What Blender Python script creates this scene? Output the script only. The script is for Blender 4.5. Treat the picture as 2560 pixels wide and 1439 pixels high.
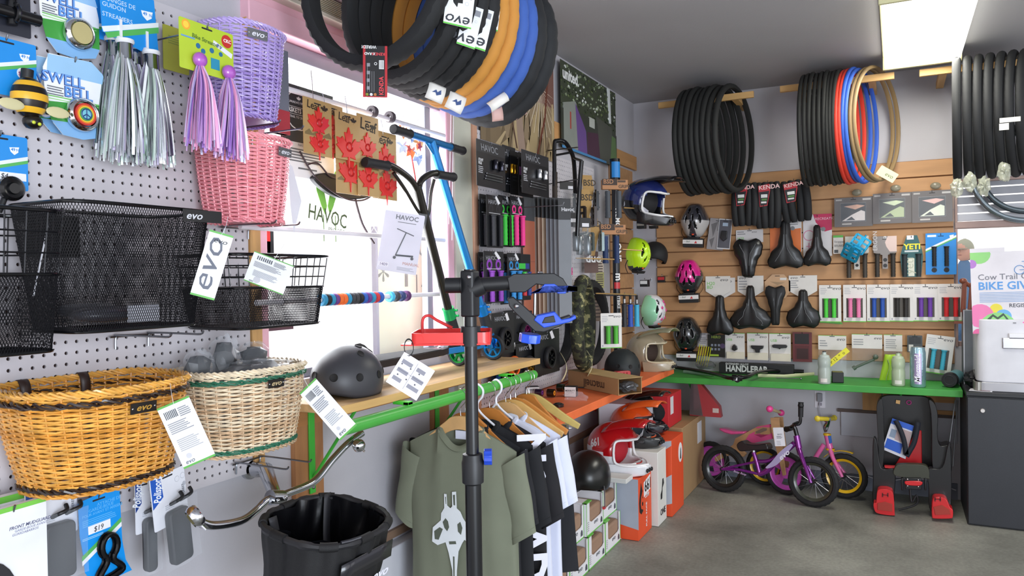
import bpy, bmesh, math, random
from math import sin, cos, pi, radians, sqrt
from mathutils import Vector as V, Matrix, Euler
random.seed(7)
D=bpy.data
for o in list(D.objects): D.objects.remove(o)
C=bpy.context.scene.collection
sc=bpy.context.scene
# ---------------------------------------------------------------- camera
FP=1880.0                       # focal length in pixels of the 2560 px frame
RW=Matrix(((0.89051015,0.00774408,0.45489747),(0.4546914,0.01941911,-0.89043732),(-0.01572932,0.99978144,0.01377175)))
CAM=V((0,0,1.42))
cd=D.cameras.new('camera'); cam=D.objects.new('camera',cd); C.objects.link(cam)
cd.sensor_width=36; cd.lens=36*FP/2560; cd.clip_start=.02; cd.clip_end=200
cam.matrix_world=Matrix.Translation(CAM)@RW.to_4x4()
sc.camera=cam
# ---------------------------------------------------------------- light
w=D.worlds.new('world'); sc.world=w; w.use_nodes=True
nt=w.node_tree; bg=nt.nodes['Background']
bg.inputs[0].default_value=(.98,.97,1,1); bg.inputs[1].default_value=1.05
def area(name,loc,rot,sx,sy,power,col):
    l=D.lights.new(name,'AREA'); l.shape='RECTANGLE'; l.size=sx; l.size_y=sy; l.energy=power; l.color=col
    o=D.objects.new(name,l); C.objects.link(o); o.location=loc; o.rotation_euler=rot; return o
area('window_daylight',(-1.86,2.2,1.68),(0,radians(-90),0),1.0,1.1,22,(.93,.96,1))
area('fixture_tubes',(.14,4.32,2.592),(0,0,0),.36,1.2,14,(1,.98,.88))
area('unseen_opening_fill',(2.6,-1.0,1.15),(0,radians(90),radians(-35)),2.0,2.2,105,(.80,.89,1))  # added fill for the left wall, standing for an unseen opening behind the camera
vs=sc.view_settings
vs.view_transform='Standard'; vs.look='None'; vs.gamma=1; vs.use_curve_mapping=False; vs.exposure=0.55
sc.display_settings.display_device='sRGB'
# ---------------------------------------------------------------- pixel -> real plane helpers (measuring the photograph)
XL=-1.72; YB=5.39; CH=2.69
def ray(px,py): return RW@V((px-1280,719.5-py,-FP))
def PL(px,py,o=0): d=ray(px,py); return CAM+d*((XL+o)/d.x)
def PB(px,py,o=0): d=ray(px,py); return CAM+d*((YB-o)/d.y)
def PF(px,py,h=0): d=ray(px,py); return CAM+d*((h-1.42)/d.z)
def PD(px,py,dist): return CAM+ray(px,py)*(dist/FP)
AX={'L':Matrix(((0,0,1),(1,0,0),(0,1,0))),'B':Matrix(((1,0,0),(0,0,-1),(0,1,0))),'C':Matrix(((.8906,0,.4548),(.4548,0,-.8906),(0,1,0))),
    'F':Matrix.Identity(3)}
def FR(ax,P,yaw=0,roll=0,pitch=0):
    """frame: origin P; x right along the wall, y up, z out of the wall"""
    M=Matrix.Translation(P)@AX[ax].to_4x4()
    if ax=='F': return M@Matrix.Rotation(radians(yaw),4,'Z')
    return M@Matrix.Rotation(radians(yaw),4,'Y')@Matrix.Rotation(radians(pitch),4,'X')@Matrix.Rotation(radians(roll),4,'Z')
def RECT(ax,x0,y0,x1,y1,off,yaw=0,roll=0,pitch=0):
    f=PL if ax=='L' else PB
    xm,ym=(x0+x1)/2,(y0+y1)/2
    a,b=f(x0,ym,off),f(x1,ym,off); t,u=f(xm,y0,off),f(xm,y1,off)
    k=(b-a).length; c=V(((a.x+b.x)/2,(a.y+b.y)/2,(t.z+u.z)/2))
    return FR(ax,c,yaw,roll,pitch),k,t.z-u.z
# ---------------------------------------------------------------- materials
MC={}
def s2l(c): return tuple(((x/255)/12.92 if x/255<=.04045 else ((x/255+.055)/1.055)**2.4) for x in c)
def M(col,rough=.5,metal=0,noise=0,scale=8,bump=0,bscale=200,alpha=1,coat=0,emit=0,name=None,stretch=None,trans=0):
    if isinstance(col,str): col=tuple(int(col[i:i+2],16) for i in (0,2,4))
    key=(col,rough,metal,noise,scale,bump,bscale,alpha,coat,emit,stretch,trans)
    if key in MC: return MC[key]
    m=D.materials.new(name or 'surface'); m.use_nodes=True; nt=m.node_tree; N=nt.nodes; Lk=nt.links
    p=N['Principled BSDF']; c=s2l(col)
    p.inputs['Base Color'].default_value=(*c,1); p.inputs['Roughness'].default_value=rough; p.inputs['Metallic'].default_value=metal
    if coat: p.inputs['Coat Weight'].default_value=coat; p.inputs['Coat Roughness'].default_value=.08
    if alpha<1: p.inputs['Alpha'].default_value=alpha
    if trans: p.inputs['Transmission Weight'].default_value=trans; p.inputs['IOR'].default_value=1.3
    if emit:
        p.inputs['Emission Color'].default_value=(*c,1); p.inputs['Emission Strength'].default_value=emit
    tc=N.new('ShaderNodeTexCoord'); mp=N.new('ShaderNodeMapping'); Lk.new(tc.outputs['Object'],mp.inputs['Vector'])
    if stretch: mp.inputs['Scale'].default_value=stretch
    nz=N.new('ShaderNodeTexNoise'); nz.inputs['Scale'].default_value=scale; nz.inputs['Detail'].default_value=5; Lk.new(mp.outputs[0],nz.inputs['Vector'])
    if not noise: noise=.06
    r=N.new('ShaderNodeValToRGB'); r.color_ramp.elements[0].position=.3; r.color_ramp.elements[1].position=.7
    r.color_ramp.elements[0].color=(*[x*(1-noise) for x in c],1); r.color_ramp.elements[1].color=(*[min(1,x*(1+noise)) for x in c],1)
    Lk.new(nz.outputs['Fac'],r.inputs['Fac']); Lk.new(r.outputs[0],p.inputs['Base Color'])
    if bump:
        n2=N.new('ShaderNodeTexNoise'); n2.inputs['Scale'].default_value=bscale; Lk.new(mp.outputs[0],n2.inputs['Vector'])
        b=N.new('ShaderNodeBump'); b.inputs['Strength'].default_value=bump; b.inputs['Distance'].default_value=.002
        Lk.new(n2.outputs['Fac'],b.inputs['Height']); Lk.new(b.outputs[0],p.inputs['Normal'])
    MC[key]=m; return m
BLK=M('16171a',.5); BLKG=M('0c0d10',.22); RUB=M('1b1c1e',.78,bump=.4,bscale=300); CHR=M('d8dade',.12,1); STEEL=M('8d9096',.35,1)
WHT=M('e9e9ee',.5); GRN=M('3fb531',.4); DGRY=M('33363b',.6); WOOD=M('c79a62',.6,noise=.2,scale=6,stretch=(12,1,12)); ALU=M('b9bcc2',.3,.9)
CLR=M('dfe6ee',.08,alpha=.13,coat=.6)
def wood(col,ax='x',k=.22):
    s={'x':(1.5,14,14),'y':(14,1.5,14),'z':(14,14,1.5)}[ax]
    return M(col,.6,noise=k,scale=2.5,stretch=s,bump=.2,bscale=20)
# ---------------------------------------------------------------- mesh builder
class B:
    def __init__(s): s.v=[]; s.f=[]; s.m=[]; s.mi=0; s.T=None
    def _a(s,vs):
        b=len(s.v)
        s.v+= [s.T@V(p) for p in vs] if s.T is not None else [V(p) for p in vs]
        return b
    def _f(s,f): s.f.append(f); s.m.append(s.mi)
    def mesh(s,vs,fs):
        b=s._a(vs)
        for f in fs: s._f([b+i for i in f])
        return s
    def box(s,c,d):
        x,y,z=c; a,b_,e=d[0]/2,d[1]/2,d[2]/2
        return s.mesh([(x+i*a,y+j*b_,z+k*e) for i in(-1,1) for j in(-1,1) for k in(-1,1)],
            [(0,1,3,2),(4,6,7,5),(0,4,5,1),(2,3,7,6),(0,2,6,4),(1,5,7,3)])
    def bb(s,x0,x1,y0,y1,z0,z1): return s.box(((x0+x1)/2,(y0+y1)/2,(z0+z1)/2),(abs(x1-x0),abs(y1-y0),abs(z1-z0)))
    def prism(s,pts,z0,z1,cap=True):
        n=len(pts); ar=sum(pts[i-1][0]*pts[i][1]-pts[i][0]*pts[i-1][1] for i in range(n))
        if ar<0: pts=pts[::-1]
        b=s._a([(p[0],p[1],z0) for p in pts]+[(p[0],p[1],z1) for p in pts])
        for i in range(n):
            j=(i+1)%n; s._f([b+i,b+j,b+n+j,b+n+i])
        if cap: s._f([b+i for i in range(n)][::-1]); s._f([b+n+i for i in range(n)])
        return s
    def rrect(s,x0,x1,y0,y1,z0,z1,r,n=4):
        r=min(r,abs(x1-x0)/2.01,abs(y1-y0)/2.01)
        return s.prism(rr(x0,x1,y0,y1,r,n),z0,z1)
    def grid(s,fn,nu,nv,cu=False,cv=False):
        a=nu if cu else nu+1; c=nv if cv else nv+1
        b=s._a([fn(i/nu,j/nv) for i in range(a) for j in range(c)])
        for i in range(nu):
            for j in range(nv):
                i2=(i+1)%a; j2=(j+1)%c
                s._f([b+i*c+j,b+i2*c+j,b+i2*c+j2,b+i*c+j2])
        return s
    def tube(s,pts,r,n=8,closed=False,caps=True,flat=1):
        pts=[V(p) for p in pts]; m=len(pts); rs=r if isinstance(r,(list,tuple)) else [r]*m
        up=None; vs=[]
        for i,p in enumerate(pts):
            a=pts[(i-1)%m] if (closed or i>0) else p; c=pts[(i+1)%m] if (closed or i<m-1) else p
            t=(c-a)
            if t.length<1e-9: t=V((0,0,1))
            t.normalize()
            if up is None:
                up=t.orthogonal() if abs(t.z)>.99 else V((0,0,1))
            x=up-t*up.dot(t)
            if x.length<1e-6: x=t.orthogonal()
            x.normalize(); y=t.cross(x); up=x
            for k in range(n):
                an=2*pi*k/n; vs.append(p+(x*cos(an)+y*sin(an)*flat)*rs[i])
        b=s._a(vs)
        for i in range(m if closed else m-1):
            i2=(i+1)%m
            for k in range(n):
                k2=(k+1)%n; s._f([b+i*n+k,b+i*n+k2,b+i2*n+k2,b+i2*n+k])
        if caps and not closed:
            s._f([b+k for k in range(n)][::-1]); s._f([b+(m-1)*n+k for k in range(n)])
        return s
    def cyl(s,p0,p1,r,n=16,r1=None): return s.tube([p0,p1],[r,r if r1 is None else r1],n)
    def lathe(s,prof,n=24,axis='z',c=(0,0,0),a0=0,a1=2*pi):
        full=abs(a1-a0-2*pi)<1e-6
        def fn(u,v):
            i=min(int(round(v*(len(prof)-1))),len(prof)-1); r,z=prof[i]; a=a0+(a1-a0)*u
            p={'z':(r*cos(a),r*sin(a),z),'y':(r*sin(a),z,r*cos(a)),'x':(z,r*cos(a),r*sin(a))}[axis]
            return (p[0]+c[0],p[1]+c[1],p[2]+c[2])
        return s.grid(fn,n,len(prof)-1,cu=full)
    def ell(s,c,r,nu=20,nv=12,v0=0,v1=1):
        return s.grid(lambda u,v:(c[0]+r[0]*cos(2*pi*u)*sin(pi*(v0+(v1-v0)*v)),c[1]+r[1]*sin(2*pi*u)*sin(pi*(v0+(v1-v0)*v)),c[2]+r[2]*cos(pi*(v0+(v1-v0)*v))),nu,nv,cu=True)
    def ring(s,c,R,r,axis='z',n=32,k=8): 
        pts=[]
        for i in range(n):
            a=2*pi*i/n; q={'z':(cos(a),sin(a),0),'y':(cos(a),0,sin(a)),'x':(0,cos(a),sin(a))}[axis]
            pts.append((c[0]+R*q[0],c[1]+R*q[1],c[2]+R*q[2]))
        return s.tube(pts,r,k,closed=True)
    def text(s,txt,x,y,z,h,shear=0,bold=0,rot=0,align='l',sx=1,depth=.0004):
        vs,fs=textgeo(txt,shear,bold)
        if not vs: return s
        w0=max(p[0] for p in vs)
        ox={'l':0,'c':-w0/2,'r':-w0}[align]; a=radians(rot)
        out=[]
        for p in vs:
            px,py=(p[0]+ox)*h*sx,p[1]*h
            out.append((x+px*cos(a)-py*sin(a),y+px*sin(a)+py*cos(a),z+(depth if p[2]>0 else 0)))
        return s.mesh(out,fs)
def rr(x0,x1,y0,y1,r,n=4):
    o=[]
    for cx,cy,a in((x1-r,y1-r,0),(x0+r,y1-r,90),(x0+r,y0+r,180),(x1-r,y0+r,270)):
        for i in range(n+1):
            t=radians(a+90*i/n); o.append((cx+r*cos(t),cy+r*sin(t)))
    return o
TG={}
def textgeo(txt,shear,bold):
    k=(txt,shear,bold)
    if k in TG: return TG[k]
    cu=D.curves.new('t','FONT'); cu.body=txt; cu.size=1.4; cu.shear=shear; cu.offset=bold; cu.extrude=.01; cu.resolution_u=2
    o=D.objects.new('t',cu); C.objects.link(o)
    dg=bpy.context.evaluated_depsgraph_get(); me=D.meshes.new_from_object(o.evaluated_get(dg))
    vs=[(p.co.x,p.co.y,p.co.z) for p in me.vertices]; fs=[list(p.vertices) for p in me.polygons]
    D.objects.remove(o); D.curves.remove(cu); D.meshes.remove(me)
    TG[k]=(vs,fs); return TG[k]
def poly(pts,closed=False,n=8):
    """catmull-rom through points"""
    P=[V(p) for p in pts]; m=len(P); o=[]
    for i in range(m if closed else m-1):
        p0=P[(i-1)%m] if closed or i>0 else P[0]; p1=P[i]; p2=P[(i+1)%m]; p3=P[(i+2)%m] if closed or i+2<m else P[-1]
        for k in range(n):
            t=k/n; o.append(.5*((2*p1)+(-p0+p2)*t+(2*p0-5*p1+4*p2-p3)*t*t+(-p0+3*p1-3*p2+p3)*t**3))
    if not closed: o.append(P[-1])
    return o
def poly2(pts,closed=True,n=6): return [(p.x,p.y) for p in poly([(a,b,0) for a,b in pts],closed,n)]
def finish(o,smooth,bev):
    me=o.data
    if smooth:
        me.polygons.foreach_set('use_smooth',[True]*len(me.polygons)); me.set_sharp_from_angle(angle=radians(smooth if smooth>1 else 40))
    if bev:
        b=o.modifiers.new('bevel','BEVEL'); b.width=bev; b.segments=2; b.limit_method='ANGLE'; b.angle_limit=radians(40)
def mk(name,b,mats,smooth=40,bev=0,recalc=True):
    me=D.meshes.new(name); me.from_pydata([tuple(p) for p in b.v],[],b.f)
    if not isinstance(mats,(list,tuple)): mats=[mats]
    for m in mats: me.materials.append(m)
    if len(mats)>1: me.polygons.foreach_set('material_index',b.m)
    if recalc and len(b.f)<60000:
        bm=bmesh.new(); bm.from_mesh(me); bmesh.ops.recalc_face_normals(bm,faces=bm.faces); bm.to_mesh(me); bm.free()
    o=D.objects.new(name,me); C.objects.link(o); finish(o,smooth,bev); return o
LB={}
def tag(o,label,cat,group=None):
    o['label']=label; o['category']=cat
    if group: o['group']=group
    LB.setdefault(label,[]).append(o.name)
def T(name,label,cat,MW,group=None):
    o=D.objects.new(name,None); C.objects.link(o); o.empty_display_size=.05; o.matrix_world=MW; tag(o,label,cat,group); return o
def P(t,name,b,mats,smooth=40,bev=0,kind=None,label=None):
    o=mk(name,b,mats,smooth,bev); o.parent=t
    if kind: o['kind']=kind
    if label: o['label']=label
    return o
def S(name,label,cat,b,mats,MW=None,smooth=40,bev=0,group=None,kind=None):
    o=mk(name,b,mats,smooth,bev)
    if MW is not None: o.matrix_world=MW
    tag(o,label,cat,group)
    if kind: o['kind']=kind
    return o
def ST(name,b,mats,smooth=40,bev=0):
    o=mk(name,b,mats,smooth,bev); o['kind']='structure'; return o
def SP(par,name,b,mats,smooth=40,bev=0,label=None,kind=None): return P(par,name,b,mats,smooth,bev,kind,label)
def cp(root,MW,label,group=None):
    r=root.copy(); C.objects.link(r); r.matrix_world=MW
    tag(r,label,root['category'],group or root.get('group'))
    def rec(a,b):
        for ch in [c for c in KIDS.get(a.name,a.children)]:
            c=ch.copy(); C.objects.link(c); c.parent=b; c.matrix_parent_inverse=ch.matrix_parent_inverse
            rec(ch,c)
    rec(root,r); return r
KIDS={}
# ================================================================ THE ROOM
wallm=M('bcbac0',.75,noise=.05,scale=3,bump=.15,bscale=120)
ceilm=M('a9a7a9',.85,noise=.03,scale=2,bump=.3,bscale=90)
floorm=None
def floor_mat():
    m=D.materials.new('concrete'); m.use_nodes=True; nt=m.node_tree; N=nt.nodes; L=nt.links; p=N['Principled BSDF']
    tc=N.new('ShaderNodeTexCoord'); a=N.new('ShaderNodeTexNoise'); a.inputs['Scale'].default_value=1.7; a.inputs['Detail'].default_value=8; a.inputs['Roughness'].default_value=.6
    b=N.new('ShaderNodeTexNoise'); b.inputs['Scale'].default_value=60; b.inputs['Detail'].default_value=3
    L.new(tc.outputs['Object'],a.inputs['Vector']); L.new(tc.outputs['Object'],b.inputs['Vector'])
    r=N.new('ShaderNodeValToRGB'); e=r.color_ramp.elements; e[0].position=.28; e[0].color=(*s2l((98,98,92)),1); e[1].position=.72; e[1].color=(*s2l((160,160,150)),1)
    L.new(a.outputs['Fac'],r.inputs['Fac'])
    mx=N.new('ShaderNodeMixRGB'); mx.blend_type='OVERLAY'; mx.inputs[0].default_value=.35; L.new(r.outputs[0],mx.inputs[1]); L.new(b.outputs['Fac'],mx.inputs[2]); L.new(mx.outputs[0],p.inputs['Base Color'])
    p.inputs['Roughness'].default_value=.55
    bp=N.new('ShaderNodeBump'); bp.inputs['Strength'].default_value=.2; bp.inputs['Distance'].default_value=.003; L.new(b.outputs['Fac'],bp.inputs['Height']); L.new(bp.outputs[0],p.inputs['Normal'])
    return m
XR=3.4; Y0=-1.6
ST('floor',B().bb(XL-.12,XR,Y0,YB+.12,-.06,0),floor_mat())
ST('ceiling',B().bb(XL-.12,XR,Y0,YB+.12,CH,CH+.1),ceilm)
WY0,WY1,WZ0,WZ1=1.68,2.80,1.10,2.22      # left window opening
b=B(); b.bb(XL-.12,XL,Y0,WY0,0,CH); b.bb(XL-.12,XL,WY1,YB,0,CH); b.bb(XL-.12,XL,WY0,WY1,0,WZ0); b.bb(XL-.12,XL,WY0,WY1,WZ1,CH)
ST('wall_left',b,wallm)
VX0,VX1,VZ0,VZ1=.325,1.7,.95,1.98          # back window opening
b=B(); b.bb(XL-.12,VX0,YB,YB+.12,0,CH); b.bb(VX1,XR,YB,YB+.12,0,CH); b.bb(VX0,VX1,YB,YB+.12,0,VZ0); b.bb(VX0,VX1,YB,YB+.12,VZ1,CH)
ST('wall_back',b,wallm)
# ---- window_1 (left): pink tinted frame, mullions, glass
pink=M('e6b3c1',.45); pink2=M('efd9e4',.45)
wn=ST('window_1',B().bb(XL-.1,XL-.06,WY0,WY1,WZ1-.02,WZ1),pink)
b=B(); b.bb(XL-.02,XL+.035,WY0-.05,WY1+.02,WZ1-.03,WZ1+.035); b.bb(XL-.02,XL+.02,WY0-.05,WY1+.02,WZ1+.035,WZ1+.075)
b.bb(XL-.09,XL+.01,WY0,WY0+.03,WZ0,WZ1); b.bb(XL-.09,XL+.012,WY1-.05,WY1,WZ0,WZ1)
P(wn,'frame',b,pink,bev=.004)
b=B(); b.bb(XL-.06,XL-.03,WY1-.15,WY1-.11,WZ0,WZ1-.02); b.bb(XL-.07,XL-.02,WY0+.02,WY1-.04,WZ1-.08,WZ1-.03); b.bb(XL-.06,XL-.03,WY0+.02,WY1-.04,WZ0,WZ0+.03)
P(wn,'sash',b,M('9fa0ac',.4,.3),bev=.003)
P(wn,'pane',B().bb(XL-.048,XL-.044,WY0+.02,WY1-.04,WZ0,WZ1-.03),M('ffffff',.02,alpha=.06))
b=B()
st=.052
for i in range(-30,40):
    y0=WY0+i*st; 
    for s in(1,-1):
        pts=[]
        for k in range(0,2):
            pass
        za,zb=1.6,WZ1-.03; ya=y0; yb=y0+s*(zb-za)*1.0
        # clip to the opening
        lo,hi=WY0+.01,WY1-.04
        def cl(y,z):
            return (y,z)
        t0,t1=0,1
        dy=yb-ya
        for lim,sg in((lo,1),(hi,-1)):
            if dy!=0:
                t=(lim-ya)/dy
                if (dy>0)==(sg>0): t0=max(t0,t)
                else: t1=min(t1,t)
        if t1>t0+.01: b.tube([(XL-.10,ya+dy*t0,za+(zb-za)*t0),(XL-.10,ya+dy*t1,za+(zb-za)*t1)],.0013,3,caps=False)
P(wn,'wire_guard',b,M('c9c6cf',.5,.3),kind='stuff')
# blind rolled up above the window
bl=T('window_blind','cream slatted blind pulled up tight above the big left window','blind',Matrix.Identity(4))
b=B()
for k in range(9): b.bb(XL+.012,XL+.06,1.66,2.72,2.30+k*.006,2.3035+k*.006)
P(bl,'slat',b,M('b9ae96',.5),kind='stuff')
P(bl,'bottom_rail',B().bb(XL+.01,XL+.064,1.65,2.73,2.283,2.297),M('d9d0c0',.4),bev=.002)
P(bl,'head_rail',B().bb(XL+.005,XL+.07,1.64,2.74,2.357,2.40),M('cbb9c0',.4),bev=.003)
# trims: timber posts beside pegboards
b=B(); b.bb(XL-.01,XL+.025,1.628,1.668,.84,2.2); ST('trim_1',b,wood('c79b62','z'),bev=.002)
b=B(); b.bb(XL,XL+.03,2.945,2.985,.82,2.16); ST('trim_2',b,wood('c4957a','z'),bev=.002)
b=B(); b.bb(XL,XL+.02,2.80,2.945,.9,CH); ST('trim_3',b,M('c8c8b8',.6))
# ---- window_2 (back right) with shutter slats above
w2=ST('window_2',B().bb(VX0,VX1,YB+.03,YB+.06,VZ0,VZ0+.03),M('a98f86',.5))
b=B(); b.bb(VX0,VX0+.015,YB-.01,YB+.1,VZ0,VZ1); b.bb(VX0,VX1,YB-.015,YB+.1,1.68,1.72); b.bb(.9,.93,YB,YB+.1,VZ0,1.7); b.bb(VX0,VX1,YB-.01,YB+.1,VZ1-.02,VZ1)
P(w2,'frame',b,M('a98f86',.5),bev=.003)
for k in range(5):
    P(w2,'slat',B().bb(VX0,VX1,YB+.02,YB+.028,1.725+k*.052,1.722+k*.052+.046),M('b9b9bd' if k<2 else '8f9096',.4,.2),bev=.002)
P(w2,'pane',B().bb(VX0,VX1,YB+.045,YB+.049,VZ0,1.7),M('ffffff',.02,alpha=.06))
# ---- pegboards with real holes
def pegboard(name,label,y0,y1,z0,z1,x,nseg=6):
    t=T(name,label,'pegboard',FR('L',V((x,y0,z0))))
    s=.0254; nx=int((y1-y0)/s); nz=int((z1-z0)/s); r=.0043; b=B(); th=.005
    W,H=y1-y0,z1-z0; ox=(W-nx*s)/2; oz=(H-nz*s)/2
    vs=[];fs=[]
    for i in range(nx):
        for j in range(nz):
            cx=ox+(i+.5)*s; cz=oz+(j+.5)*s; o=len(vs)
            for (a,c) in((-1,-1),(0,-1),(1,-1),(1,0),(1,1),(0,1),(-1,1),(-1,0)): vs.append((cx+a*s/2,cz+c*s/2,0))
            for k in range(8):
                an=radians(225+45*k); vs.append((cx+r*cos(an),cz+r*sin(an),0))
            for k in range(8):
                an=radians(225+45*k); vs.append((cx+r*cos(an),cz+r*sin(an),-th))
            for k in range(8):
                k2=(k+1)%8; fs.append((o+k,o+k2,o+8+k2,o+8+k)); fs.append((o+8+k,o+8+k2,o+16+k2,o+16+k))
    b.mesh(vs,fs)
    if ox>1e-4:
        b.bb(0,ox,0,H,-th,0); b.bb(W-ox,W,0,H,-th,0)
    if oz>1e-4: b.bb(ox,W-ox,0,oz,-th,0); b.bb(ox,W-ox,H-oz,H,-th,0)
    me=D.meshes.new('board'); me.from_pydata([tuple(p) for p in b.v],[],b.f); me.materials.append(M('cac6cb',.45)); o=D.objects.new('board',me); C.objects.link(o); o.parent=t
    P(t,'backing',B().bb(.002,W-.002,.002,H-.002,-.012,-.009),M('35201c',.9))  # added dark sheet, its colour stands in for shade inside the holes
    return t
PX=XL+.018
pegboard('pegboard','white perforated board behind the wicker and mesh baskets',.62,1.625,.857,2.15,PX)
pegboard('pegboard','white perforated board beyond the window behind grips and pegs',2.985,4.50,.82,2.10,PX)
# ---- slatwall panels, plank by plank
sl=M('bd8f63',.55,noise=.10,scale=3,stretch=(1,8,8))
t=T('slatwall','tan slatted display panel covering the back wall','slatwall',Matrix.Identity(4))
zs=.842; hgt=(2.115-zs)/12
for k in range(12):
    b=B(); z=zs+k*hgt; b.bb(-1.553,.318,YB-.02,YB-.004,z+.004,z+hgt-.004); P(t,'plank',b,sl,bev=.0015)
P(t,'backing',B().bb(-1.553,.318,YB-.006,YB,zs,2.115),M('8a6240',.8))
t=T('slatwall','narrow tan slatted panel on the left wall next to the corner','slatwall',Matrix.Identity(4))
for k in range(13):
    b=B(); z=.80+k*hgt; b.bb(XL+.004,XL+.02,4.82,5.28,z+.004,z+hgt-.004); P(t,'plank',b,sl,bev=.0015)
P(t,'backing',B().bb(XL,XL+.006,4.82,5.28,.80,.80+13*hgt),M('8a6240',.8))
# ceiling light
t=T('ceiling_light','long fluorescent ceiling light with glowing white diffuser','light',Matrix.Translation((.14,4.325,2.60)))
P(t,'diffuser',B().bb(-.19,.19,-.6,.6,0,.07),M('fffdf2',.5,emit=2.2),bev=.008)
b=B(); b.bb(-.2,.2,-.62,-.6,-.004,.089); b.bb(-.2,.2,.6,.62,-.004,.089); b.bb(-.2,.2,-.6,.6,.072,.089); P(t,'frame',b,M('d9d6a8',.5),bev=.002)
# ---- shelves
t=T('green_shelf','bright green painted shelf below the tan back wall panel','shelf',Matrix.Identity(4))
P(t,'board',B().bb(XL+.002,.335,4.98,YB-.001,.695,.735),M('3f9a3e',.5,noise=.15,scale=6),bev=.003)
for x in(-1.26,.02):
    b=B(); b.bb(x-.012,x+.012,YB-.008,YB-.001,.44,.695); b.bb(x-.012,x+.012,5.04,YB-.001,.688,.695); b.tube([(x,5.08,.692),(x,YB-.006,.47)],.007,6); P(t,'bracket',b,M('2f9a3c',.45))
t=T('orange_shelf','orange painted shelf on the left wall running to the corner','shelf',Matrix.Identity(4))
P(t,'board',B().bb(XL+.001,-1.30,2.95,4.86,.775,.815),M('e8703c',.5,noise=.12,scale=6),bev=.003)
for y in(3.3,4.5): P(t,'bracket',B().bb(XL+.001,-1.36,y-.01,y+.01,.763,.7745).bb(XL+.001,XL+.01,y-.01,y+.01,.56,.763),M('d8552f',.5))
t=T('plywood_shelf','raw plywood shelf under the big window holding the helmet and scooters','shelf',Matrix.Identity(4))
P(t,'board',B().bb(XL+.002,-1.41,1.665,3.01,1.038,1.062),wood('c7a577','y'),bev=.003)
P(t,'front_edge',B().bb(-1.41,-1.404,1.665,3.01,1.038,1.062),wood('d6ac6d','y',.1))
P(t,'rail',B().bb(XL+.002,XL+.022,1.672,2.94,.955,1.036),wood('b27a48','y',.12))
for y in(1.87,2.62):
    b=B(); b.bb(XL+.022,XL+.028,y-.013,y+.013,.73,1.036); b.bb(XL+.022,-1.44,y-.013,y+.013,1.031,1.038)
    b.tube([(XL+.03,y,.78),(-1.50,y,1.03)],.006,6); P(t,'bracket',b,M('44b63c',.4),bev=.001)
    b=B(); b.ell((XL+.03,y,.75),(.005,.006,.006),8,6); P(t,'screw',b,STEEL)
b=B(); b.bb(XL+.001,XL+.02,1.80,1.93,.45,.955); ST('trim_4',b,wood('a9754a','z',.12))
b=B(); b.bb(XL+.001,XL+.02,2.60,2.72,.45,.955); ST('trim_5',b,wood('a9754a','z',.12))
# clothes rail
t=T('clothes_rail','round green pipe for clothes hung below the plywood shelf','rail',Matrix.Identity(4))
RX,RZ=-1.37,1.008
P(t,'pipe',B().cyl((RX,1.63,RZ),(RX,2.87,RZ),.0195,20),M('4cae45',.35),label=None)
P(t,'end_cap',B().cyl((RX,1.624,RZ),(RX,1.63,RZ),.017,16).cyl((RX,2.87,RZ),(RX,2.876,RZ),.017,16),wood('c8905c','x'))
for y in(1.95,2.66):
    b=B(); b.bb(RX-.01,RX+.01,y-.012,y+.012,RZ+.01,1.035); b.bb(-1.42,RX+.01,y-.012,y+.012,1.026,1.037); P(t,'hanger_strap',b,M('4bd03a',.4),bev=.001)
# skirting timbers behind bikes
b=B(); b.bb(-.33,.33,YB-.02,YB-.001,.35,.52); P(ST('trim_6',B().bb(-.35,.33,YB-.022,YB-.001,.505,.525),M('5a4a44',.6)),'panel',b,M('b9bac4',.5),bev=.002)
b=B(); b.bb(XL,XL+.015,1.0,4.8,.44,.47); ST('trim_7',b,wood('8a705c','y',.1))
ST('baseboard_left',B().bb(XL+.001,XL+.05,1.0,2.9,.28,.425),M('dadbe2',.5),bev=.003)
ST('baseboard_back',B().bb(-1.5,.33,YB-.012,YB-.001,0,.10),M('6f7480',.7))
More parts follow.
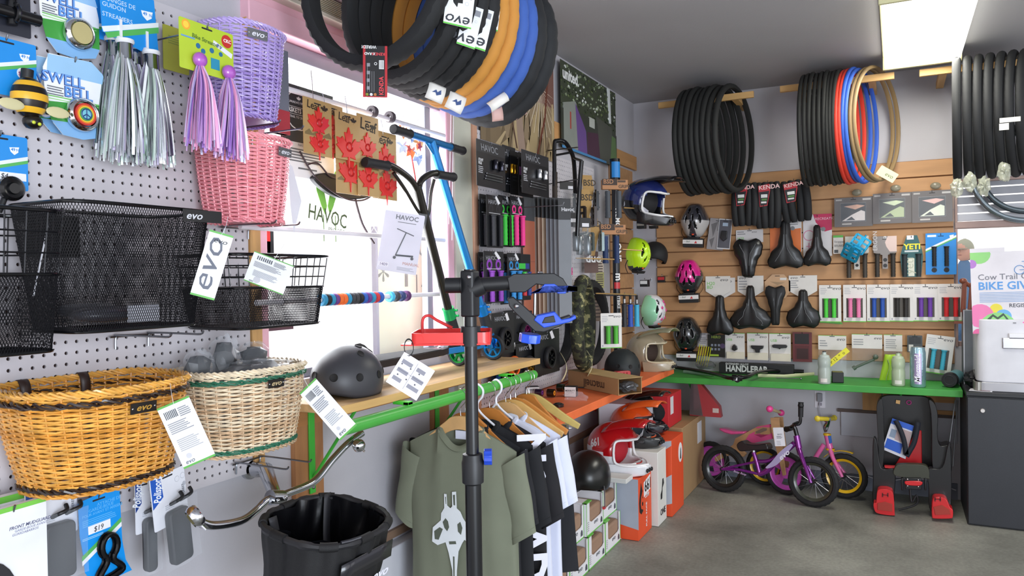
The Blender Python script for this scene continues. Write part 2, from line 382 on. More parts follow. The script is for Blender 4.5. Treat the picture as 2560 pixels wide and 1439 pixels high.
# ================================================================ PACK HELPERS
def RC(cx,cy,wp,hp,dist,yaw=0,roll=0,pitch=0):
    k=dist/FP; return FR('C',PD(cx,cy,dist),yaw,roll,pitch),wp*k,hp*k
def hookat(P0,ax,length,label,r=.0022):
    b=B(); b.tube(poly([(0,0,-length),(0,0,-length*.5),(0,-.001,-.008),(0,.004,0),(0,.014,.005)],n=4),r,6); b.tube([(0,-.012,-length),(0,.012,-length)],r,6)
    return S('peg_hook',label,'hook',b,STEEL,FR(ax,P0))
def pack(R,name,label,cat,base='e6e6ea',el=(),th=.0014,rad=.004,shape=None,slot=True,hook=None,ax='L',off=.04,group=None,rough=.35,bag=None):
    MW,w,h=R; t=T(name,label,cat,MW,group)
    X=lambda u:(u-.5)*w; Y=lambda v:(.5-v)*h
    b=B()
    if shape: b.prism([(X(u),Y(v)) for u,v in shape],0,th)
    else: b.rrect(-w/2,w/2,-h/2,h/2,0,th,rad)
    P(t,'card',b,M(base,rough),smooth=0)
    pm=[];pb=B(); tm=[];tb=B(); z=th
    if slot:
        pm.append(M('23242a',.8)); pb.rrect(-.016 if w>.07 else -w*.16,.016 if w>.07 else w*.16,Y(.075)-.002,Y(.075)+.002,z,z+.0002,.002)
    zi=z
    for e in el:
        k=e[0]
        if k in 'rpc':
            zi+=.00012 if len(el)<60 else .000015; m=M(e[-1],.4)
            if m not in pm: pm.append(m)
            pb.mi=pm.index(m)
            if k=='r': pb.bb(X(e[1]),X(e[3]),Y(e[2]),Y(e[4]),z-.0003,zi+.0001)
            elif k=='p': pb.prism([(X(u),Y(v)) for u,v in e[1]] if len(el)<60 else [(X(min(1,max(0,u))),Y(min(1,max(0,v)))) for u,v in e[1]],z-.0003,zi+.0001)
            elif k=='c': pb.prism([(min(w/2,max(-w/2,X(e[1])+e[3]*w*cos(i*pi/9))),min(h/2,max(-h/2,Y(e[2])+e[3]*w*sin(i*pi/9)))) for i in range(18)],z-.0003,zi+.0001)
        elif k=='t':
            o=e[6] if len(e)>6 else {}; m=M(e[5],.45)
            if m not in tm: tm.append(m)
            tb.mi=tm.index(m); tb.text(e[1],X(e[2]),Y(e[3]),zi+.0002+o.get('z',0),e[4]*h,o.get('sh',0),o.get('b',0),o.get('rot',0),o.get('al','l'),o.get('sx',1))
        elif k=='l': # lines of small print
            m=M(e[-1],.5)
            if m not in pm: pm.append(m)
            pb.mi=pm.index(m); n=e[5]
            for i in range(n):
                v=e[2]+(e[4]-e[2])*(i+.5)/n; u1=e[3]-(e[3]-e[1])*random.random()*.3; hh=(e[4]-e[2])/n*.22
                pb.bb(X(e[1]),X(u1),Y(v-hh),Y(v+hh),z,zi+.0003)
        elif k=='g': # grip: u,v0,v1,r,col
            x=X(e[1]); g=B(); pr=[]; L0,L1=Y(e[3]),Y(e[2]); n=14
            pr=[(0.0001,L0),(e[4],L0)]+[(e[4]*(1 if i%2 else .9),L0+(L1-L0)*(i+.5)/n*.93) for i in range(n)]+[(e[4],L0+(L1-L0)*.94),(e[4]*1.25,L0+(L1-L0)*.95),(e[4]*1.25,L1-.001),(.0001,L1)]
            g.lathe([(r,yy) for r,yy in pr],14,'y',(x,0,zi+e[4]*.9)); P(t,'grip',g,M(e[5],.6))
        elif k=='b': # raised box u0,v0,u1,v1,depth,col,part
            g=B(); g.rrect(X(e[1]),X(e[3]),Y(e[4]),Y(e[2]),z-.0002,z+e[5],.003); P(t,e[7],g,M(e[6],.35),bev=.0008)
        elif k=='fn': e[1](t,X,Y,zi,w,h)
    if pb.f: P(t,'print',pb,pm,smooth=0)
    if tb.f: P(t,'lettering',tb,tm,smooth=0)
    if bag:
        u0,v0,u1,v1,d=bag; g=B()
        def bf(u,v,s=1):
            x=X(u0+(u1-u0)*u); y=Y(v0+(v1-v0)*v); k=(sin(pi*min(max(u,.0),1))**.5)*(sin(pi*min(max(v,0),1))**.5)
            return (x,y,z+.0006+d*k+.0022*sin(x*260+y*90)*k)
        g.grid(bf,12,12); P(t,'clear_bag',g,CLR)
    if hook:
        p=MW@V((0,Y(.075)+.002,th)); hookat(p,ax,off,hook)
    return t
def logo49(u,v,s,a=1.5):
    return [('p',[(u-s,v-s*.35),(u+s,v-s*.6),(u+s*.8,v+s*.5),(u,v+s*1.1),(u-s*.75,v+s*.5)],'f4f8ff'),('t','49',u-s*.7,v+s*.3,.055,'1583d8',{'b':.02}),('t','N',u+s*.35,v+s*.3,.05,'1583d8')]
BLU='1f8fe0'
def stripes(v0,v1,g='57b35c'):
    return [('p',[(0,v0),(1,v1),(1,v1+.07),(0,v0+.07)],'e8eef0'),('p',[(0,v0+.07),(1,v1+.07),(1,v1+.13),(0,v0+.13)],g)]
# ---------------------------------------------------------------- things on the near pegboard, upper left
def lightdev(t,X,Y,z,w,h):
    b=B(); b.cyl((X(.2),Y(.62),z+.02),(X(1.05),Y(.62),z+.02),.013,18); b.cyl((X(.6),Y(.1),z+.015),(X(.6),Y(.85),z+.015),.010,14); b.ring((X(.62),Y(.6),z+.02),.018,.005,'x'); P(t,'lamp_body',b,BLKG)
    b=B(); b.cyl((X(.05),Y(.2),z+.02),(X(.22),Y(.2),z+.02),.012,14); P(t,'lens',b,M('1f49b8',.1))
pack(RECT('L',-70,-40,72,78,.05),'light_pack','black bar lamp with blue lens in the top left corner','bike light','2a2c36',[('fn',lightdev)],slot=False)
def bell(t,x,y,z,r,face,dz=.012,cyl='chrome_dome'):
    b=B(); b.lathe([(r*.85,0),(r,.004),(r*1.02,.010),(r*.97,dz+.004),(r*.80,dz+.010),(r*.74,dz+.008)],32,'z',(x,y,z)); P(t,'bell_dome',b,CHR)
    b=B(); mats=[]
    for rr_,c in face:
        m=M(c,.35); mats.append(m); b.mi=len(mats)-1; b.lathe([(.0001,dz+.0083+.0004*len(mats)),(rr_*r,dz+.0083+.0004*len(mats)),(rr_*r,dz)],28,'z',(x,y,z))
    P(t,'bell_face',b,mats); return mats
def bee(t,X,Y,z,w,h):
    cx,cy=X(.72),Y(1.03); r=.037
    b=B(); ms=[M('e9b22c',.3),M('1d1610',.3)]
    def add(k):
        b.mi=k%2; b.grid(lambda u,v,k=k:(cx+r*cos(2*pi*u)*sin(pi*(k+v)/9),cy+r*1.18*cos(pi*(k+v)/9),z+.03+r*.8*sin(2*pi*u)*sin(pi*(k+v)/9)),24,2,cu=True)
    for k in range(9): add(k+1 if False else k)
    P(t,'striped_body',b,ms)
    b=B(); b.ell((cx+.004,cy-.05,z+.032),(.02,.016,.018),16,10); P(t,'head',b,M('17130c',.3))
    b=B(); b.ell((cx-.004,cy-.054,z+.05),(.004,.004,.003),8,6); b.ell((cx+.008,cy-.056,z+.05),(.004,.004,.003),8,6); P(t,'eye',b,M('c7d23a',.4))
    for s in(-1,1):
        b=B(); b.ell((cx+s*.048,cy-.024,z+.05),(.026,.012,.002),16,8); o=P(t,'wing',b,M('cfc79a',.4))
    b=B(); b.cyl((cx,cy+.035,z+.02),(cx+.002,cy+.062,z+.022),.012,12); P(t,'clamp',b,BLK)
pack(RECT('L',-60,95,88,238,.05),'bee_bell_pack','blue card with a black and yellow striped bee bell','bike bell',BLU,
   stripes(.58,.26)+logo49(.80,.25,.09)+[('c',.76,.56,.1,'f2f0f4'),('t','$3.50',.68,.60,.07,'a03a78',{}),('fn',bee)],hook='steel hook holding the blue bee bell card')
def swell(R,label,face,bx,by,br,hk,name='swell_bell_pack'):
    MW,w,h=R
    def f(t,X,Y,z,w,h): bell(t,X(bx),Y(by),z,br,face)
    outl=[(.12,.02),(.75,0),(.93,.12),(1.0,.4),(1,.75),(.93,.93),(.6,1),(.3,.98),(.16,.85),(.05,.55),(.03,.2)]
    el=[('p',[(.0+.1,.03),(.75,.0),(.93,.12),(.98,.25),(.08,.25)],'9cc8ec')]
    el+=[('p',[(.06,.6),(1,.52),(1,.80),(.13,.82)],'3f9a3f'),('p',[(.13,.82),(1,.80),(.93,.93),(.6,1),(.3,.98)],'7fb0de')]
    el+=[('r',.08,.52,.95,.535,'7cc46a'),('r',.08,.555,.95,.565,'9fd68a')]
    for k,(s,u,v,hh) in enumerate((('SWELL',.0,.36,.125),('BELL',.32,.50,.125))):
        el+=[('t',s,u,v,hh,'1d3f8c',{'b':.055,'sh':0,'sx':1.02}),('t',s,u+.005,v-.003,hh,'6fa3e6',{'b':.02,'z':.0005,'sx':1.02})]
    el+=[('l',.08,.4,.32,.52,4,'70757d'),('fn',f)]
    return pack(R,name,label,'bike bell','f1f3f5',el,shape=outl,hook=hk)
rain=[(.66,'c8342c'),(.56,'e0752b'),(.48,'e8c234'),(.41,'4f9a46'),(.33,'79c3d2')]
swell(RECT('L',95,-52,243,142,.055),'round top bell card with a chrome bell showing a tiny blue bicycle',[(.68,'b9ad7a')],.62,.68,.036,'steel hook holding the upper chrome bell card')
swell(RECT('L',75,150,232,338,.035),'bell card tucked behind the peace sign bell card',[(.68,'8a8f98')],.2,.7,.02,None)
tt=swell(RECT('L',105,145,266,346,.065),'bell card with rainbow ringed peace sign bell',rain,.56,.70,.038,'steel hook holding the peace sign bell card')
R_=RECT('L',105,145,266,346,.065); bx,by=(.56-.5)*R_[1],(.5-.70)*R_[2]; b=B(); b.ring((bx,by,.0255),.0115,.0012,'z',24,5)
for a in(90,270,215,325): b.cyl((bx,by,.0255),(bx+.0115*cos(radians(a)),by+.0115*sin(radians(a)),.0255),.0011,5)
P(tt,'peace_sign',b,M('1b3a78',.4))
# little bicycle on the upper bell
def ringbell(t,X,Y,z,w,h):
    b=B(); c=(X(.62),Y(.99),z+.012); b.lathe([(.0001,.012),(.011,.012),(.013,.008),(.02,.010),(.026,.004),(.026,-.006),(.02,-.01)],28,'z',c); P(t,'bell_dome',b,BLKG)
    b=B(); b.cyl((c[0]-.01,c[1]-.02,z+.004),(c[0]-.022,c[1]-.05,z+.004),.006,10); P(t,'clamp',b,BLK)
pack(RECT('L',-70,335,68,472,.05),'ring_bell_pack','blue card priced $4 with a flat black round bell','bike bell',BLU,
   stripes(.62,.35)+logo49(.75,.25,.09)+[('r',.35,.68,.96,.82,'eef0f4'),('t','$4',.48,.79,.09,'34343c',{'sh':.2}),('fn',ringbell)],hook='steel hook holding the blue $4 bell card')
# ---- streamers
def tassel(t,x,y,z,L,wid,mats,n=70,cap='e8eaee',seed=1,part='strands',stick=True):
    rnd=random.Random(seed); b=B()
    for i in range(n):
        a=rnd.uniform(0,2*pi); q=sqrt(rnd.random()); dx=wid*q*cos(a); dz=.028*q*sin(a); Ln=L*rnd.uniform(.86,1.02); b.mi=rnd.randrange(len(mats)); w=rnd.uniform(.0012,.0034); tw=rnd.uniform(-1,1)
        pts=[(x+dx*.12,y,z+dz*.2+.012),(x+dx*.45,y-Ln*.25,z+dz*.9+.014),(x+dx*.75+.003*tw,y-Ln*.6,z+dz+.016),(x+dx,y-Ln,z+dz+.016)]
        pp=poly(pts,n=4); an=rnd.uniform(-1,1)
        vs=[]
        for k,p in enumerate(pp):
            t2=an+k*.12*tw; d=V((cos(t2)*w,0,sin(t2)*w)); vs+=[p-d,p+d]
        b.mesh(vs,[(2*k,2*k+1,2*k+3,2*k+2) for k in range(len(pp)-1)])
    P(t,part,b,mats,kind='stuff')
sil=[M('e6e9ee',.22,.75),M('a9aeb6',.15,1),M('f6f8fc',.3,.2),M('dcd2ee',.2,.6),M('e4e7ec',.25,.6),M('d8ece0',.2,.6)]
def strm(seed):
    def f(t,X,Y,z,w,h):
        for k,(u,v) in enumerate(((.36,.90),(.80,.96))):
            x,y=X(u),Y(v)
            b=B(); b.bb(x-.005,x+.001,y,y+.055,z,z+.003); b.bb(x-.012,x+.008,y+.008,y+.013,z,z+.006); b.lathe([(.001,.006),(.02,.006),(.021,0),(.018,-.004)],16,'y',(x,y,z+.012)); P(t,'plug',b,WHT)
            b=B(); b.lathe([(.017,0),(.0175,-.02),(.019,-.04)],16,'y',(x,y,z+.012)); P(t,'binding',b,M('aeb3bb',.15,1))
            tassel(t,x-.004,y-.01,z,.275 if k==0 else .265,.060,sil,150,seed=seed+k)
    return f
sb=[(0,-.05),(.93,-.03),(1,1.0),(.88,.97),(.0,.83)]
pack(RECT('L',232,5,345,118,.045,yaw=0),'streamer_pack','second silver streamer card half hidden behind the front one','streamers',BLU,stripes(.62,.40)+[('fn',strm(5))],shape=[(0,0),(.5,0),(.6,.9),(0,.93)],slot=False)
pack(RECT('L',248,-22,392,128,.085),'streamer_pack','blue card with two long silver tinsel handlebar streamers','streamers',BLU,
  [('p',[(.05,.72),(1,.36),(1,.44),(.08,.80)],'eaf0f2'),('p',[(.1,.80),(1,.44),(1,.54),(.14,.88)],'57b35c'),('t','FRANGES DE',.06,.28,.075,'cfe6fb'),('t','GUIDON',.06,.38,.075,'cfe6fb'),('t','STREAMERS',.06,.54,.075,'cfe6fb')]+logo49(.80,.28,.10)+[('fn',strm(9))],shape=[(.02,0),(.93,0),(1,.98),(.9,.98),(.06,.80)],hook='steel hook holding the silver streamers')
pur=[M('c79ad8',.3,.2),M('e3c3ea',.3,.2),M('a97fd0',.25,.3),M('f0a6cf',.3,.2),M('d9dcf6',.25,.4)]
def bst(t,X,Y,z,w,h):
    for k,(u,v) in enumerate(((.29,.78),(.83,.86))):
        x,y=X(u),Y(v); b=B(); b.ell((x,y,z+.012),(.0185,.018,.014),18,12); P(t,'ball',b,M('b05fc0',.2,coat=.5))
        tassel(t,x,y-.012,z,.205,.052,pur,130,seed=30+k)
sun=[('c',.12,.12,.075,'f2a93a'),('c',.12,.12,.05,'f5cf4a')]
pack(RECT('L',408,70,470,180,.06),'streamer_pack','plain green streamer card behind the smiling sun card','streamers','a2a33a',[('l',.2,.2,.8,.4,4,'7d8a3a')],slot=False)
pack(RECT('L',450,64,580,186,.24),'streamer_pack','lime card with smiling sun and two purple pom streamers','streamers','b7cf3a',
  sun+[('c',.87,.19,.1,'c5352f'),('t','CKC',.805,.215,.07,'ffffff',{'b':.03}),('t','Bike Streamers',.22,.33,.085,'5c7a2e',{'b':.02,'rot':-4}),('p',[(.62,.25),(.98,.42),(.96,.52),(.6,.34)],'e9eaf2'),('t','$ 7',.66,.36,.08,'5560b0',{'rot':-22}),
  ('c',.33,.47,.04,'2f6f9a'),('c',.42,.55,.04,'2f6f9a'),('c',.58,.48,.04,'2f6f9a'),('c',.75,.50,.035,'2f6f9a'),('r',.03,.34,.27,.37,'6f9fd0'),('r',.56,.63,.72,.85,'2f8fb0'),('fn',bst)],hook='steel hook holding the purple streamers',off=.24)
# ---------------------------------------------------------------- wicker baskets
def section(a,d,n,nb=5,nf=2.4):
    raw=[]
    for i in range(360):
        t=2*pi*i/360; c,s_=cos(t),sin(t); e=nf if s_>0 else nb
        raw.append(((abs(c)**(2/e))*a*(1 if c>0 else -1),(abs(s_)**(2/e))*d/2*(1 if s_>0 else -1)))
    L=[0]
    for i in range(360): L.append(L[-1]+sqrt((raw[(i+1)%360][0]-raw[i][0])**2+(raw[(i+1)%360][1]-raw[i][1])**2))
    out=[];j=0
    for k in range(n):
        s=L[-1]*k/n
        while L[j+1]<s: j+=1
        f=(s-L[j])/(L[j+1]-L[j]); p,q=raw[j],raw[(j+1)%360]; out.append((p[0]+(q[0]-p[0])*f,p[1]+(q[1]-p[1])*f))
    return out
def wicker(MW,label,w,d,h,tw,td,mats,band=None,rows=40,stakes=36,rr_=.0021,plate=None,straps=None,group=None,dip=0.0,nf=2.4):
    """local: x right, y up (0 bottom), z out, centred"""
    t=T('wicker_basket',label,'basket',MW,group); K=stakes*2; sec=section(w/2,d,K,nf=nf)
    def pt(k,v,o=0):
        x,z=sec[k%K]; s=tw+(1-tw)*v; s2=td+(1-td)*v; bl=1+.03*sin(pi*v)
        l=sqrt(x*x+z*z); nx,nz=x/l,z/l
        return V((x*s*bl+nx*o,h*v+dip*v*(z/d*2),z*s2*bl+nz*o-(1-s2)*d*.0))
    b=B(); m1,m2=mats
    rnd=random.Random(3)
    for r in range(rows):
        v=.03+.93*(r+.5)/rows; b.mi=0 if rnd.random()<.6 else 1
        ph=r%2
        pts=[]
        for k in range(K):
            q=k//2
            o=.0024*(1 if (q+ph)%2 else -1) if k%2==0 else 0
            p=pt(k,v,o); p.y+=.0016*(1 if (k//2+ph)%2 else -1)*(1 if k%2 else 0)+rnd.uniform(-.0004,.0004); pts.append(p)
        b.tube(pts,rr_,5,closed=True)
    P(t,'weave',b,[m1,m2],kind='stuff')
    b=B()
    for k in range(0,K,2): b.tube([pt(k,v,0) for v in(0,.33,.66,1)],.0026,5)
    P(t,'stakes',b,m2,kind='stuff')
    def braid(v0,r,n,mat,name,amp,kind=None,out=.002):
        b=B(); tw_=K//2
        for s in range(n):
            pts=[]
            for k in range(K):
                a=2*pi*(k/K*tw_/2.0+s/n); p=pt(k,v0,out+amp*cos(a)); p.y+=amp*sin(a); pts.append(p)
            b.tube(pts,r,5,closed=True)
        P(t,name,b,mat,kind='stuff')
    braid(1.0,.0034,4,m1,'rim',.006); braid(.015,.003,3,m2,'base_rim',.005)
    if band:
        braid(.90,.0032,3,band,'band',.005,out=.003); braid(.06,.0032,3,band,'band',.0045,out=.003)
    b=B(); b.grid(lambda u,v:tuple(pt(int(u*K)%K,.0)*v+V((0,.003,0)) if False else (pt(int(round(u*K))%K,.0).x*v,.004,pt(int(round(u*K))%K,.0).z*v)),K,3,cu=True); P(t,'base',b,m2)
    if plate:
        px,pv,pw,ph,pc,tc=plate; OF=.0105
        k=min(range(K),key=lambda k:abs(sec[k][0]-px*w/2)+(9 if sec[k][1]<0 else 0)); p=pt(k,pv,OF); q=pt(k+1,pv)-pt(k-1,pv)
        nx,nz=(-q.z,q.x) if q.x>0 else (q.z,-q.x)
        b=B(); b.T=Matrix.Translation(p)@Matrix.Rotation(math.atan2(nx,nz),4,'Y')@Matrix.Rotation(math.atan2((1-td)*d/2,h)*.8,4,'X'); TT=b.T
        b.rrect(-pw/2,pw/2,-ph/2,ph/2,0,.0016,.002); pl=P(t,'name_plate',b,pc)
        b=B(); b.T=TT; b.text('evo',0,-ph*.24,.0017,ph*.62,.3,.02,align='c',sx=1.25); P(pl,'lettering',b,tc,smooth=0)
        b=B(); b.T=TT
        for s in(-1,1): b.ell((s*pw*.43,0,.0018),(.0022,.0022,.001),8,6)
        P(pl,'rivet',b,CHR,kind='stuff')
    if straps:
        for x in straps:
            zb=-d/2; b=B(); pts=poly([(x,h-.07,zb+.012),(x,h-.01,zb+.016),(x,h+.014,zb+.003),(x,h,zb-.012),(x,h-.06,zb-.012)],n=5)
            vs=[]
            for p in pts: vs+=[p+V((-.011,0,0)),p+V((.011,0,0))]
            b.mesh(vs,[(2*i,2*i+1,2*i+3,2*i+2) for i in range(len(pts)-1)])
            o=P(t,'strap',b,M('3a2a26',.4)); mo=o.modifiers.new('solid','SOLIDIFY'); mo.thickness=.003
    return t
def at(px,py,off): return FR('L',PL(px,py,off))
def shift(Mx,x=0,y=0,z=0): return Mx@Matrix.Translation((x,y,z))
gold=(M('e8ac50',.3,coat=.4,noise=.25,scale=40),M('d6953d',.35,noise=.2,scale=40)); dk=M('2a1a14',.35,coat=.3)
MGOLD=shift(at(258,1080,.15),y=-.105)
wicker(MGOLD,'wide varnished golden basket with dark brown bands hung lower left',.375,.25,.215,.76,.78,gold,dk,rows=38,stakes=34,rr_=.0026,plate=(.0,.80,.062,.023,M('17110f',.4),M('b98d3a',.3)),straps=(-.10,.035),dip=-.004)
nat=(M('eddcbe',.45,noise=.18,scale=40),M('cfb08c',.5,noise=.2,scale=40)); grn=M('2f6e55',.45)
MNAT=shift(at(612,1010,.145),y=-.115)
wicker(MNAT,'pale natural basket with green bands filled with bagged parts','.0' and .35,.24,.215,.80,.80,nat,grn,rows=40,stakes=32,rr_=.0023,plate=(-.1,.84,.055,.022,M('17110f',.4),M('c9b48a',.4)))
purp=(M('c0ace4',.35,coat=.2),M('a48cd0',.4)); pnk=(M('f6a2aa',.35,coat=.2),M('ec8f9a',.4))
wicker(shift(at(605,190,.13),y=-.125),'tall lilac purple basket hung above the pink one','.0' and .225,.19,.24,.78,.78,purp,rows=44,stakes=26,rr_=.0023,plate=(-.3,.88,.06,.024,STEEL,M('dcdce4',.3)))
wicker(shift(at(617,445,.13),y=-.125),'coral pink basket hung below the lilac one','.0' and .23,.20,.225,.80,.80,pnk,rows=42,stakes=26,rr_=.0023,plate=(.25,.85,.058,.023,STEEL,M('dcdce4',.3)))
# bracket hooks below baskets
def bracket(px,py,label,L_=.2,off=.01):
    b=B()
    for s in(-.045,.045): b.tube(poly([(s,-.03,0),(s,0,.002),(s,.004,.01),(s,.004,L_*.7),(s,.004,L_-.01),(s,.012,L_)],n=3),.0026,6)
    b.tube([(-.06,0,.002),(.06,0,.002)],.0026,6); return S('basket_bracket',label,'bracket',b,STEEL,at(px,py,off+.02))
bracket(600,335,'grey wire bracket carrying the lilac basket'); bracket(590,570,'grey wire bracket carrying the pink basket'); bracket(330,838,'grey wire bracket carrying the big mesh basket'); bracket(620,1150,'grey wire bracket under the green banded basket')
# ---------------------------------------------------------------- metal baskets
def frust(w,d,h,tw,td,n=64,e=6):
    sec=section(w/2,d,n,nb=e,nf=e)
    def pt(u,v):
        k=u*n; i=int(math.floor(k)); f=k-i; p,q=sec[i%n],sec[(i+1)%n]; s=tw+(1-tw)*v; s2=td+(1-td)*v
        return V(((p[0]*(1-f)+q[0]*f)*s,h*v,(p[1]*(1-f)+q[1]*f)*s2))
    return pt
def lattice(t,name,pt,per,v0,v1,h,cell=.0075,r=.0007,mat=BLK):
    b=B(); nu=int(per/cell); nv=max(2,int(h*(v1-v0)/cell/1.0)); 
    for s in(1,-1):
        for i in range(nu):
            pts=[pt(((i+s*j*.5)/nu)%1.0,v0+(v1-v0)*j/nv) for j in range(nv+1)]
            b.tube(pts,r,3,caps=False)
    P(t,name,b,mat,kind='stuff')
BM=M('17171b',.4,.4)
def meshbasket(MW,label,w,d,h,tw,td,plate=True,cell=.0060,name='mesh_basket'):
    t=T(name,label,'basket',MW); pt=frust(w,d,h,tw,td); per=2*(w+d)*.93
    lattice(t,'mesh_side',pt,per,.0,1,h,cell,.0008,BM)
    b=B(); b.tube([pt(i/64,1) for i in range(64)],.004,8,closed=True); P(t,'rim',b,BLKG)
    b=B(); b.tube([pt(i/64,0) for i in range(64)],.0035,8,closed=True); P(t,'base_rim',b,BLKG)
    b=B()
    for i in range(-16,17):
        x=i*w*tw/34
        b.tube([(x,.002,-d*td*.48),(x,.002,d*td*.48)],.0012,4)
    for i in range(-10,11): b.tube([(-w*tw*.48,.003,i*d*td/22),(w*tw*.48,.003,i*d*td/22)],.0012,4)
    P(t,'base_grid',b,BM,kind='stuff')
    return t,pt
MB_=shift(at(292,668,.155),y=-.135)
t,pt=meshbasket(MB_,'large black steel mesh basket with a cut out name band','.0' and .365,.24,.265,.82,.80)
b=B(); z1=.135; b.T=Matrix.Translation((.115,.252,.126)); b.bb(-.04,.07,-.014,.014,0,.0018); pl=P(t,'name_band',b,BLKG)
b=B(); b.T=Matrix.Translation((.112,.244,.1282)); b.text('evo',-.03,0,0,.017,.3,.02,sx=1.3); P(pl,'lettering',b,M('d6d8de',.5),smooth=0)
b=B(); b.bb(-.14,-.09,.235,.272,-.128,-.124); P(t,'mount_plate',b,BLK)
b=B(); b.bb(-.125,-.005,.16,.255,-.126,-.122); P(t,'mount_plate',b,BLK)
b=B(); b.rrect(-.10,.02,.03,.055,-.06,-.05,.01); b.ell((-.03,.03,.0),(.08,.02,.05),20,10); P(t,'parts_bag',b,M('4a4a52',.2,coat=.5))
b=B(); b.bb(-.02,.06,.012,.05,.06,.0615); P(t,'paper_label',b,M('e4e4ef',.5))
def wirebasket(MW,label,w,d,h,flip=1):
    t=T('wire_basket',label,'basket',MW); pt=frust(w,d,h,.84,.85,e=8)
    lattice(t,'mesh_side',lambda u,v:pt(u,v*.55),2*(w+d)*.88,0,1,h*.55,.0062,.0008,BM)
    b=B()
    for v in(.55,.70,.85): b.tube([pt(i/64,v) for i in range(64)],.002,6,closed=True)
    for i in range(0,64,3): b.tube([pt(i/64,.55),pt(i/64,1)],.0016,5)
    P(t,'wire_rail',b,BM,kind='stuff')
    b=B(); b.tube([pt(i/64,1) for i in range(64)],.0042,8,closed=True); P(t,'rim',b,BLKG)
    b=B(); b.tube([pt(i/64,.55) for i in range(64)],.0032,8,closed=True); P(t,'mid_rim',b,BLKG)
    b=B(); b.tube([pt(i/64,0) for i in range(64)],.0035,8,closed=True); P(t,'base_rim',b,BLKG)
    b=B()
    for i in range(-14,15): b.tube([(i*w*.84/30,.002,-d*.41),(i*w*.84/30,.002,d*.41)],.0012,4)
    for i in range(-9,10): b.tube([(-w*.41,.002,i*d*.85/20),(w*.41,.002,i*d*.85/20)],.0012,4)
    P(t,'base_grid',b,BM,kind='stuff'); return t
wirebasket(shift(at(640,722,.14),y=-.10),'black wire and mesh basket at the window side','.0' and .36,.25,.19)
t=wirebasket(shift(at(-75,705,.13),y=-.14),'black wire and mesh basket cut by the left edge','.0' and .28,.19,.28)
b=B(); b.cyl((.09,.11,.05),(.13,.26,.04),.0022,8); P(t,'steel_rod',b,CHR)
# evo tags
def tagcard(R,label,flip=False,big=True,side='r',bc=True):
    g='5fae4e'; el=[('r',.0,.0,1,.03,g),('r',0,.97,1,1,g)]
    if big: el+=[('t','evo',.55,.16,.075,'1d1f22',{'sh':.25,'sx':1.3,'al':'c'}),('t','evo',.72,.93,.30,'5d6270',{'rot':90,'sh':.25,'sx':1.35})]
    else:
        el+=[('r',.12+.05*i,.10,.145+.05*i,.22,'55585f') for i in range(8)]+[('l',.10,.28,.8,.46,6,'9a9ca3'),('l',.55,.1,.9,.25,5,'8a8c93'),('l',.15,.55,.85,.75,7,'b0b2b8'),('c',.3,.84,.08,'c9cad0'),('t','evo',.12,.95,.07,'6a6f7a',{'sh':.25})]
    MW,w,h=R; t=pack(R,'swing_tag',label,'tag','eef0f3',el,slot=False,rad=.002,th=.0008)
    b=B(); b.tube(poly([(0,h/2-.006,.001),(.004,h/2+.014,0),(0,h/2+.04,-.035)],n=4),.0005,4); P(t,'string',b,WHT); return t
tagcard(RC(530,662,58,168,1.62,yaw=18,roll=-17),'long white tag with big grey lettering on the big mesh basket')
tagcard(RC(466,1080,82,165,1.62,yaw=8,roll=22),'white barcode tag hanging from the golden basket',big=False)
tagcard(RC(820,1022,58,158,1.80,yaw=-8,roll=42),'white barcode tag hanging from the green banded basket',big=False)
tagcard(RC(672,682,105,78,1.85,yaw=0,roll=-22),'folded instruction tag inside the wire basket',big=False)
# bagged parts in natural basket
def crumple(t,name,c,r,mat,seed,amp=.25,nu=18,nv=12,sub=None):
    rnd=random.Random(seed); ks=[(rnd.uniform(2,7),rnd.uniform(2,7),rnd.uniform(0,6)) for _ in range(4)]
    def fn(u,v):
        th,ph=2*pi*u,pi*v; s=1+amp*sum(sin(a*th*1.0//1*0+round(a)*th+p)*sin(b_*ph) for a,b_,p in ks)/3
        return (c[0]+r[0]*s*cos(th)*sin(ph),c[1]+r[1]*s*cos(ph),c[2]+r[2]*s*sin(th)*sin(ph))
    b=B(); b.grid(fn,nu,nv,cu=True); return P(t,name,b,mat,smooth=25)
for k,(lab,c,r,sd) in enumerate((('small bagged black bracket at the left of the green banded basket',(-.135,.225,-.02),(.04,.038,.03),1),('tall bagged black part sticking up in the green banded basket',(-.03,.235,-.04),(.04,.055,.03),2),
     ('bagged black part sticking up at the right of the green banded basket',(.085,.228,-.05),(.05,.038,.03),3),('large grey plastic bag of parts filling the green banded basket',(.0,.20,.03),(.125,.028,.07),4))):
    t=T('bagged_part',lab,'bagged part',MNAT)
    crumple(t,'part',c,[q*.92 for q in r],M('121215',.35),sd,.55,nu=9,nv=6); crumple(t,'clear_bag',(c[0],c[1]+.004,c[2]),[q*1.15 for q in r],M('dfe6ee',.1,alpha=.13,coat=.6),sd+10,.3)
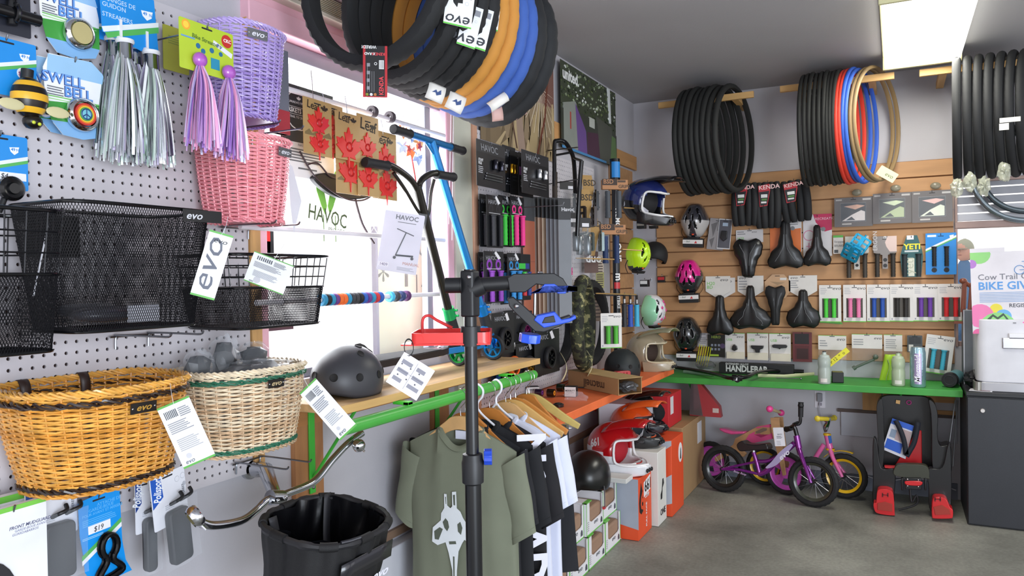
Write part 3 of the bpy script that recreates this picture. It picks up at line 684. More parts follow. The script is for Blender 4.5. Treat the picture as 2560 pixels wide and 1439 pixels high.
# ================================================================ LOWER LEFT PACKS
def oval(t,X,Y,z,w,h):
    b=B(); b.prism([(X(.08)+.06*cos(a*pi/12),Y(.98)+.09*sin(a*pi/12)) for a in range(24)],z,z+.006); P(t,'mudguard',b,M('2a2a2e',.5),bev=.002)
pack(RECT('L',-60,1238,52,1420,.07),'mudguard_pack','white mudguard box tucked behind, only its green top edge showing','mudguard','eceef2',[('r',0,0,1,.09,'6cbf45')],slot=False,th=.02)
pack(RECT('L',-60,1262,108,1500,.15,yaw=4),'mudguard_pack','front white box marked FRONT MUDGUARD with green top edge','mudguard','eef0f4',
  [('r',0,0,1,.05,'7ac94e'),('t','FRONT MUDGUARD',.42,.25,.035,'5d5f80',{'sh':.25,'b':.01}),('t','GARDE-BOUE AVANT',.50,.285,.026,'9a9cb4',{'sh':.25}),('t','GUARDABARROS',.46,.32,.026,'9a9cb4',{'sh':.25}),('fn',oval)],slot=False,th=.012,hook='steel hook holding the front mudguard box',off=.13)
def poli(R,label,seed,hk,dark=False):
    def f(t,X,Y,z,w,h):
        b=B(); b.rrect(X(.28),X(.86),Y(1.75),Y(.72),z,z+.02,.012,4); P(t,'mudguard',b,M('2b2b2f',.55),bev=.004)
        b=B(); b.grid(lambda u,v:(X(-.02+1.1*u),Y(.52+1.25*v),z+.024+.004*sin(u*9+v*3)),6,8); P(t,'clear_bag',b,CLR)
        b=B()
        for s in(0,.28): b.tube(poly([(X(.5+s),Y(.62),z),(X(.52+s),Y(.54),z+.02),(X(.66+s),Y(.50),z+.022),(X(.70+s),Y(.42),z+.012)],n=4),.0045,8)
        P(t,'clip',b,BLK)
    return pack(R,'mudguard_pack',label,'mudguard','e4e6ee',[('p',[(0.02,.02),(.30,.06),(.33,.42),(.02,.58)],'2258b8' if not dark else '1c3f8a'),('t','Polisport',.25,.50,.17,'f2f6fc',{'rot':84,'sh':.3,'b':.03,'sx':.55}),
      ('c',.76,.2,.07,'b9bcc6'),('c',.93,.18,.07,'b9bcc6'),('c',.76,.2,.06,'e4e6ee'),('c',.93,.18,.06,'e4e6ee'),('c',.95,.34,.05,'b9bcc6'),('t','EVEREST',.93,.60,.05,'6a6c74',{'rot':90}),('l',.35,.6,.6,.7,3,'b9bcc6'),('fn',f)],hook=hk,off=.1)
poli(RECT('L',64,1208,190,1345,.10),'mudguard card with blue band hanging left of the blue $19 card',1,None)
poli(RECT('L',338,1200,384,1330,.08,yaw=0),'narrow mudguard card seen half behind the right one',2,None,True)
poli(RECT('L',376,1178,468,1312,.13,yaw=6,roll=6),'mudguard card with blue band hanging right of the $19 card',3,'steel hook holding the right mudguard card')
def clip19(t,X,Y,z,w,h):
    b=B(); cx,cy=X(.60),Y(.60)
    for dz in(.004,.016):
        pts=[(cx+.020*cos(radians(a)),cy+.026*sin(radians(a)),z+dz) for a in range(-60,241,20)]; b.tube(pts,.004,8,flat=1.4)
        b.tube(poly([(cx+.010,cy-.022,z+dz),(cx+.008,cy-.034,z+dz),(cx+.028,cy-.055,z+dz),(cx+.024,cy-.068,z+dz),(cx-.026,cy-.073,z+dz),(cx-.028,cy-.058,z+dz),(cx-.010,cy-.036,z+dz),(cx-.010,cy-.022,z+dz)],n=3),.0042,8,flat=1.4)
    P(t,'clip',b,BLKG)
pack(RECT('L',196,1228,304,1460,.11,yaw=4,roll=2),'clip_pack','bright blue card priced $19 holding a black handlebar clip','clip','1193e8',
  [('t','ATTACHE DE',.45,.145,.035,'66bdf5'),('t','GARDE-BOUE',.25,.185,.035,'66bdf5'),('t','POUR AVANT ET ARRIERE',.10,.225,.030,'66bdf5'),('l',.1,.25,.9,.33,4,'55b0f0'),('r',.22,.33,.74,.42,'eef0f6'),('t','$19',.34,.405,.055,'3a3a44',{'sh':.15}),
   ('l',.08,.44,.7,.47,2,'9ad2f7'),('p',[(0.05,.62),(1,.36),(1,.41),(.05,.67)],'57b35c'),('p',[(0.05,.67),(1,.41),(1,.46),(.05,.72)],'eef0f6'),('fn',clip19)],rad=.006,hook='steel hook holding the $19 card',off=.1,
   shape=[(.03,.06),(.05,.04),(.97,0),(1,.02),(1,.62),(1.06,.85),(1.2,1),(.3,1),(.1,.8),(.08,.6),(.03,.4)])
# ---------------------------------------------------------------- chrome handlebar display
t=T('handlebar','chrome cruiser handlebar on a wall mounted stem with a bell at each end','handlebar',Matrix.Translation((XL,1.6,.9)))
W_=lambda x,y,z:(x-XL,y-1.6,z-.9)
HX=-1.46
pts=[W_(-1.44,1.235,.862),W_(-1.44,1.27,.848),W_(-1.45,1.36,.826),W_(-1.46,1.44,.832),W_(-1.48,1.52,.868),W_(-1.49,1.60,.868),W_(-1.50,1.70,.868),W_(-1.50,1.79,.93),W_(-1.50,1.90,.975)]
pts=[tuple(p) for p in[ (lambda q:W_(*q))(PL(px,py,o)) for px,py,o in((492,1300,.28),(530,1313,.28),(600,1302,.27),(640,1275,.25),(668,1250,.24),(720,1232,.23),(785,1203,.22),(830,1150,.22),(870,1108,.22),(905,1082,.22))]]
b=B(); b.tube(poly(pts,n=6),.011,14); P(t,'bar',b,M('c9ccd2',.1,1))
def bellw(t,px,py,o,r,facing,col=None):
    c=V(W_(*PL(px,py,o))); b=B(); b.T=Matrix.Translation(c)@facing
    b.lathe([(r*.8,-.008),(r,-.002),(r*.98,.006),(r*.80,.014),(r*.5,.020),(.0001,.022)] if not col else [(r*.8,-.012),(r,-.004),(r,.006),(r*.85,.012),(r*.8,.010)],24)
    m=[M('d6d8dd',.12,1)]
    if col: b.mi=1; b.lathe([(.0001,.0105),(r*.82,.0105)],24); m.append(M(col,.4))
    b.mi=0; b.cyl((r*.7,r*.7,0),(r*1.1,r*1.1,.003),.003,6); P(t,'bell',b,m)
bellw(t,488,1290,.30,.026,Matrix.Rotation(radians(35),4,'Y')@Matrix.Rotation(radians(-55),4,'X'),'b0a468')
bellw(t,895,1113,.245,.021,Matrix.Rotation(radians(80),4,'Y')@Matrix.Rotation(radians(0),4,'X'))
b=B(); A=V(W_(*PL(640,1172,.03))); E_=V(W_(*PL(690,1245,.24)))
b.tube([A,A+V((.05,-.01,.005)),E_],[.024,.022,.016],14); b.tube([E_+V((0,-.022,.008)),E_+V((0,.022,-.004))],.020,16); P(t,'stem',b,M('c4c7cd',.15,1))
b=B(); b.lathe([(.0001,0),(.032,0),(.032,.012),(.026,.018),(.0001,.018)],20,'x',(0,A.y,A.z)); P(t,'wall_flange',b,ALU)
b=B()
for dy in(-.012,.012): b.ell(tuple(E_+V((.02,dy,0))),(.005,.005,.005),8,6)
P(t,'bolt',b,CHR,kind='stuff')
# black fabric basket
MB=shift(at(790,1350,.395),y=-.19)@Matrix.Rotation(radians(9),4,'X')
t=T('fabric_basket','black soft fabric handlebar basket hanging from the chrome bar','basket',MB)
pt=frust(.30,.27,.25,.86,.86,n=96,e=2.7)
def fab(u,v):
    p=pt(u,v); k=.005*sin(u*2*pi*9+1)*v+.004*sin(u*2*pi*17)*v+.003*sin(v*9+u*20); l=sqrt(p.x**2+p.z**2)+1e-6; return (p.x*(1+k/l),p.y+.004*sin(u*2*pi*8)*v,p.z*(1+k/l))
fabm=M('0f0f12',.6,bump=.5,bscale=900); fabi=M('0d0d10',.25,bump=.3,bscale=30)
b=B(); b.grid(lambda u,v:fab(u,v),96,10,cu=True); P(t,'outer',b,fabm)
def inn(u,v):
    p=V(fab(u,v)); k=.90-.03*sin(u*2*pi*7+v*5)-.02*sin(u*2*pi*13-v*9); return (p.x*k,.005+p.y,p.z*k)
b=B(); b.grid(inn,96,12,cu=True); b.prism([inn(i/48,.02)[0::2] for i in range(48)],.004,.005) if False else None; P(t,'lining',b,fabi)
b=B(); b.grid(lambda u,v:(pt(u,.03).x*v,.012+.012*sin(u*30)*v*(1-v)*4,pt(u,.03).z*v),48,6,cu=True); P(t,'floor',b,fabi)
b=B(); b.tube([pt(i/96,1.0) for i in range(96)],[.0085+.0025*(1 if i%12 in(5,6,7) else 0) for i in range(96)],8,closed=True); P(t,'rim',b,M('1c1c20',.5))
for u0 in(.02,.15,.27,.38,.52,.63,.75,.88):
    b=B(); pts=[pt(u0+du,1.0) for du in(-.022,-.011,0,.011,.022)]; b.tube(pts,.0115,10); P(t,'rim_wrap',b,fabm)
b=B(); p0,p1=pt(.30,1.03),pt(.36,1.03); b.tube([pt(u,1.035) for u in(.29,.32,.35)],.0045,8); P(t,'rim_bar',b,M('5a5c62',.3,.9))
for k,(u0,u1,dx) in enumerate(((.62,.42,.02),(.88,.30,-.02))):
    a,c=V(inn(u0,1)),V(inn(u0,.15)); mid=(a+c)/2+V((dx,0,.03)); e=V(inn(u0,.98)); q=V(inn(u1,.95))
    pp=poly([a+V((0,.008,0)),mid,V((mid.x*.4,.05,.02)),(q+V((mid.x*.4,.05,0)))/2,q],n=6); b=B(); vs=[]
    for p in pp: vs+=[p+V((-.013,0,0)),p+V((.013,0,0))]
    b.mesh(vs,[(2*i,2*i+1,2*i+3,2*i+2) for i in range(len(pp)-1)]); o=P(t,'strap',b,M('2a2a2f',.6)); mo=o.modifiers.new('solid','SOLIDIFY'); mo.thickness=.002
b=B(); b.grid(lambda u,v:(-.10+.2*u,.165+.045*v+.0,pt(.25,.75).z+.006+.0*v-.006*cos(pi*(u-.5))*0),4,2); o=P(t,'front_panel',b,M('24242a',.25,coat=.4)); mo=o.modifiers.new('solid','SOLIDIFY'); mo.thickness=.002
b=B(); b.T=Matrix.Translation((.035,.118,.131)); b.text('evo',0,0,0,.024,.3,.03,sx=1.3); P(t,'lettering',b,M('e8e8f4',.5),smooth=0)
# ================================================================ ON THE PLYWOOD SHELF
def skate_helmet(MW,label,r=.112,col='2b2c30',rough=.45,holes=True,h=1.0):
    t=T('skate_helmet',label,'helmet',MW); m=M(col,rough)
    b=B()
    def fn(u,v):
        a=2*pi*u; ph=v*pi*.62; x=r*cos(a)*sin(ph)*.92; y=r*1.14*sin(a)*sin(ph); z=r*h*(cos(ph)*.98+.42)
        z+= .012*cos(2*a)*(v**4)*-1
        return (x,y,max(z,0.0))
    b.grid(fn,48,20,cu=True); o=P(t,'shell',b,m); mo=o.modifiers.new('solid','SOLIDIFY'); mo.thickness=.006; mo.offset=-1
    b=B(); b.grid(lambda u,v:tuple(V(fn(u,v))*.93+V((0,0,.001))),32,12,cu=True); P(t,'liner',b,M('111114',.8))
    if holes:
        for a,v in((-25,.72),(15,.72),(55,.72),(95,.70),(-65,.72),(-105,.7),(-10,.36),(60,.36),(20,.18)):
            p=V(fn((a%360)/360,v)); q=V(fn(((a+3)%360)/360,v)); s_=V(fn((a%360)/360,v+.03)); n=(q-p).cross(s_-p).normalized()*-1
            if n.dot(p-V((0,0,.03)))<0: n=-n
            R=n.to_track_quat('Z','Y').to_matrix().to_4x4(); b=B(); b.T=Matrix.Translation(p+n*.0006)@R
            b.lathe([(.0001,.0002),(.0095,.0002),(.0115,.0012),(.0125,.0)],16); P(t,'vent_hole',b,M('08080a',.7))
    return t
skate_helmet(Matrix.Translation((-1.535,1.86,1.063))@Matrix.Rotation(radians(0),4,'Z'),'matte dark grey skate helmet with round holes on the plywood shelf',.112,'3a3b40',.42)
def wheel(t,c,ax,R,wd,hub,tyre='17171a',sp=6,name='wheel'):
    ax=V(ax).normalized(); Q=ax.to_track_quat('Z','Y').to_matrix().to_4x4(); Tm=Matrix.Translation(c)@Q
    b=B(); b.T=Tm; b.lathe([(R*.78,-wd*.45),(R*.93,-wd*.5),(R,-wd*.2),(R,wd*.2),(R*.93,wd*.5),(R*.78,wd*.45),(R*.78,-wd*.45)],32); o=P(t,name,b,M(tyre,.6))
    b=B(); b.T=Tm; b.lathe([(R*.79,-wd*.42),(R*.66,-wd*.42),(R*.64,0),(R*.66,wd*.42),(R*.79,wd*.42)],28); b.lathe([(.0001,-wd*.4),(R*.24,-wd*.4),(R*.24,wd*.4),(.0001,wd*.4)],16)
    for k in range(sp):
        a=2*pi*k/sp; b.T=Tm@Matrix.Rotation(a,4,'Z'); b.bb(R*.2,R*.68,-R*.07,R*.07,-wd*.28,wd*.28)
    P(o,'hub',b,M(hub,.18,.9))
    b=B(); b.T=Tm; b.cyl((0,0,-wd*.9),(0,0,wd*.9),R*.10,10); P(o,'axle',b,BLKG)
    return o
def scooter(name,label,PC,top,rear,col,grip,hub,clampc,bard,bw,shape='Y',deckw=.10,colr=.017,deckc=None):
    """world points: PC front wheel contact, top = bar centre, rear = rear wheel contact"""
    t=T(name,label,'scooter',Matrix.Translation(PC)); o=lambda p:V(p)-V(PC)
    bd=V(bard).normalized(); PCv=V((0,0,0)); tp=o(top); rr_=o(rear); up=(tp-V((0,0,.05))).normalized()
    m=M(col,.3,.6,coat=.4); dirn=(rr_-PCv).normalized()
    wheel(t,V((0,0,.055)),bd,.055,.024,hub)
    hd=V((0,0,.16))+ (tp-V((0,0,.16)))*.0; cb=tp.normalized()
    fk=V((0,0,.055))+up*.075
    b=B()
    for s in(-1,1): b.tube([V((0,0,.055))+bd*.022*s,V((0,0,.055))+up*.06+bd*.024*s,V((0,0,.055))+up*.095+bd*.006*s],[.010,.011,.013],8)
    P(t,'fork',b,BLKG if col!='1f7fc4' else m)
    b=B(); b.tube([fk,fk+up*.09],[.026,.022],14); P(t,'head_tube',b,BLK)
    b=B(); b.tube([fk+up*.088,fk+up*.135],.0245,16)
    for s in(.1,.125): b.tube([fk+up*s+V((.02,.012,0)),fk+up*s+V((.034,.012,0))],.005,6)
    P(t,'clamp',b,M(clampc,.25,.6))
    b=B(); b.tube([fk+up*.13,tp-up*(.06 if shape=='Y' else 0)],colr,12)
    if shape=='Y':
        k=tp-up*.07
        for s in(-1,1):
            b.tube(poly([k-up*.02,k+bd*s*.03+up*.03,k+bd*s*bw*.28+up*.07,k+bd*s*bw*.5+up*.068],n=5),colr*.75,10)
            b.tube(poly([k-up*.13,k-up*.09+bd*s*.035,k-up*.01+bd*s*bw*.18,k+up*.045+bd*s*bw*.27],n=5),colr*.38,8)
        e=[k+bd*s*bw*.5+up*.068 for s in(-1,1)]
    else:
        b.tube([tp-bd*bw*.5,tp+bd*bw*.5],colr*.85,12)
        for s in(-1,1): b.tube([tp-up*.07,tp+bd*s*.055],colr*.35,6)
        e=[tp+bd*s*bw*.5 for s in(-1,1)]
    P(t,'steering_bar',b,m)
    for s,q in zip((-1,1),e):
        g=B(); d=bd*s; q0=q-d*.075
        g.tube([q0,q0+d*.008]+[q0+d*(.012+.011*i) for i in range(8)]+[q0+d*.105,q0+d*.112],[.0185,.0165]+[.0165-.0008*(i%2) for i in range(8)]+[.0185,.016],14); P(t,'grip',g,M(grip,.6))
    # deck
    n=dirn.cross(V((0,0,1))).normalized(); dz=.055
    a=up*.10+V((0,0,.055)); d0=dirn*.13+V((0,0,.075)); d1=rr_+V((0,0,.07))-dirn*.05
    b=B(); b.tube([fk+up*.03,d0+V((0,0,.0))],[.022,.02],8); b.tube([fk+up*.0,d0-V((0,0,.012))+dirn*.02],.014,8); P(t,'neck',b,ALU if col!='1f7fc4' else m)
    b=B(); q=(d1-d0).normalized(); s_=n*deckw/2; u_=V((0,0,.012))
    L0,L1=d0-q*.02,d1
    b.mesh([L0-s_*.6-u_,L0+s_*.6-u_,L0+s_*.6+u_,L0-s_*.6+u_,L0+q*.08-s_-u_,L0+q*.08+s_-u_,L0+q*.08+s_+u_,L0+q*.08-s_+u_,L1-s_-u_,L1+s_-u_,L1+s_+u_,L1-s_+u_],
      [(0,1,5,4),(1,2,6,5),(2,3,7,6),(3,0,4,7),(4,5,9,8),(5,6,10,9),(6,7,11,10),(7,4,8,11),(0,3,2,1),(8,9,10,11)])
    P(t,'deck',b,M(deckc or col,.4,.4),bev=.002)
    b=B(); z_=V((0,0,.0125)); vs=[L0+q*.09-s_*.93+z_,L0+q*.09+s_*.93+z_,L1+s_*.93+z_,L1-s_*.93+z_]; b.mesh(vs+[v+V((0,0,.001)) for v in vs],[(0,1,2,3),(4,5,6,7),(0,1,5,4),(1,2,6,5),(2,3,7,6),(3,0,4,7)]); P(t,'grip_tape',b,M('1b1b1d',.95))
    wheel(t,rr_+V((0,0,.055)),n,.055,.024,hub)
    b=B(); b.tube(poly([L1+z_,rr_+V((0,0,.12))+q*.0,rr_+V((0,0,.10))+q*.07],n=4),.018,6,flat=.25); P(t,'brake_fender',b,BLK)
    return t
sz=1.063
P_front=PF(1148,914,sz); 
scooter('stunt_scooter','black stunt scooter with green clamp and green hubs in front of the window',(P_front.x,P_front.y,sz),PL(1032,424,.17),(-1.60,1.93,sz),'2a2722','1b1b1e','35b85a','2fb567',(.1,1,0),.42,deckc='2b2222')
scooter('stunt_scooter','blue stunt scooter leaning behind the black one at the window',(-1.565,2.875,sz),PL(1078,352,.12),(-1.66,2.08,sz),'1f7fc4','1b1b1e','1f7fc4','1f86cf','1f7fc4',(-.05,1,0),.46,shape='T') if False else None
scooter('stunt_scooter','blue stunt scooter leaning behind the black one at the window',(-1.565,2.875,sz),PL(1078,352,.12),(-1.66,2.08,sz),'1f7fc4','1b1b1e','1f86cf','1f7fc4',(-.05,1,0),.46,shape='T')
# scooter manual in clear sleeve
def scdraw(t,X,Y,z,w,h):
    b=B(); q=lambda u,v:(X(u),Y(v),z+.0006)
    b.tube([q(.36,.28),q(.80,.36)],.0015,5); b.tube([q(.60,.32),q(.42,.72)],.0018,5); b.tube([q(.42,.72),q(.86,.70)],.003,5)
    for u,v in((.40,.76),(.84,.74)): b.cyl((X(u),Y(v),z),(X(u),Y(v),z+.0015),.005,10)
    P(t,'scooter_drawing',b,M('3c3e44',.6),smooth=0)
MR=RC(1002,606,100,150,2.42,yaw=0,roll=-10)
pack(MR,'manual_sheet','white scooter manual in a clear sleeve hanging on the black scooter','paper','e6e4f0',[('t','HAVOC',.28,.12,.078,'4d4e57',{'b':.02}),('l',.35,.15,.85,.18,1,'80828a'),('t','MANUAL',.62,.86,.05,'c98a7a',{}),('r',.02,.86,.28,.93,'f6f4fa'),('t','1409',.05,.92,.05,'7a6a90',{}),('l',.5,.9,.95,.96,3,'a9abb8'),('fn',scdraw)],slot=False,bag=(-.04,-.03,1.05,1.03,.004))
# ================================================================ WINDOW DISPLAY
def dowel(label,a,b_,off,r=.0085,col='e3dfe4'):
    p,q=PL(*a,off),PL(*b_,off); q.z=p.z=(p.z+q.z)/2; b=B(); b.cyl(p,q,r,12); S('dowel',label,'rod',b,M(col,.5)); return p,q
dowel('thin white rod across the top of the window carrying the leaf cards',(640,212),(1110,330),.08)
dowel('thin white rod across the middle of the window',(600,566),(1110,600),.07)
dowel('thin white rod low in the window threaded with coloured rings',(640,755),(1112,735),.08)
RL=['teal ring at the left end of the low window rod','black ring next to the leftmost teal ring','teal ring between a black and a purple ring','purple ring touching the first orange ring','orange ring touching the purple ring','orange ring touching a teal ring','teal ring between orange and dark grey rings','dark grey ring touching the teal ring after the oranges','dark grey ring touching a black ring','black ring between dark grey and blue rings','blue ring right after the black ring','purple ring between a blue and a teal ring','teal ring touching the red ring','red ring on the low window rod','blue ring right of the red one, last of the long run']
def rings(cs,x0,x1,y0,y1,r,tag_,off=.08,wd=None):
    n=len(cs)
    for i,c in enumerate(cs):
        x=x0+(x1-x0)*(i+.5)/n; y=y0+(y1-y0)*(i+.5)/n; p=PL(x,y,off); p.z=1.358 if y>500 else 2.012
        b=B(); wv=wd or .017; b.lathe([(.0095,-wv/2),(r,-wv/2),(r*1.06,-wv/4),(r*1.06,wv/4),(r,wv/2),(.0095,wv/2),(.0095,-wv/2)],20,'y')
        nm={'2f8fb8':'teal','1d1d20':'black','6a3a86':'purple','ef6f2d':'orange','3c3d42':'dark grey','2e5fb5':'blue','c8343a':'red','49b6dd':'sky blue','2f3f6e':'navy','5a2c62':'plum','4b4348':'grey'}[c]
        S('foam_ring',tag_[i] if isinstance(tag_,list) else RL[i],"ring",b,M(c,.6),Matrix.Translation(p),group='coloured rings on the window rods')
rings(['2f8fb8','1d1d20','2f8fb8','6a3a86','ef6f2d','ef6f2d','2f8fb8','3c3d42','3c3d42','1d1d20','2e5fb5','6a3a86','2f8fb8','c8343a','2e5fb5'],800,952,752,744,.019,0)
rings(['49b6dd','3c3d42','2f3f6e','5a2c62'],968,1022,742,740,.019,['sky blue ring standing apart on the low window rod','dark grey ring right of the sky blue one','navy ring second from the right end of the low rod','plum ring at the right end of the low window rod'])
rings(['4b4348'],922,940,272,276,.02,['left of the two dark rings on the top window rod'],wd=.02); rings(['4b4348'],966,984,290,294,.02,['right of the two dark rings on the top window rod'],wd=.02)
# maple leaf cards
LEAF=[(0,-1.15),(.05,-.55),(.55,-.62),(.45,-.42),(1,.0),(.85,.1),(.95,.42),(.62,.36),(.52,.5),(.22,.18),(.32,.75),(.15,.68),(0,1.05)]
LEAF=LEAF+[(-x,y) for x,y in LEAF[-2:0:-1]]
def leafs(sc_,pos,c='d8322f'):
    def f(t,X,Y,z,w,h):
        for (u,v,k) in pos:
            b=B(); s=k*w*.5; b.prism([(X(u)+x*s,Y(v)+y*s) for x,y in LEAF],z,z+.006); o=P(t,'leaf_reflector',b,M(c,.25,coat=.4),bev=.001)
            b=B(); b.ring((X(u),Y(v)-.0*s,z+.007),s*.22,s*.05,'z',16,5); P(o,'stud',b,M('b3201f',.3))
    return f
kraft='b3925f'
for k,(x0,y0,x1,y1,of,pos,lab,tr) in enumerate(((758,250,828,388,.12,[(.5,.42,.75),(.52,.80,.68)],'kraft card with two small red maple leaves, leftmost of the cards',0),
   (806,262,856,394,.105,[(.45,.44,.8),(.45,.80,.7)],'kraft card with two small red leaves, second from the left',0),
   (838,283,898,400,.13,[(.5,.72,1.0)],'kraft card with one large red maple leaf in the middle, upper',0),
   (840,390,900,485,.11,[(.55,.42,.95)],'kraft card with one large red maple leaf in the middle, lower',0),
   (893,290,946,490,.12,[(.42,.40,.85),(.45,.78,.9)],'kraft card with two large red leaves, second from the right',0),
   (930,330,990,498,.10,[(.5,.42,.8),(.55,.80,.85)],'kraft card with two large red leaves, rightmost behind the scooter bar',0))):
    el=[('t','Leaf',.12,.17,.14 if y1-y0>120 else .16,'33281c',{'rot':-6,'b':.02})]
    hh=(y1-y0)
    el+=[('p',[(.74+x*.14,.13-y*.14*(x1-x0)/hh*1.0) for x,y in LEAF],'33281c')]
    el+=[('p',[(.05,.62),(.2,.55),(.3,.62),(.5,.56),(.7,.62),(.9,.55),(.98,.63),(.98,.66),(.05,.66)],'7d6a44')]
    el+=[('fn',leafs(1,pos))]
    if k==3: el=el[2:]
    pack(RECT('L',x0,y0,x1,y1,of,yaw=0),'leaf_reflector_card',lab,'reflector',kraft,el,slot=True,rad=.002)
for k,(px,py0,py1) in enumerate(((790,205,255),(845,220,285),(1060,340,470))):
    pass
# basket leaflet on the glass
pack(RECT('L',702,222,832,446,.03),'leaflet','dark leaflet with round basket emblem and white text half in the window','poster','e8e8ea',
  [('r',0,0,1,.62,'33363a'),('r',.35,.0,1,.25,'4b4f4a'),('c',.33,.27,.26,'e9e9e9'),('c',.33,.27,.245,'2b2d31'),('r',.09,.235,.57,.24,'dcdcdc'),('r',.09,.315,.57,.32,'dcdcdc'),('t','BASKETS',.085,.30,.052,'efefef',{'b':.02,'sx':.85}),('t',"CANADA'S FINEST",.13,.20,.026,'dcdcdc',{}),('t','TRAIL TO 2017',.15,.36,.026,'dcdcdc',{}),
   ('p',[(.33+x*.04,.14-y*.025) for x,y in LEAF],'efefef'),('l',.1,.68,.95,.84,5,'6a6c70'),('t','NATURE CONNECTS',.3,.66,.03,'8a8c92',{}),('r',.72,.92,.78,.96,'2f5fa8'),('r',.80,.92,.86,.96,'33a0c9'),('r',.88,.92,.94,.96,'b5372f'),('l',.3,.88,.68,.92,1,'6a6c70')],slot=False)
b=B(); b.bb(-.03,.03,-.13,.12,-.01,.01); t=S('carton','narrow grey and red carton edge between lilac basket and window leaflet','box',b,M('6a6c78',.5),at(698,225,.09),bev=.001)
b=B(); b.bb(-.031,.031,-.13,-.06,-.011,.011); P(t,'red_band',b,M('a3323c',.5))
# window stickers
t=T('window_sticker','green monster hand sticker with green lettering on the glass','sticker',at(818,515,.0))
b=B()
for s in(-1,1):
    b.prism([(s*.012,-.03),(s*.030,.0),(s*.052,.048),(s*.060,.10),(s*.045,.125),(s*.03,.10),(s*.015,.05),(s*.002,.0)],0,.001)
P(t,'green_hand',b,M('79b648',.5),smooth=0)
b=B(); b.text('HAVOC',-.10,-.045,.002,.05,0,.01,rot=-8,sx=.8); b.text('PRO SCOOTERS',-.0,-.085,.002,.015,0,0,rot=-5); P(t,'lettering',b,M('4a5a3a',.5),smooth=0)
b=B(); b.bb(-.05,.01,.115,.12,0,.001); b.bb(-.022,-.018,-.12,-.03,0,.001); b.bb(.038,.042,-.12,-.03,0,.001); P(t,'drip',b,M('6f8a5a',.5))
t=T('window_sticker','red and black square sticker low on the left of the glass','sticker',at(648,606,.0))
b=B(); b.rrect(-.075,.06,-.07,.075,-.001,0,.01); P(t,'black_field',b,M('1a1a1e',.5),smooth=0)
b=B(); b.bb(-.07,.045,-.03,.005,0,.001); b.bb(-.07,-.045,-.03,.07,0,.001); b.bb(.0,.045,-.03,.07,0,.001); b.bb(-.045,-.02,.035,.07,0,.001); P(t,'red_figure',b,M('e8251f',.5),smooth=0)
# black part with cables hung in the window
t=T('brake_cable_set','black part with looping cables hanging behind the leaf cards','cable',at(840,470,.04))
b=B(); b.prism(poly2([(-.12,.02),(-.05,.045),(.06,.035),(.17,.0),(.15,-.02),(.04,-.035),(-.05,-.02)]),-.01,.012); P(t,'body',b,BLK,bev=.004)
b=B(); b.tube(poly([(-.17,.10,0),(-.12,.03,.01),(-.05,-.01,.015),(.04,-.035,.015),(.13,-.03,.01),(.2,.0,0),(.22,.05,0)],n=6),.003,6); b.tube(poly([(.10,-.02,0),(.10,-.06,.01),(.13,-.12,.01),(.19,-.18,.01)],n=6),.004,6); b.tube(poly([(-.14,.06,.0),(-.10,.07,.01),(-.05,.035,.015),(.0,.03,.01)],n=6),.0028,6); P(t,'cable',b,M('3b2a30',.5))
# pinwheel stars
t=T('pinwheel','orange and blue star pinwheels on a red stick in the window','pinwheel',at(1020,362,.07))
for k,(x,y,c) in enumerate(((-.04,.05,'e58a3c'),(.02,.045,'8aa3c8'),(.06,.02,'f0b06a'),(-.05,-.01,'c2cbe0'),(.0,-.02,'e8834e'),(.045,-.04,'9fb0d4'))):
    b=B()
    for i in range(5):
        a=2*pi*i/5+k; b.mesh([(x,y,.004+.002*k),(x+.036*cos(a),y+.036*sin(a),.002*k),(x+.018*cos(a+.63),y+.018*sin(a+.63),.014+.002*k)],[(0,1,2)]); b.mesh([(x,y,.004+.002*k),(x+.036*cos(a),y+.036*sin(a),.002*k),(x+.018*cos(a-.63),y+.018*sin(a-.63),.001+.002*k)],[(0,1,2)])
    P(t,'star',b,M(c,.4),smooth=0)
b=B(); b.prism([(.05+.02*(1 if i%2==0 else .45)*cos(i*pi/5),.0+.02*(1 if i%2==0 else .45)*sin(i*pi/5)) for i in range(10)],.018,.02); b.prism([(-.02+.018*(1 if i%2==0 else .45)*cos(i*pi/5),-.02+.018*(1 if i%2==0 else .45)*sin(i*pi/5)) for i in range(10)],.018,.02); P(t,'red_star',b,M('cf3f33',.4),kind='stuff')
b=B(); b.tube([(.02,-.03,0),(.05,-.14,0)],.003,6); P(t,'stick',b,M('c9302f',.5))
S('paper_pennant','white folded paper triangle hanging right of the pink basket','paper',B().mesh([(-.02,.11,0),(.0,.1,0),(.035,.0,0),(.0,-.10,0),(-.012,-.02,0)],[(0,1,2,3,4)]),M('dcdce4',.6),at(733,500,.12),smooth=0)
t=T('sign_board','large beige board with handwritten letters leaning outside the window','board',FR('L',PL(1015,735,-.16)))
b=B(); b.bb(-.20,.17,-.42,.28,-.006,0); P(t,'panel',b,M('c9c4a8',.7,noise=.05))
b=B(); b.bb(.17,.21,-.42,.28,-.02,.01); P(t,'post',b,wood('c79a62','z'),bev=.002)
b=B(); b.bb(-.215,-.20,-.42,.28,-.015,.006); P(t,'edge',b,M('8d8791',.6))
b=B(); b.text('*',-.20,.0,.001,.14,0,.0); b.text('T',-.09,.03,.001,.13,0,-.02,sx=1.7); b.text('14',.05,.0,.001,.09,0,-.02); b.text('OR',-.14,.13,.001,.10,0,-.02); b.text('04',.09,.16,.001,.12,0,-.02); P(t,'handwriting',b,M('6a685c',.7),smooth=0)
for k,(a,c) in enumerate((((1128,262),(1122,560)),((1134,262),(1130,600)))):
    b=B(); b.tube([PL(*a,.03),PL(*c,.03)],.0014,5); S('blind_cord',['left white blind cord hanging beside the window','right white blind cord hanging beside the window'][k],'cord',b,WHT)
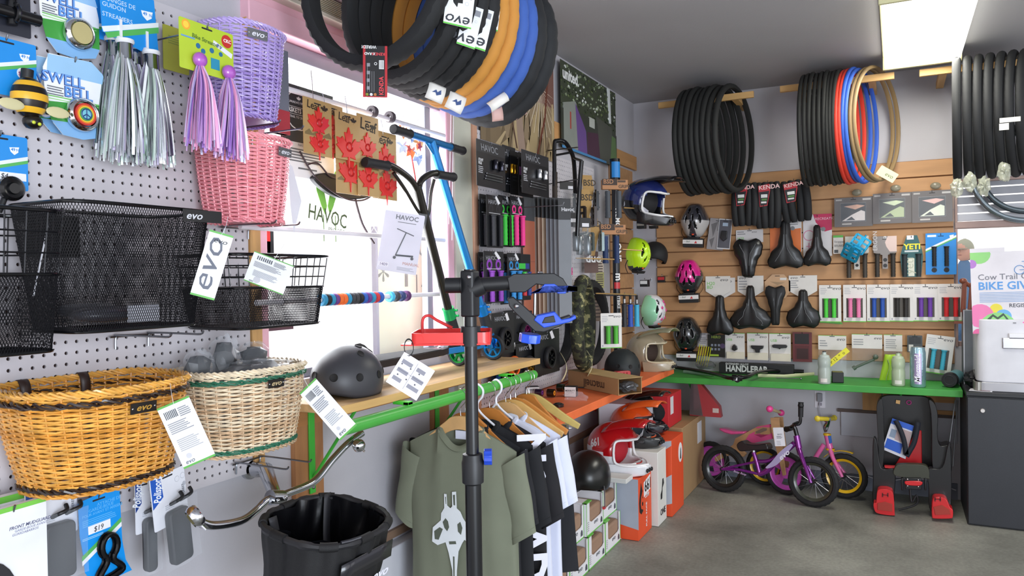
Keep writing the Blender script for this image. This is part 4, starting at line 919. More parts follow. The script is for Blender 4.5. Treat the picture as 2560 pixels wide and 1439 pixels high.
for k,(px,y0,y1) in enumerate(((783,175,250),(812,232,262),(868,240,285),(958,300,332))):
    b=B(); b.tube(poly([PL(px,y1+6,.12),PL(px-2,(y0+y1)/2,.11),PL(px-6,y0,.09)],n=4),.0009,4); S('wire',['thin wire above the leftmost leaf card','thin wire above the second leaf card','thin wire above the middle leaf card','thin wire above the rightmost leaf card'][k],'wire',b,STEEL)
t=S('price_rail','short dark strip low in the window above the bagged parts','rail',B().bb(-.10,.10,-.004,.006,0,.006),M('5a3a44',.5),at(672,824,.0))
# ================================================================ REPAIR STAND
SX,SY=-.858,1.470
t=T('repair_stand','black bicycle repair stand with blue clamp jaws in front of the shirts','repair stand',Matrix.Translation((SX,SY,0)))
b=B(); b.cyl((0,0,.03),(0,0,1.0),.0185,20); P(t,'lower_tube',b,M('131417',.3))
b=B(); b.cyl((0,0,1.0),(0,0,1.44),.0145,20); P(t,'upper_tube',b,M('131417',.3))
zz=lambda py:PD(1182,py,1.72).z
b=B(); b.lathe([(.0185,zz(1205)),(.0245,zz(1200)),(.0255,zz(1150)),(.0235,zz(1143)),(.0225,zz(1130)),(.0155,zz(1128))],20); P(t,'height_collar',b,M('1d1e21',.45))
kn=lambda b,c,d,r,L_: b.tube([V(c),V(c)+V(d)*L_],r,8)
cr=V((.8906,.4548,0))
b=B(); c0=V((0,0,zz(1138)))+cr*.022
n=10
b.T=Matrix.Translation(c0)@cr.to_track_quat('Z','Y').to_matrix().to_4x4()
b.prism([( (.017+.002*(i%2))*cos(2*pi*i/20),(.017+.002*(i%2))*sin(2*pi*i/20)) for i in range(20)],.004,.022); P(t,'knob',b,M('1f48c4',.35,coat=.3),bev=.001)
b=B()
for k in range(3):
    a=radians(30+120*k); b.tube([(0,0,.10),(.42*cos(a),.42*sin(a),.015)],.012,8)
b.cyl((0,0,.05),(0,0,.16),.026,14); P(t,'tripod_leg',b,BLK)
# head
b=B(); b.rrect(-.0175,.0175,-.0175,.0175,zz(790),zz(676),.007); P(t,'head_block',b,M('1a1b1e',.45),bev=.004)
ad=(cr+V((0,0,.0))).normalized(); nd=V((.4548,-.8906,0)); za=zz(712)
h=lambda u,v,w=0:V((0,0,za))+ad*u+V((0,0,v))+nd*w
b=B(); b.tube([h(-.055,0),h(-.02,0)],.0175,16); b.tube([h(-.02,0),h(-.018,0)],.021,16); b.tube([h(.02,0),h(.10,0.004)],.0165,16); b.tube([h(.0,-.012),h(.03,0)],.022,12); P(t,'clamp_arm',b,M('1a1b1e',.4))
b=B(); b.ell(tuple(h(0,.018,.022)),(.005,.005,.005),8,6); b.ell(tuple(h(.105,-.048,.026)),(.005,.005,.005),8,6); b.ell(tuple(h(.16,.025,.0)),(.007,.007,.004),8,6); b.ell(tuple(h(.13,.022,.0)),(.005,.005,.004),8,6); P(t,'bolt',b,CHR,kind='stuff')
def ext(pts,w,name,mat,lab=None,par=t):
    b=B(); b.T=Matrix(((ad.x,0,nd.x,0),(ad.y,0,nd.y,0),(0,1,0,za),(0,0,0,1))); b.prism(pts,-w/2,w/2); return P(par,name,b,mat,bev=.002)
ext([(.085,.015),(.10,.024),(.19,.024),(.21,.012),(.222,-.008),(.222,-.020),(.20,-.020),(.19,-.008),(.15,-.0),(.125,-.018),(.09,-.018)],.036,'upper_jaw',M('1a1b1e',.45))
ext([(.145,-.018),(.155,-.016),(.168,.0),(.19,.0),(.212,-.014),(.240,-.016),(.240,-.008),(.222,-.006),(.215,-.022),(.198,-.022),(.180,-.006),(.170,-.006)],.042,'jaw_pad',M('2350c8',.4))
ext([(.085,-.030),(.098,-.028),(.118,-.045),(.16,-.085),(.20,-.078),(.225,-.070),(.225,-.080),(.20,-.096),(.165,-.108),(.145,-.106),(.10,-.062),(.088,-.048)],.036,'lower_jaw',M('1a1b1e',.45))
ext([(.143,-.080),(.150,-.070),(.19,-.062),(.205,-.080),(.225,-.076),(.236,-.070),(.238,-.078),(.222,-.086),(.205,-.090),(.165,-.098)],.044,'jaw_pad',M('2350c8',.4))
ext([(.160,-.088),(.167,-.074),(.188,-.070),(.192,-.086)],.047,'jaw_pad_inset',M('2b2c28',.6))
b=B(); b.tube([h(.147,-.018),h(.145,-.078)],.003,6); P(t,'clamp_rod',b,STEEL)
b=B(); b.T=Matrix.Translation(h(.135,-.112))@Matrix.Rotation(radians(8),4,'Y'); b.prism([((.022+.0025*(i%2))*cos(2*pi*i/16),(.022+.0025*(i%2))*sin(2*pi*i/16)) for i in range(16)],-.02,.0); P(t,'knob',b,M('1f55e0',.3,coat=.4),bev=.0015)
# tool tray
zt=zz(838)
b=B(); b.cyl((0,0,zt-.022),(0,0,zt+.022),.0225,20); b.tube([V((0,0,zt))+cr*.02,V((0,0,zt))+cr*.035],.01,6); P(t,'tray_clamp',b,M('1a1b1e',.45))
def trayp(u,v): return V((0,0,0))-cr*u-V((-.4548,.8906,0))*-v
b=B(); b.T=Matrix(((cr.x,-nd.x,0,0),(cr.y,-nd.y,0,0),(0,0,1,0),(0,0,0,1)))
x0,x1,y0,y1=-.135,.045,.02,.14; b.rrect(x0,x1,y0-.035,y1,zt-.017,zt-.014,.015)
def wall2(r0,z0,z1,th=.003):
    pts=rr(x0,x1,y0-.035,y1,.018,4); pts2=rr(x0+th,x1-th,y0-.035+th,y1-th,.016,4); n=len(pts)
    vs=[(p[0],p[1],z) for z in(z0,z1) for p in pts]+[(p[0],p[1],z) for z in(z0,z1) for p in pts2]
    fs=[]
    for i in range(n):
        j=(i+1)%n; fs+=[(i,j,n+j,n+i),(2*n+i,2*n+j,3*n+j,3*n+i),(n+i,n+j,3*n+j,3*n+i)]
    b.mesh(vs,fs)
wall2(0,zt-.015,zt+.009); b.prism([(x0-.022,y0-.03),(x0+.01,y0-.037),(x1,y0-.037),(x1,y0+.02),(x0-.0,y0+.06),(x0-.02,y0+.03)],zt-.019,zt-.016)
P(t,'tool_tray',b,M('e8322f',.35,coat=.3))
b=B(); b.tube(poly([trayp(.115,.06)+V((0,0,zt-.01)),trayp(.115,.06)+V((0,0,zt+.035)),trayp(.10,.06)+V((0,0,zt+.045)),trayp(.08,.05)+V((0,0,zt+.034)),trayp(.045,.05)+V((0,0,zt+.016))],n=6),.0035,8); P(t,'cable_tie',b,M('d63a3a',.4))
# instruction card on zip tie
t=pack(RC(1026,940,90,88,1.63,yaw=0,roll=-33),'instruction_card','white card with small diagrams tied to the red tray','tag','eceaf2',[('l',.08,.1,.45,.9,3,'8d8d98'),('l',.55,.1,.92,.9,3,'8d8d98')]+[('r',.1+.28*i,.30,.14+.28*i,.34,'4a4a55') for i in range(3)]+[('r',.15+.28*i,.62,.19+.28*i,.66,'4a4a55') for i in range(3)]+[('r',.50,.08,.505,.92,'6a6a78'),('r',.08,.48,.92,.485,'6a6a78')],slot=False,rad=.001,th=.0006)
zp=PD(1022,868,1.63); b=B(); b.ring((0,0,0),.018,.0018,'y',20,6); b.T=None; S('zip_tie','black zip tie loop between the red tray and its card','tie',b,BLK,Matrix.Translation(zp)@Matrix.Rotation(radians(25),4,'Z')@Matrix.Scale(.55,4,(1,0,0)))
# ================================================================ TYRES
def tyre_mesh(R,r,tread='knob',seg=96,k=12,wd=1.0):
    """axis local z; R outer radius, r section radius"""
    b=B()
    def fn(u,v):
        a=2*pi*u; c=2*pi*v; i=int(round(u*seg)); j=int(round(v*k))
        rr_=r
        out=cos(c)
        x=r*1.0*out; z=r*wd*sin(c)
        if out<-.55: x=-r*.62; z*=.72
        if out>.25:
            if tread=='knob': x+= r*.16 if (i+j)%2 else 0
            elif tread=='line': x+= -r*.10 if (i%4==0) else 0
            elif tread=='fine': x+= r*.05 if (i%2) else 0
        q=R-r*1.08+x; return (q*cos(a),q*sin(a),z)
    b.grid(fn,seg,k,cu=True,cv=True); return b
TM={}
def tyre(label,MW,R,r,col='1c1d1f',tread='knob',wd=1.0,group=None,mat=None,rough=.75,name='tyre'):
    key=(R,r,tread,wd,col,rough,bool(mat))
    if key in TM:
        o=D.objects.new(name,TM[key]); C.objects.link(o); o.matrix_world=MW; tag(o,label,'tyre',group); return o
    o=S(name,label,'tyre',tyre_mesh(R,r,tread,wd=wd),mat or M(col,rough,bump=.2,bscale=250),MW,smooth=32,group=group); TM[key]=o.data; return o
RYm=Matrix.Rotation(radians(90),4,'X')    # axis -> world Y
TX,TZ=-1.285,2.0+.255
def trow(Y): return (Y-1.70)*.15,-(Y-1.70)*.13
def ty(Y,lab,col,tread,R=.255,r=.0245,wd=1.0,dx=0,tilt=0,dz=0,rough=.75):
    a,c=trow(Y); return tyre(lab,Matrix.Translation((TX+a,Y,TZ+dz+c))@Matrix.Rotation(radians(tilt if Y<1.75 else -12),4,'Z')@RYm,R,r,col,tread,wd,rough=rough)
G='tyres hanging in a row near the ceiling by the window'
ty(1.70,'nearest knobbly black tyre hanging alone in front of the others','1a1b1d','knob',dx=.0,wd=1.1,r=.026)
ty(1.805,'first black tyre of the close row behind the nearest one','1a1b1d','knob',dx=.01)
ty(1.853,'second black tyre of the close row by the window','1a1b1d','fine',dx=-.005)
ty(1.902,'third black tyre of the close row by the window','1a1b1d','knob',dx=.005,dz=.004)
ty(1.95,'last black tyre before the two amber ones','1a1b1d','knob',dx=.0)
ty(1.999,'amber brown tyre next to the black row','c88a3a','line',dx=.01)
ty(2.048,'amber brown tyre next to the blue ones','c88a3a','line',dx=.01)
ty(2.097,'blue tyre next to the amber ones','3b5fae','line',dx=.012)
ty(2.146,'blue tyre next to the last black ones','3b5fae','line',dx=.012)
ty(2.195,'smooth black tyre right after the blue ones','1d1f22','line',dx=.015,r=.028,wd=1.1)
ty(2.256,'last wide smooth black tyre at the right end of the row','1d1f22','line',dx=.02,r=.03,wd=1.1)
b=B(); b.tube([(TX-.01,1.6,2.485),(TX+.09,2.34,2.39)],.012,10); b.tube([(TX-.01,1.62,2.483),(TX-.01,1.62,CH)],.008,8); b.tube([(TX+.09,2.32,2.392),(TX+.09,2.32,CH)],.008,8); S('tyre_rail','steel rail near the ceiling that the coloured tyres hang from','rail',b,STEEL)
kd=[('r',0,0,.1,1,'b3202a'),('r',.9,0,1,1,'b3202a'),('r',0,.98,1,1,'b3202a'),('t','KENDA',.90,.135,.055,'d8404a',{'rot':180,'b':.03}),('t','K-RAD',.50,.135,.05,'eeeeee',{'rot':180,'b':.03}),('t','WIRED!',.55,.0,.06,'e4e4e4',{'rot':180,'b':.03}),
  ('r',.66,.28,.86,.45,'e9e9e9')]+[('r',.69+.045*i,.29,.705+.045*i,.44,'22222a') for i in range(4)]+[('l',.16,.3,.30,.9,4,'8a8a90'),('c',.52,.35,.06,'e9e9e9'),('c',.52,.35,.04,'1a1a1e'),('t','KENDA',.84,.96,.085,'d8404a',{'rot':90,'b':.03,'sx':.9}),('c',.17,.95,.06,'7f8a2a'),('c',.34,.95,.06,'d8d8dc'),('c',.5,.95,.06,'b0703a')]
kd+=[('r',.18+.09*i,.5-.1*(i==0),.19+.09*i,.9,'a9a9ae') for i in range(4)]
pack(RC(938,179,60,128,2.03,yaw=6,roll=-1),'tyre_tag','black and red tag hanging from the nearest tyre','tag','17171a',kd,slot=False,rad=.001)
def evot(px,py,wp,hp,lab,yaw=18,roll=-8,d=2.05):
    return pack(RC(px,py,wp,hp,d,yaw=yaw,roll=roll),'tyre_tag',lab,'tag','eceef0',[('r',0,.96,1,1,'5ec43f'),('t','evo',.97,.72,.30,'2e3138',{'rot':180,'sh':.2,'sx':1.15,'b':.01}),('c',.75,.35,.07,'c9cbd0'),('c',.75,.35,.055,'eceef0'),('r',.6,.08,.9,.22,'8d9098')],slot=False,rad=.001)
evot(1148,20,72,92,'white and green tyre sleeve, upper left of the four',roll=-8,d=2.02)
evot(1175,66,48,105,'white and green tyre sleeve, lowest left of the four',roll=-14,d=2.08)
evot(1203,72,44,105,'white and green tyre sleeve, third from left, hanging lowest',roll=-14,d=2.12)
evot(1228,30,44,90,'white and green tyre sleeve next to the amber tyre',roll=-8,d=2.16)
def band(px,py,wp,hp,d,lab,col,yaw,roll,blue=False):
    R_=RC(px,py,wp,hp,d,yaw,roll); t=T('paper_band',lab,'band',R_[0]); w,h=R_[1],R_[2]
    b=B(); b.grid(lambda u,v:((u-.5)*w,(v-.5)*h,.012*cos((v-.5)*2.6)-.0),3,8); o=P(t,'band',b,M(col,.5)); mo=o.modifiers.new('s','SOLIDIFY'); mo.thickness=.001
    if blue: b=B(); b.prism([(-w*.25,-h*.1),(-w*.05,h*.12),(w*.05,0),(w*.22,h*.2),(w*.28,-.05*h),(w*.05,-h*.2),(-w*.05,-h*.05)],.0125,.0132); P(t,'logo',b,M('2f4a80',.5))
    return t
band(1088,232,46,44,2.20,'white paper band with blue arrows around the first amber tyre','e9e6e0',25,-18,True)
band(1138,256,46,46,2.26,'white paper band with blue arrows around the second amber tyre','e9e6e0',25,-22,True)
band(1244,255,56,26,2.34,'plain white paper band around the second blue tyre','e9e6e0',20,35)
band(1240,280,30,46,2.42,'pale pink band around the smooth black tyre','cda59c',20,10)
band(1292,270,34,48,2.50,'pale pink band around the last wide black tyre','cda59c',20,30)
# ---------------------------------------------------------------- posters
rnd=random.Random(11)
Rp=(FR('L',V((XL+.022,3.45,2.33))),.84,.54)
el=[('r',0,0,1,.45,'7d5a50'),('r',0,.45,1,1,'8f7c62')]
for i in range(26):
    v=i/26; el.append(('r',0,v*.45,1,v*.45+.004,'6a4a42'))
for i in range(34):
    x=rnd.random(); y=.4+rnd.random()*.5; el.append(('p',[(x,y),(x+.02,y),(x+.15*rnd.uniform(-1,1)+.03,1),(x+.12*rnd.uniform(-1,1),1)],rnd.choice(['a8946e','6f5e46','b7a27c','7c6a50'])))
for i in range(14):
    a=i*pi/14+.1; el.append(('p',[(.78,.3),(.785,.31),(.78+.5*cos(a)*.6,.3+.5*sin(a)),(.775+.5*cos(a)*.6,.3+.5*sin(a))],'d8cbb6'))
el+=[('p',[(.42,.55),(.50,.55),(.56,1),(.46,1)],'9d8778'),('p',[(.90,.08),(.925,.1),(.86,.6),(.74,.98),(.72,.97),(.84,.58)],'6b3b2c'),('p',[(.30,.45),(.32,.45),(.45,.98),(.43,.98)],'5a4234'),('t','united',.16,.66,.06,'d8d2c4',{'b':.02}),('t','x dub',.34,.66,.065,'e8e4da',{'b':.04})]
pack(Rp,'poster','brown poster of bicycle spokes and tree roots behind the coloured tyres','poster','8f7c62',el,slot=False,rad=.001,rough=.3)
Rp=(FR('L',V((XL+.034,4.41,2.405))),.94,.50)
el=[('r',0,0,1,.62,'3f4636')]
for i in range(330):
    x,y=rnd.random(),rnd.random()*.55; s=rnd.uniform(.006,.022); el.append(('p',[(x,y),(x+s,y+s*.7),(x+s*.3,y+s*1.7),(x-s*.6,y+s*.8)],rnd.choice(['26301f','55633f','6d7a52','2c3526','4a5a38','aab79a','8b977a','e4e8e4'] if y<.4 else ['26301f','55633f','3c4a30'])))
el+=[('p',[(0,.55),(.35,.5),(1,.58),(1,1),(0,1)],'3a3e36'),('p',[(.03,.48),(.22,.40),(.24,.42),(.26,1),(.03,1)],'8b9089'),('p',[(.22,.42),(.34,.6),(.40,.7),(.42,1),(.26,1)],'6a4e8c'),('p',[(.42,.7),(.62,.66),(.7,1),(.42,1)],'4b2f40'),('r',.46,.5,.56,.62,'b4b8b0'),('p',[(.6,.45),(.9,.5),(.9,1),(.66,1)],'4e5148'),('p',[(.82,.0),(.87,.0),(.89,.45),(.86,.45)],'dfe3e3'),
   ('r',.13,.55,.15,.75,'a8443c'),('r',.0,.97,.78,1,'4a86b8'),('p',[(.9,.6),(.98,.62),(1,1),(.86,1)],'5d7a4a'),('t','united.',.02,.20,.13,'f0f2f0',{'b':.05})]
pack(Rp,'poster','green leafy poster with a ramp and white lettering near the ceiling corner','poster','3f4636',el,slot=False,rad=.001,rough=.3)
b=B(); b.bb(XL+.001,XL+.02,3.80,5.385,2.195,2.295); ST('trim_8',b,wood('c3915c','y',.1),bev=.002)
# ================================================================ FAR PEGBOARD
K_='1b1c1f'
def peg_el(col,col2=None):
    c2=col2 or col
    def f(t,X,Y,z,w,h):
        b=B()
        for u in(.56,.78): b.lathe([(.0001,-.022),(.010,-.022),(.012,-.018),(.012,.018),(.010,.022),(.0001,.022)],14,'y',(X(u),Y(.48),z+.012))
        P(t,'stunt_peg',b,M(col,.15,.9),kind='stuff')
        b=B()
        for i in range(3): b.cyl((X(.3+.0*i)-.006*i,Y(.70+.06*i),z+.004),(X(.86),Y(.70+.06*i),z+.004),.0022,6); b.ell((X(.3)-.006*i,Y(.70+.06*i),z+.005),(.004,.004,.004),8,6)
        P(t,'axle_bolt',b,M('9a9ca2',.3,.9),kind='stuff')
    return [('r',.0,0,1,.26,'26272b'),('t','HAVOC',.16,.22,.15,'8d8f95',{'sh':-.2,'sx':1.05}),('t','STUNT',.06,.46,.06,'e8e8ea',{'b':.02,'sx':.8}),('t','PEGS',.06,.53,.06,'e8e8ea',{'b':.02,'sx':.8}),('l',.06,.56,.22,.72,4,'b9bac0'),('fn',f)]
def rL(x0,y0,x1,y1,o,**k): return RECT('L',x0,y0,x1,y1,o,**k)
pack(rL(1191,357,1262,470,.16),'peg_pack','blister card with dark steel stunt pegs, leftmost on the far pegboard','stunt pegs',K_,peg_el('3f3f48'),hook='hook holding the dark stunt pegs')
pack(rL(1256,366,1288,482,.07),'peg_pack','blister card with yellow stunt pegs half hidden by the dark ones','stunt pegs',K_,peg_el('e0a82a'),hook=None,off=.06)
pack(rL(1275,380,1308,488,.08),'peg_pack','all black blister card left of the chrome pegs','stunt pegs','141518',[('l',.2,.4,.8,.7,4,'3a3b40')])
pack(rL(1296,385,1332,492,.12),'peg_pack','blister card with purple pegs showing behind the chrome pegs','stunt pegs',K_,[('r',.05,.33,.3,.52,'b56ac0'),('t','eco',.2,.8,.09,'dcdce0',{'rot':90})])
pack(rL(1304,383,1371,488,.18),'peg_pack','blister card with bright chrome stunt pegs','stunt pegs',K_,peg_el('dadce0'),hook='hook holding the chrome stunt pegs',off=.16)
def gripcard(x0,y0,x1,y1,o,col,lab,hk=None,tagw=True,one=False):
    u=[.5] if one else [.28,.72]
    el=[('t','HAVOC',.12,.17,.085,'9a9ca2',{'sh':-.2})]+[('c',a,.26,.14,col) for a in u]+[('c',a,.26,.07,K_) for a in u]+[('r',.15,.335,.85,.345,'d8d8dc')]+[('g',a,.37,.97,.0125,col) for a in u]
    if tagw: el+=[('p',[(.5,.02),(.62,.0),(.85,.13),(.73,.16)],'e8e8ec')]
    return pack(rL(x0,y0,x1,y1,o),'grip_pack',lab,'grips',K_,el,slot=False,hook=hk,off=o)
gripcard(1199,487,1232,617,.06,'202126','black grips on card, left of the green ones, behind',None,False)
gripcard(1216,489,1256,619,.10,'27282d','black grips on card, second from left in upper grip row','hook holding the black grips',True)
gripcard(1246,490,1281,617,.08,'35c23a','bright green grips on black card','hook holding the green grips')
gripcard(1275,492,1310,617,.10,'e8348a','hot pink grips on black card','hook holding the pink grips')
gripcard(1196,630,1228,760,.05,'8a3fb0','purple grips on card peeking out at the left',None,False)
gripcard(1209,628,1259,757,.11,'8a3fb0','purple grips on card in front, lower grip row','hook holding the purple grips')
gripcard(1250,634,1280,760,.06,'2a76b8','blue grips on card peeking behind another blue card',None,False)
gripcard(1268,632,1302,752,.10,'2a86c8','blue grips on card in front, lower grip row','hook holding the blue grips')
pack(rL(1294,635,1326,750,.10),'grip_pack','striped green, navy and red grips at the right of the lower row','grips',K_,[('r',.1,.2,.6,.32,'3fbf4a'),('r',.6,.2,.9,.32,'2f3f8a'),('g',.35,.38,.62,.012,'3fbf4a'),('g',.72,.38,.62,.012,'2f3f8a'),('g',.35,.66,.9,.012,'c8343a'),('g',.72,.66,.9,.012,'2f3f8a')],slot=False)
def wcard(x0,y0,x1,y1,o,lab,hub,tyrec='17171a',hk=None,R=.05):
    R_=rL(x0,y0,x1,y1,o)
    def f(t,X,Y,z,w,h):
        w_=wheel(t,V((0,-h*.12,z+.014)),(0,0,1),R,.024,hub,tyrec,5)
    return pack(R_,'scooter_wheel_pack',lab,'wheel',K_,[('t','HAVOC',.15,.2,.11,'9a9ca2',{'sh':-.2}),('p',[(.6,.05),(.7,.02),(.8,.2),(.68,.22)],'dcdce0'),('fn',f)],slot=False,hook=hk,off=o)
wcard(1258,775,1298,865,.06,'scooter wheel with green hub on card, behind the black one','2fb85a')
wcard(1228,780,1284,885,.13,'scooter wheel with black hub on card beside the green hub','33343a',hk='hook holding the black hub wheel',R=.052)
wcard(1284,778,1330,862,.09,'scooter wheel with magenta hub on card','b03a98',hk='hook holding the magenta hub wheel',R=.047)
wcard(1255,855,1300,950,.10,'orange scooter wheel on card below the green hub one','e87a2a','e8651f',R=.047)
wcard(1290,855,1340,950,.12,'black scooter wheel with gold hub on card','c89a3a',R=.05)
wcard(1322,868,1352,945,.07,'small purple scooter wheel behind the gold hub one','7a2f7a','6a2a6a',R=.042)
wcard(1336,825,1398,935,.15,'large black scooter wheel, rightmost of the wheel cards','2a2b30',hk='hook holding the large black wheel',R=.056)
wcard(1228,915,1262,975,.06,'blue scooter wheel under the plywood shelf end','2a86c8','2560a8',R=.04)
for k,(x0,lab) in enumerate(((1318,'chain card with silver links, left of two'),(1346,'chain card with silver links, right of two'))):
    def chain(t,X,Y,z,w,h):
        b=B()
        for i in range(3):
            for j in range(6): b.ring((X(.25+.25*i),Y(.35+.1*j),z+.002),.006,.0016,'z',10,4)
        P(t,'links',b,M('a9abb0',.3,.9),kind='stuff')
    pack(rL(x0,800,x0+30,862,.10),'chain_pack',lab,'chain',K_,[('t','HAVOC',.1,.2,.12,'9a9ca2',{}),('fn',chain)],slot=False)
# orange plates and grip tape sheets on a long hook
pack(rL(1308,495,1352,800,.04),'grip_tape_pack','tall orange grip tape sheet in a clear sleeve','grip tape','d8692a',[('r',0,0,1,.19,'1a1b1e'),('r',0,.52,1,.524,'a84f1f')],slot=False,rad=.001,bag=(-.05,0,.9,1.0,.006))
pack(rL(1350,560,1362,690,.05),'price_tag','narrow strip with a small white label beside the tapes','tag','6d6458',[('r',.1,.15,.9,.5,'e8e8ea'),('t','S',.2,.9,.12,'e8e8ea',{})],slot=False)
for i,(c,lab) in enumerate((('8d7664','dark tan grip tape sheet at the back of the stack'),('b0927c','tan grip tape sheet, second from the back of the stack'),('b8a088','pale tan grip tape sheet in the middle of the stack'),('7f8088','dark grey grip tape sheet behind the middle'),('7d8088','dark grey grip tape sheet, third from the front'),('84878d','grey grip tape sheet, second from the front'),('6f7378','grey grip tape sheet at the front of the stack'))):
    off=.06+.032*i; c0=PL(1362+7.0*i,655,off); h0=.70 if i==6 else .68
    R_=(FR('L',PL(1350+10.4*i,640+2*i,off),yaw=-48),.066,.62)
    pack(R_,'grip_tape_pack',lab,'grip tape',c,[('r',0,0,1,.17,'1c1d20'),('t','Havoc',.25,.10,.03,'d8d8dc',{'b':.02}) if i==6 else ('r',.1,.3,.15,.31,c)],slot=False,rad=.001,th=.003)
hookat(PL(1408,512,.28),'L',.26,'long hook carrying the stack of grip tape sheets')
# black BMX handlebar hanging
t=T('bmx_handlebar','black BMX handlebar hanging on the far pegboard','handlebar',PQ:=Matrix.Identity(4))
b=B(); q=lambda x,y,o:PL(x,y,o)
b.tube(poly([q(1387,500,.12),q(1386,430,.12),q(1386,362,.12),q(1392,352,.13),q(1412,355,.16),q(1428,380,.20),q(1434,400,.22),q(1437,440,.24),q(1438,480,.26)],n=6),.0115,10)
b.tube(poly([q(1454,402,.30),q(1450,450,.29),q(1446,520,.28),q(1443,590,.27)],n=5),.0115,10)
b.tube([q(1387,388,.12),q(1432,380,.21)],.006,8); b.tube([q(1434,395,.22),q(1454,402,.30)],.008,8); P(t,'bar',b,BLKG)
b=B(); b.tube([q(1387,500,.12),q(1387,430,.12)],.0145,10); P(t,'grip',b,M('3a3028',.7))
for (y0,y1,lab) in((368,376,'upper long black display hook crossing the handlebar'),(452,456,'lower long black display hook crossing the handlebar')):
    b=B(); b.tube([PL(1370,y0+8,.02),PL(1445,y1-8,.34)],.003,6); S('display_hook',lab,'hook',b,BLK)
# bagged silver pegs and black pedals
def hungbag(px,py,w,h,o,lab,inner,hdr='1a1b1e',tags=True,yaw=-35):
    t=T('parts_bag',lab,'bagged part',FR('L',PL(px,py,o),yaw))
    b=B(); b.bb(-w/2,w/2,h*.28,h/2,-.001,.002); P(t,'header',b,M(hdr,.4))
    if tags: b=B(); b.bb(0,w*.4,h*.3,h*.38,.002,.003); P(t,'label',b,M('dcdce2',.5))
    inner(t,w,h)
    b=B(); b.grid(lambda u,v:((u-.5)*w*(1+.1*v),h*.28-(h*.78)*v,.004+.03*sin(pi*u)**.6*sin(pi*v)**.5),8,8); P(t,'clear_bag',b,CLR); return t
def pegs2(col):
    def f(t,w,h):
        for s in(-1,1):
            b=B(); b.lathe([(.0001,-.05),(.015,-.05),(.018,-.045),(.018,.045),(.014,.05),(.0001,.05)],16,'y',(s*w*.25,-h*.12,.014)); P(t,'stunt_peg',b,M(col,.3,.8))
    return f
hungbag(1420,500,.10,.20,.15,'clear bag with a dark header and small silver part',lambda t,w,h:P(t,'part',B().cyl((0,-.08,.01),(0,-.03,.01),.012,12),M('b9bcc2',.25,.9)))
hungbag(1425,590,.11,.24,.22,'bag with a pair of grey pegs, left below the handlebar',pegs2('6d7276'))
hungbag(1455,600,.11,.24,.22,'bag with a pair of grey pegs, right below the handlebar',pegs2('7a8084'))
def pedal(t,M4,col,name='pedal'):
    b=B(); b.T=M4; s=.048
    for x in(-1,1): b.bb(x*s-.006,x*s+.006,-s,s,-.008,.008)
    for y in(-1,-.33,.33,1): b.bb(-s,s,y*s-.006,y*s+.006,-.008,.008)
    b.bb(-.012,.012,-s,s,-.011,.011); b.cyl((0,s,0),(0,s+.02,0),.006,8)
    for x in(-1,0,1):
        for y in(-1,1): b.cyl((x*s,y*s*.8,.008),(x*s,y*s*.8,.013),.002,5)
    return P(t,name,b,M(col,.3,.5))
def pedalcard(px,py,o,lab,col,yaw=-38):
    t=T('pedal_pack',lab,'pedals',FR('L',PL(px,py,o),yaw)); b=B(); b.prism([(-.035,.12),(.03,.12),(.045,.04),(.02,-.06),(.01,-.11),(-.02,-.11),(-.015,-.05),(-.03,.04)],0,.002); P(t,'card',b,M('a8854f',.7),smooth=0)
    b=B(); b.text('BSD',-.028,.06,.0022,.035,0,.03); P(t,'lettering',b,M('3a2c1c',.6),smooth=0)
    for s in(-1,1): pedal(t,Matrix.Translation((s*.05,-.03,.012))@Matrix.Rotation(radians(70*s),4,'Y'),col)
pedalcard(1468,490,.14,'black pedals on kraft card, upper','1d1e21'); pedalcard(1482,592,.14,'grey pedals on kraft card, lower','5f6a68'); pedalcard(1462,528,.20,'dark brown pedals on kraft card between the others','2a2220')
# sundries lower
for k,(px,py,c,lab) in enumerate(((1478,655,'5a4038','small dark carded parts with white script below the grey pedals'),(1500,662,'a89a8a','thin stack of pale cards beside the dark carded parts'),(1500,700,'8d8a52','small clear bag with yellow label on the pegboard'),(1492,770,'6e5c4e','brown carded small parts near the sticker post'))):
    w,h=((.10,.13),(.05,.12),(.06,.10),(.08,.16))[k]
    el=[('t','duo',.1,.5,.4,'f0f0f0',{'b':.03})] if k==0 else [('l',.1,.1,.9,.9,6,'3a2c28')]
    pack((FR('L',PL(px,py,.08),-35),w,h),'parts_card',lab,'small parts',c,el,slot=False)
b=B(); b.cyl((0,-.02,0),(0,.02,0),.016,14); S('pink_end_cap','hot pink plastic cap left of the camouflage tyre','cap',b,M('e8348a',.35),FR('L',PL(1424,678,.12)))
# camo tyre
cm=M('3a4430',.8); ntc=cm.copy(); ntc.name='camo'; 
rp=[n for n in ntc.node_tree.nodes if n.type=='VALTORGB'][0]; e=rp.color_ramp.elements; rp.color_ramp.interpolation='CONSTANT'
e[0].color=(*s2l((30,32,26)),1); e[0].position=0; e[1].color=(*s2l((150,145,100)),1); e[1].position=.60; x=e.new(.47); x.color=(*s2l((62,66,44)),1)
[n for n in ntc.node_tree.nodes if n.type=='TEX_NOISE'][0].inputs['Scale'].default_value=26
def wt(px,py,o,lab,R=.255,r=.028,mat=None,col='18191b',tilt=0,yaw=0): return tyre(lab,FR('L',PL(px,py,o),yaw=tilt),R,r,col,'knob',1.1,mat=mat)
wt(1478,806,.11,'black tyre hanging behind the camouflage tyre on the left wall')
wt(1459,806,.19,'camouflage patterned tyre hanging on the left wall',mat=ntc,r=.034,tilt=13,R=.262)
wt(1392,815,.05,'black knobbly tyre low behind the wheel cards',R=.23)
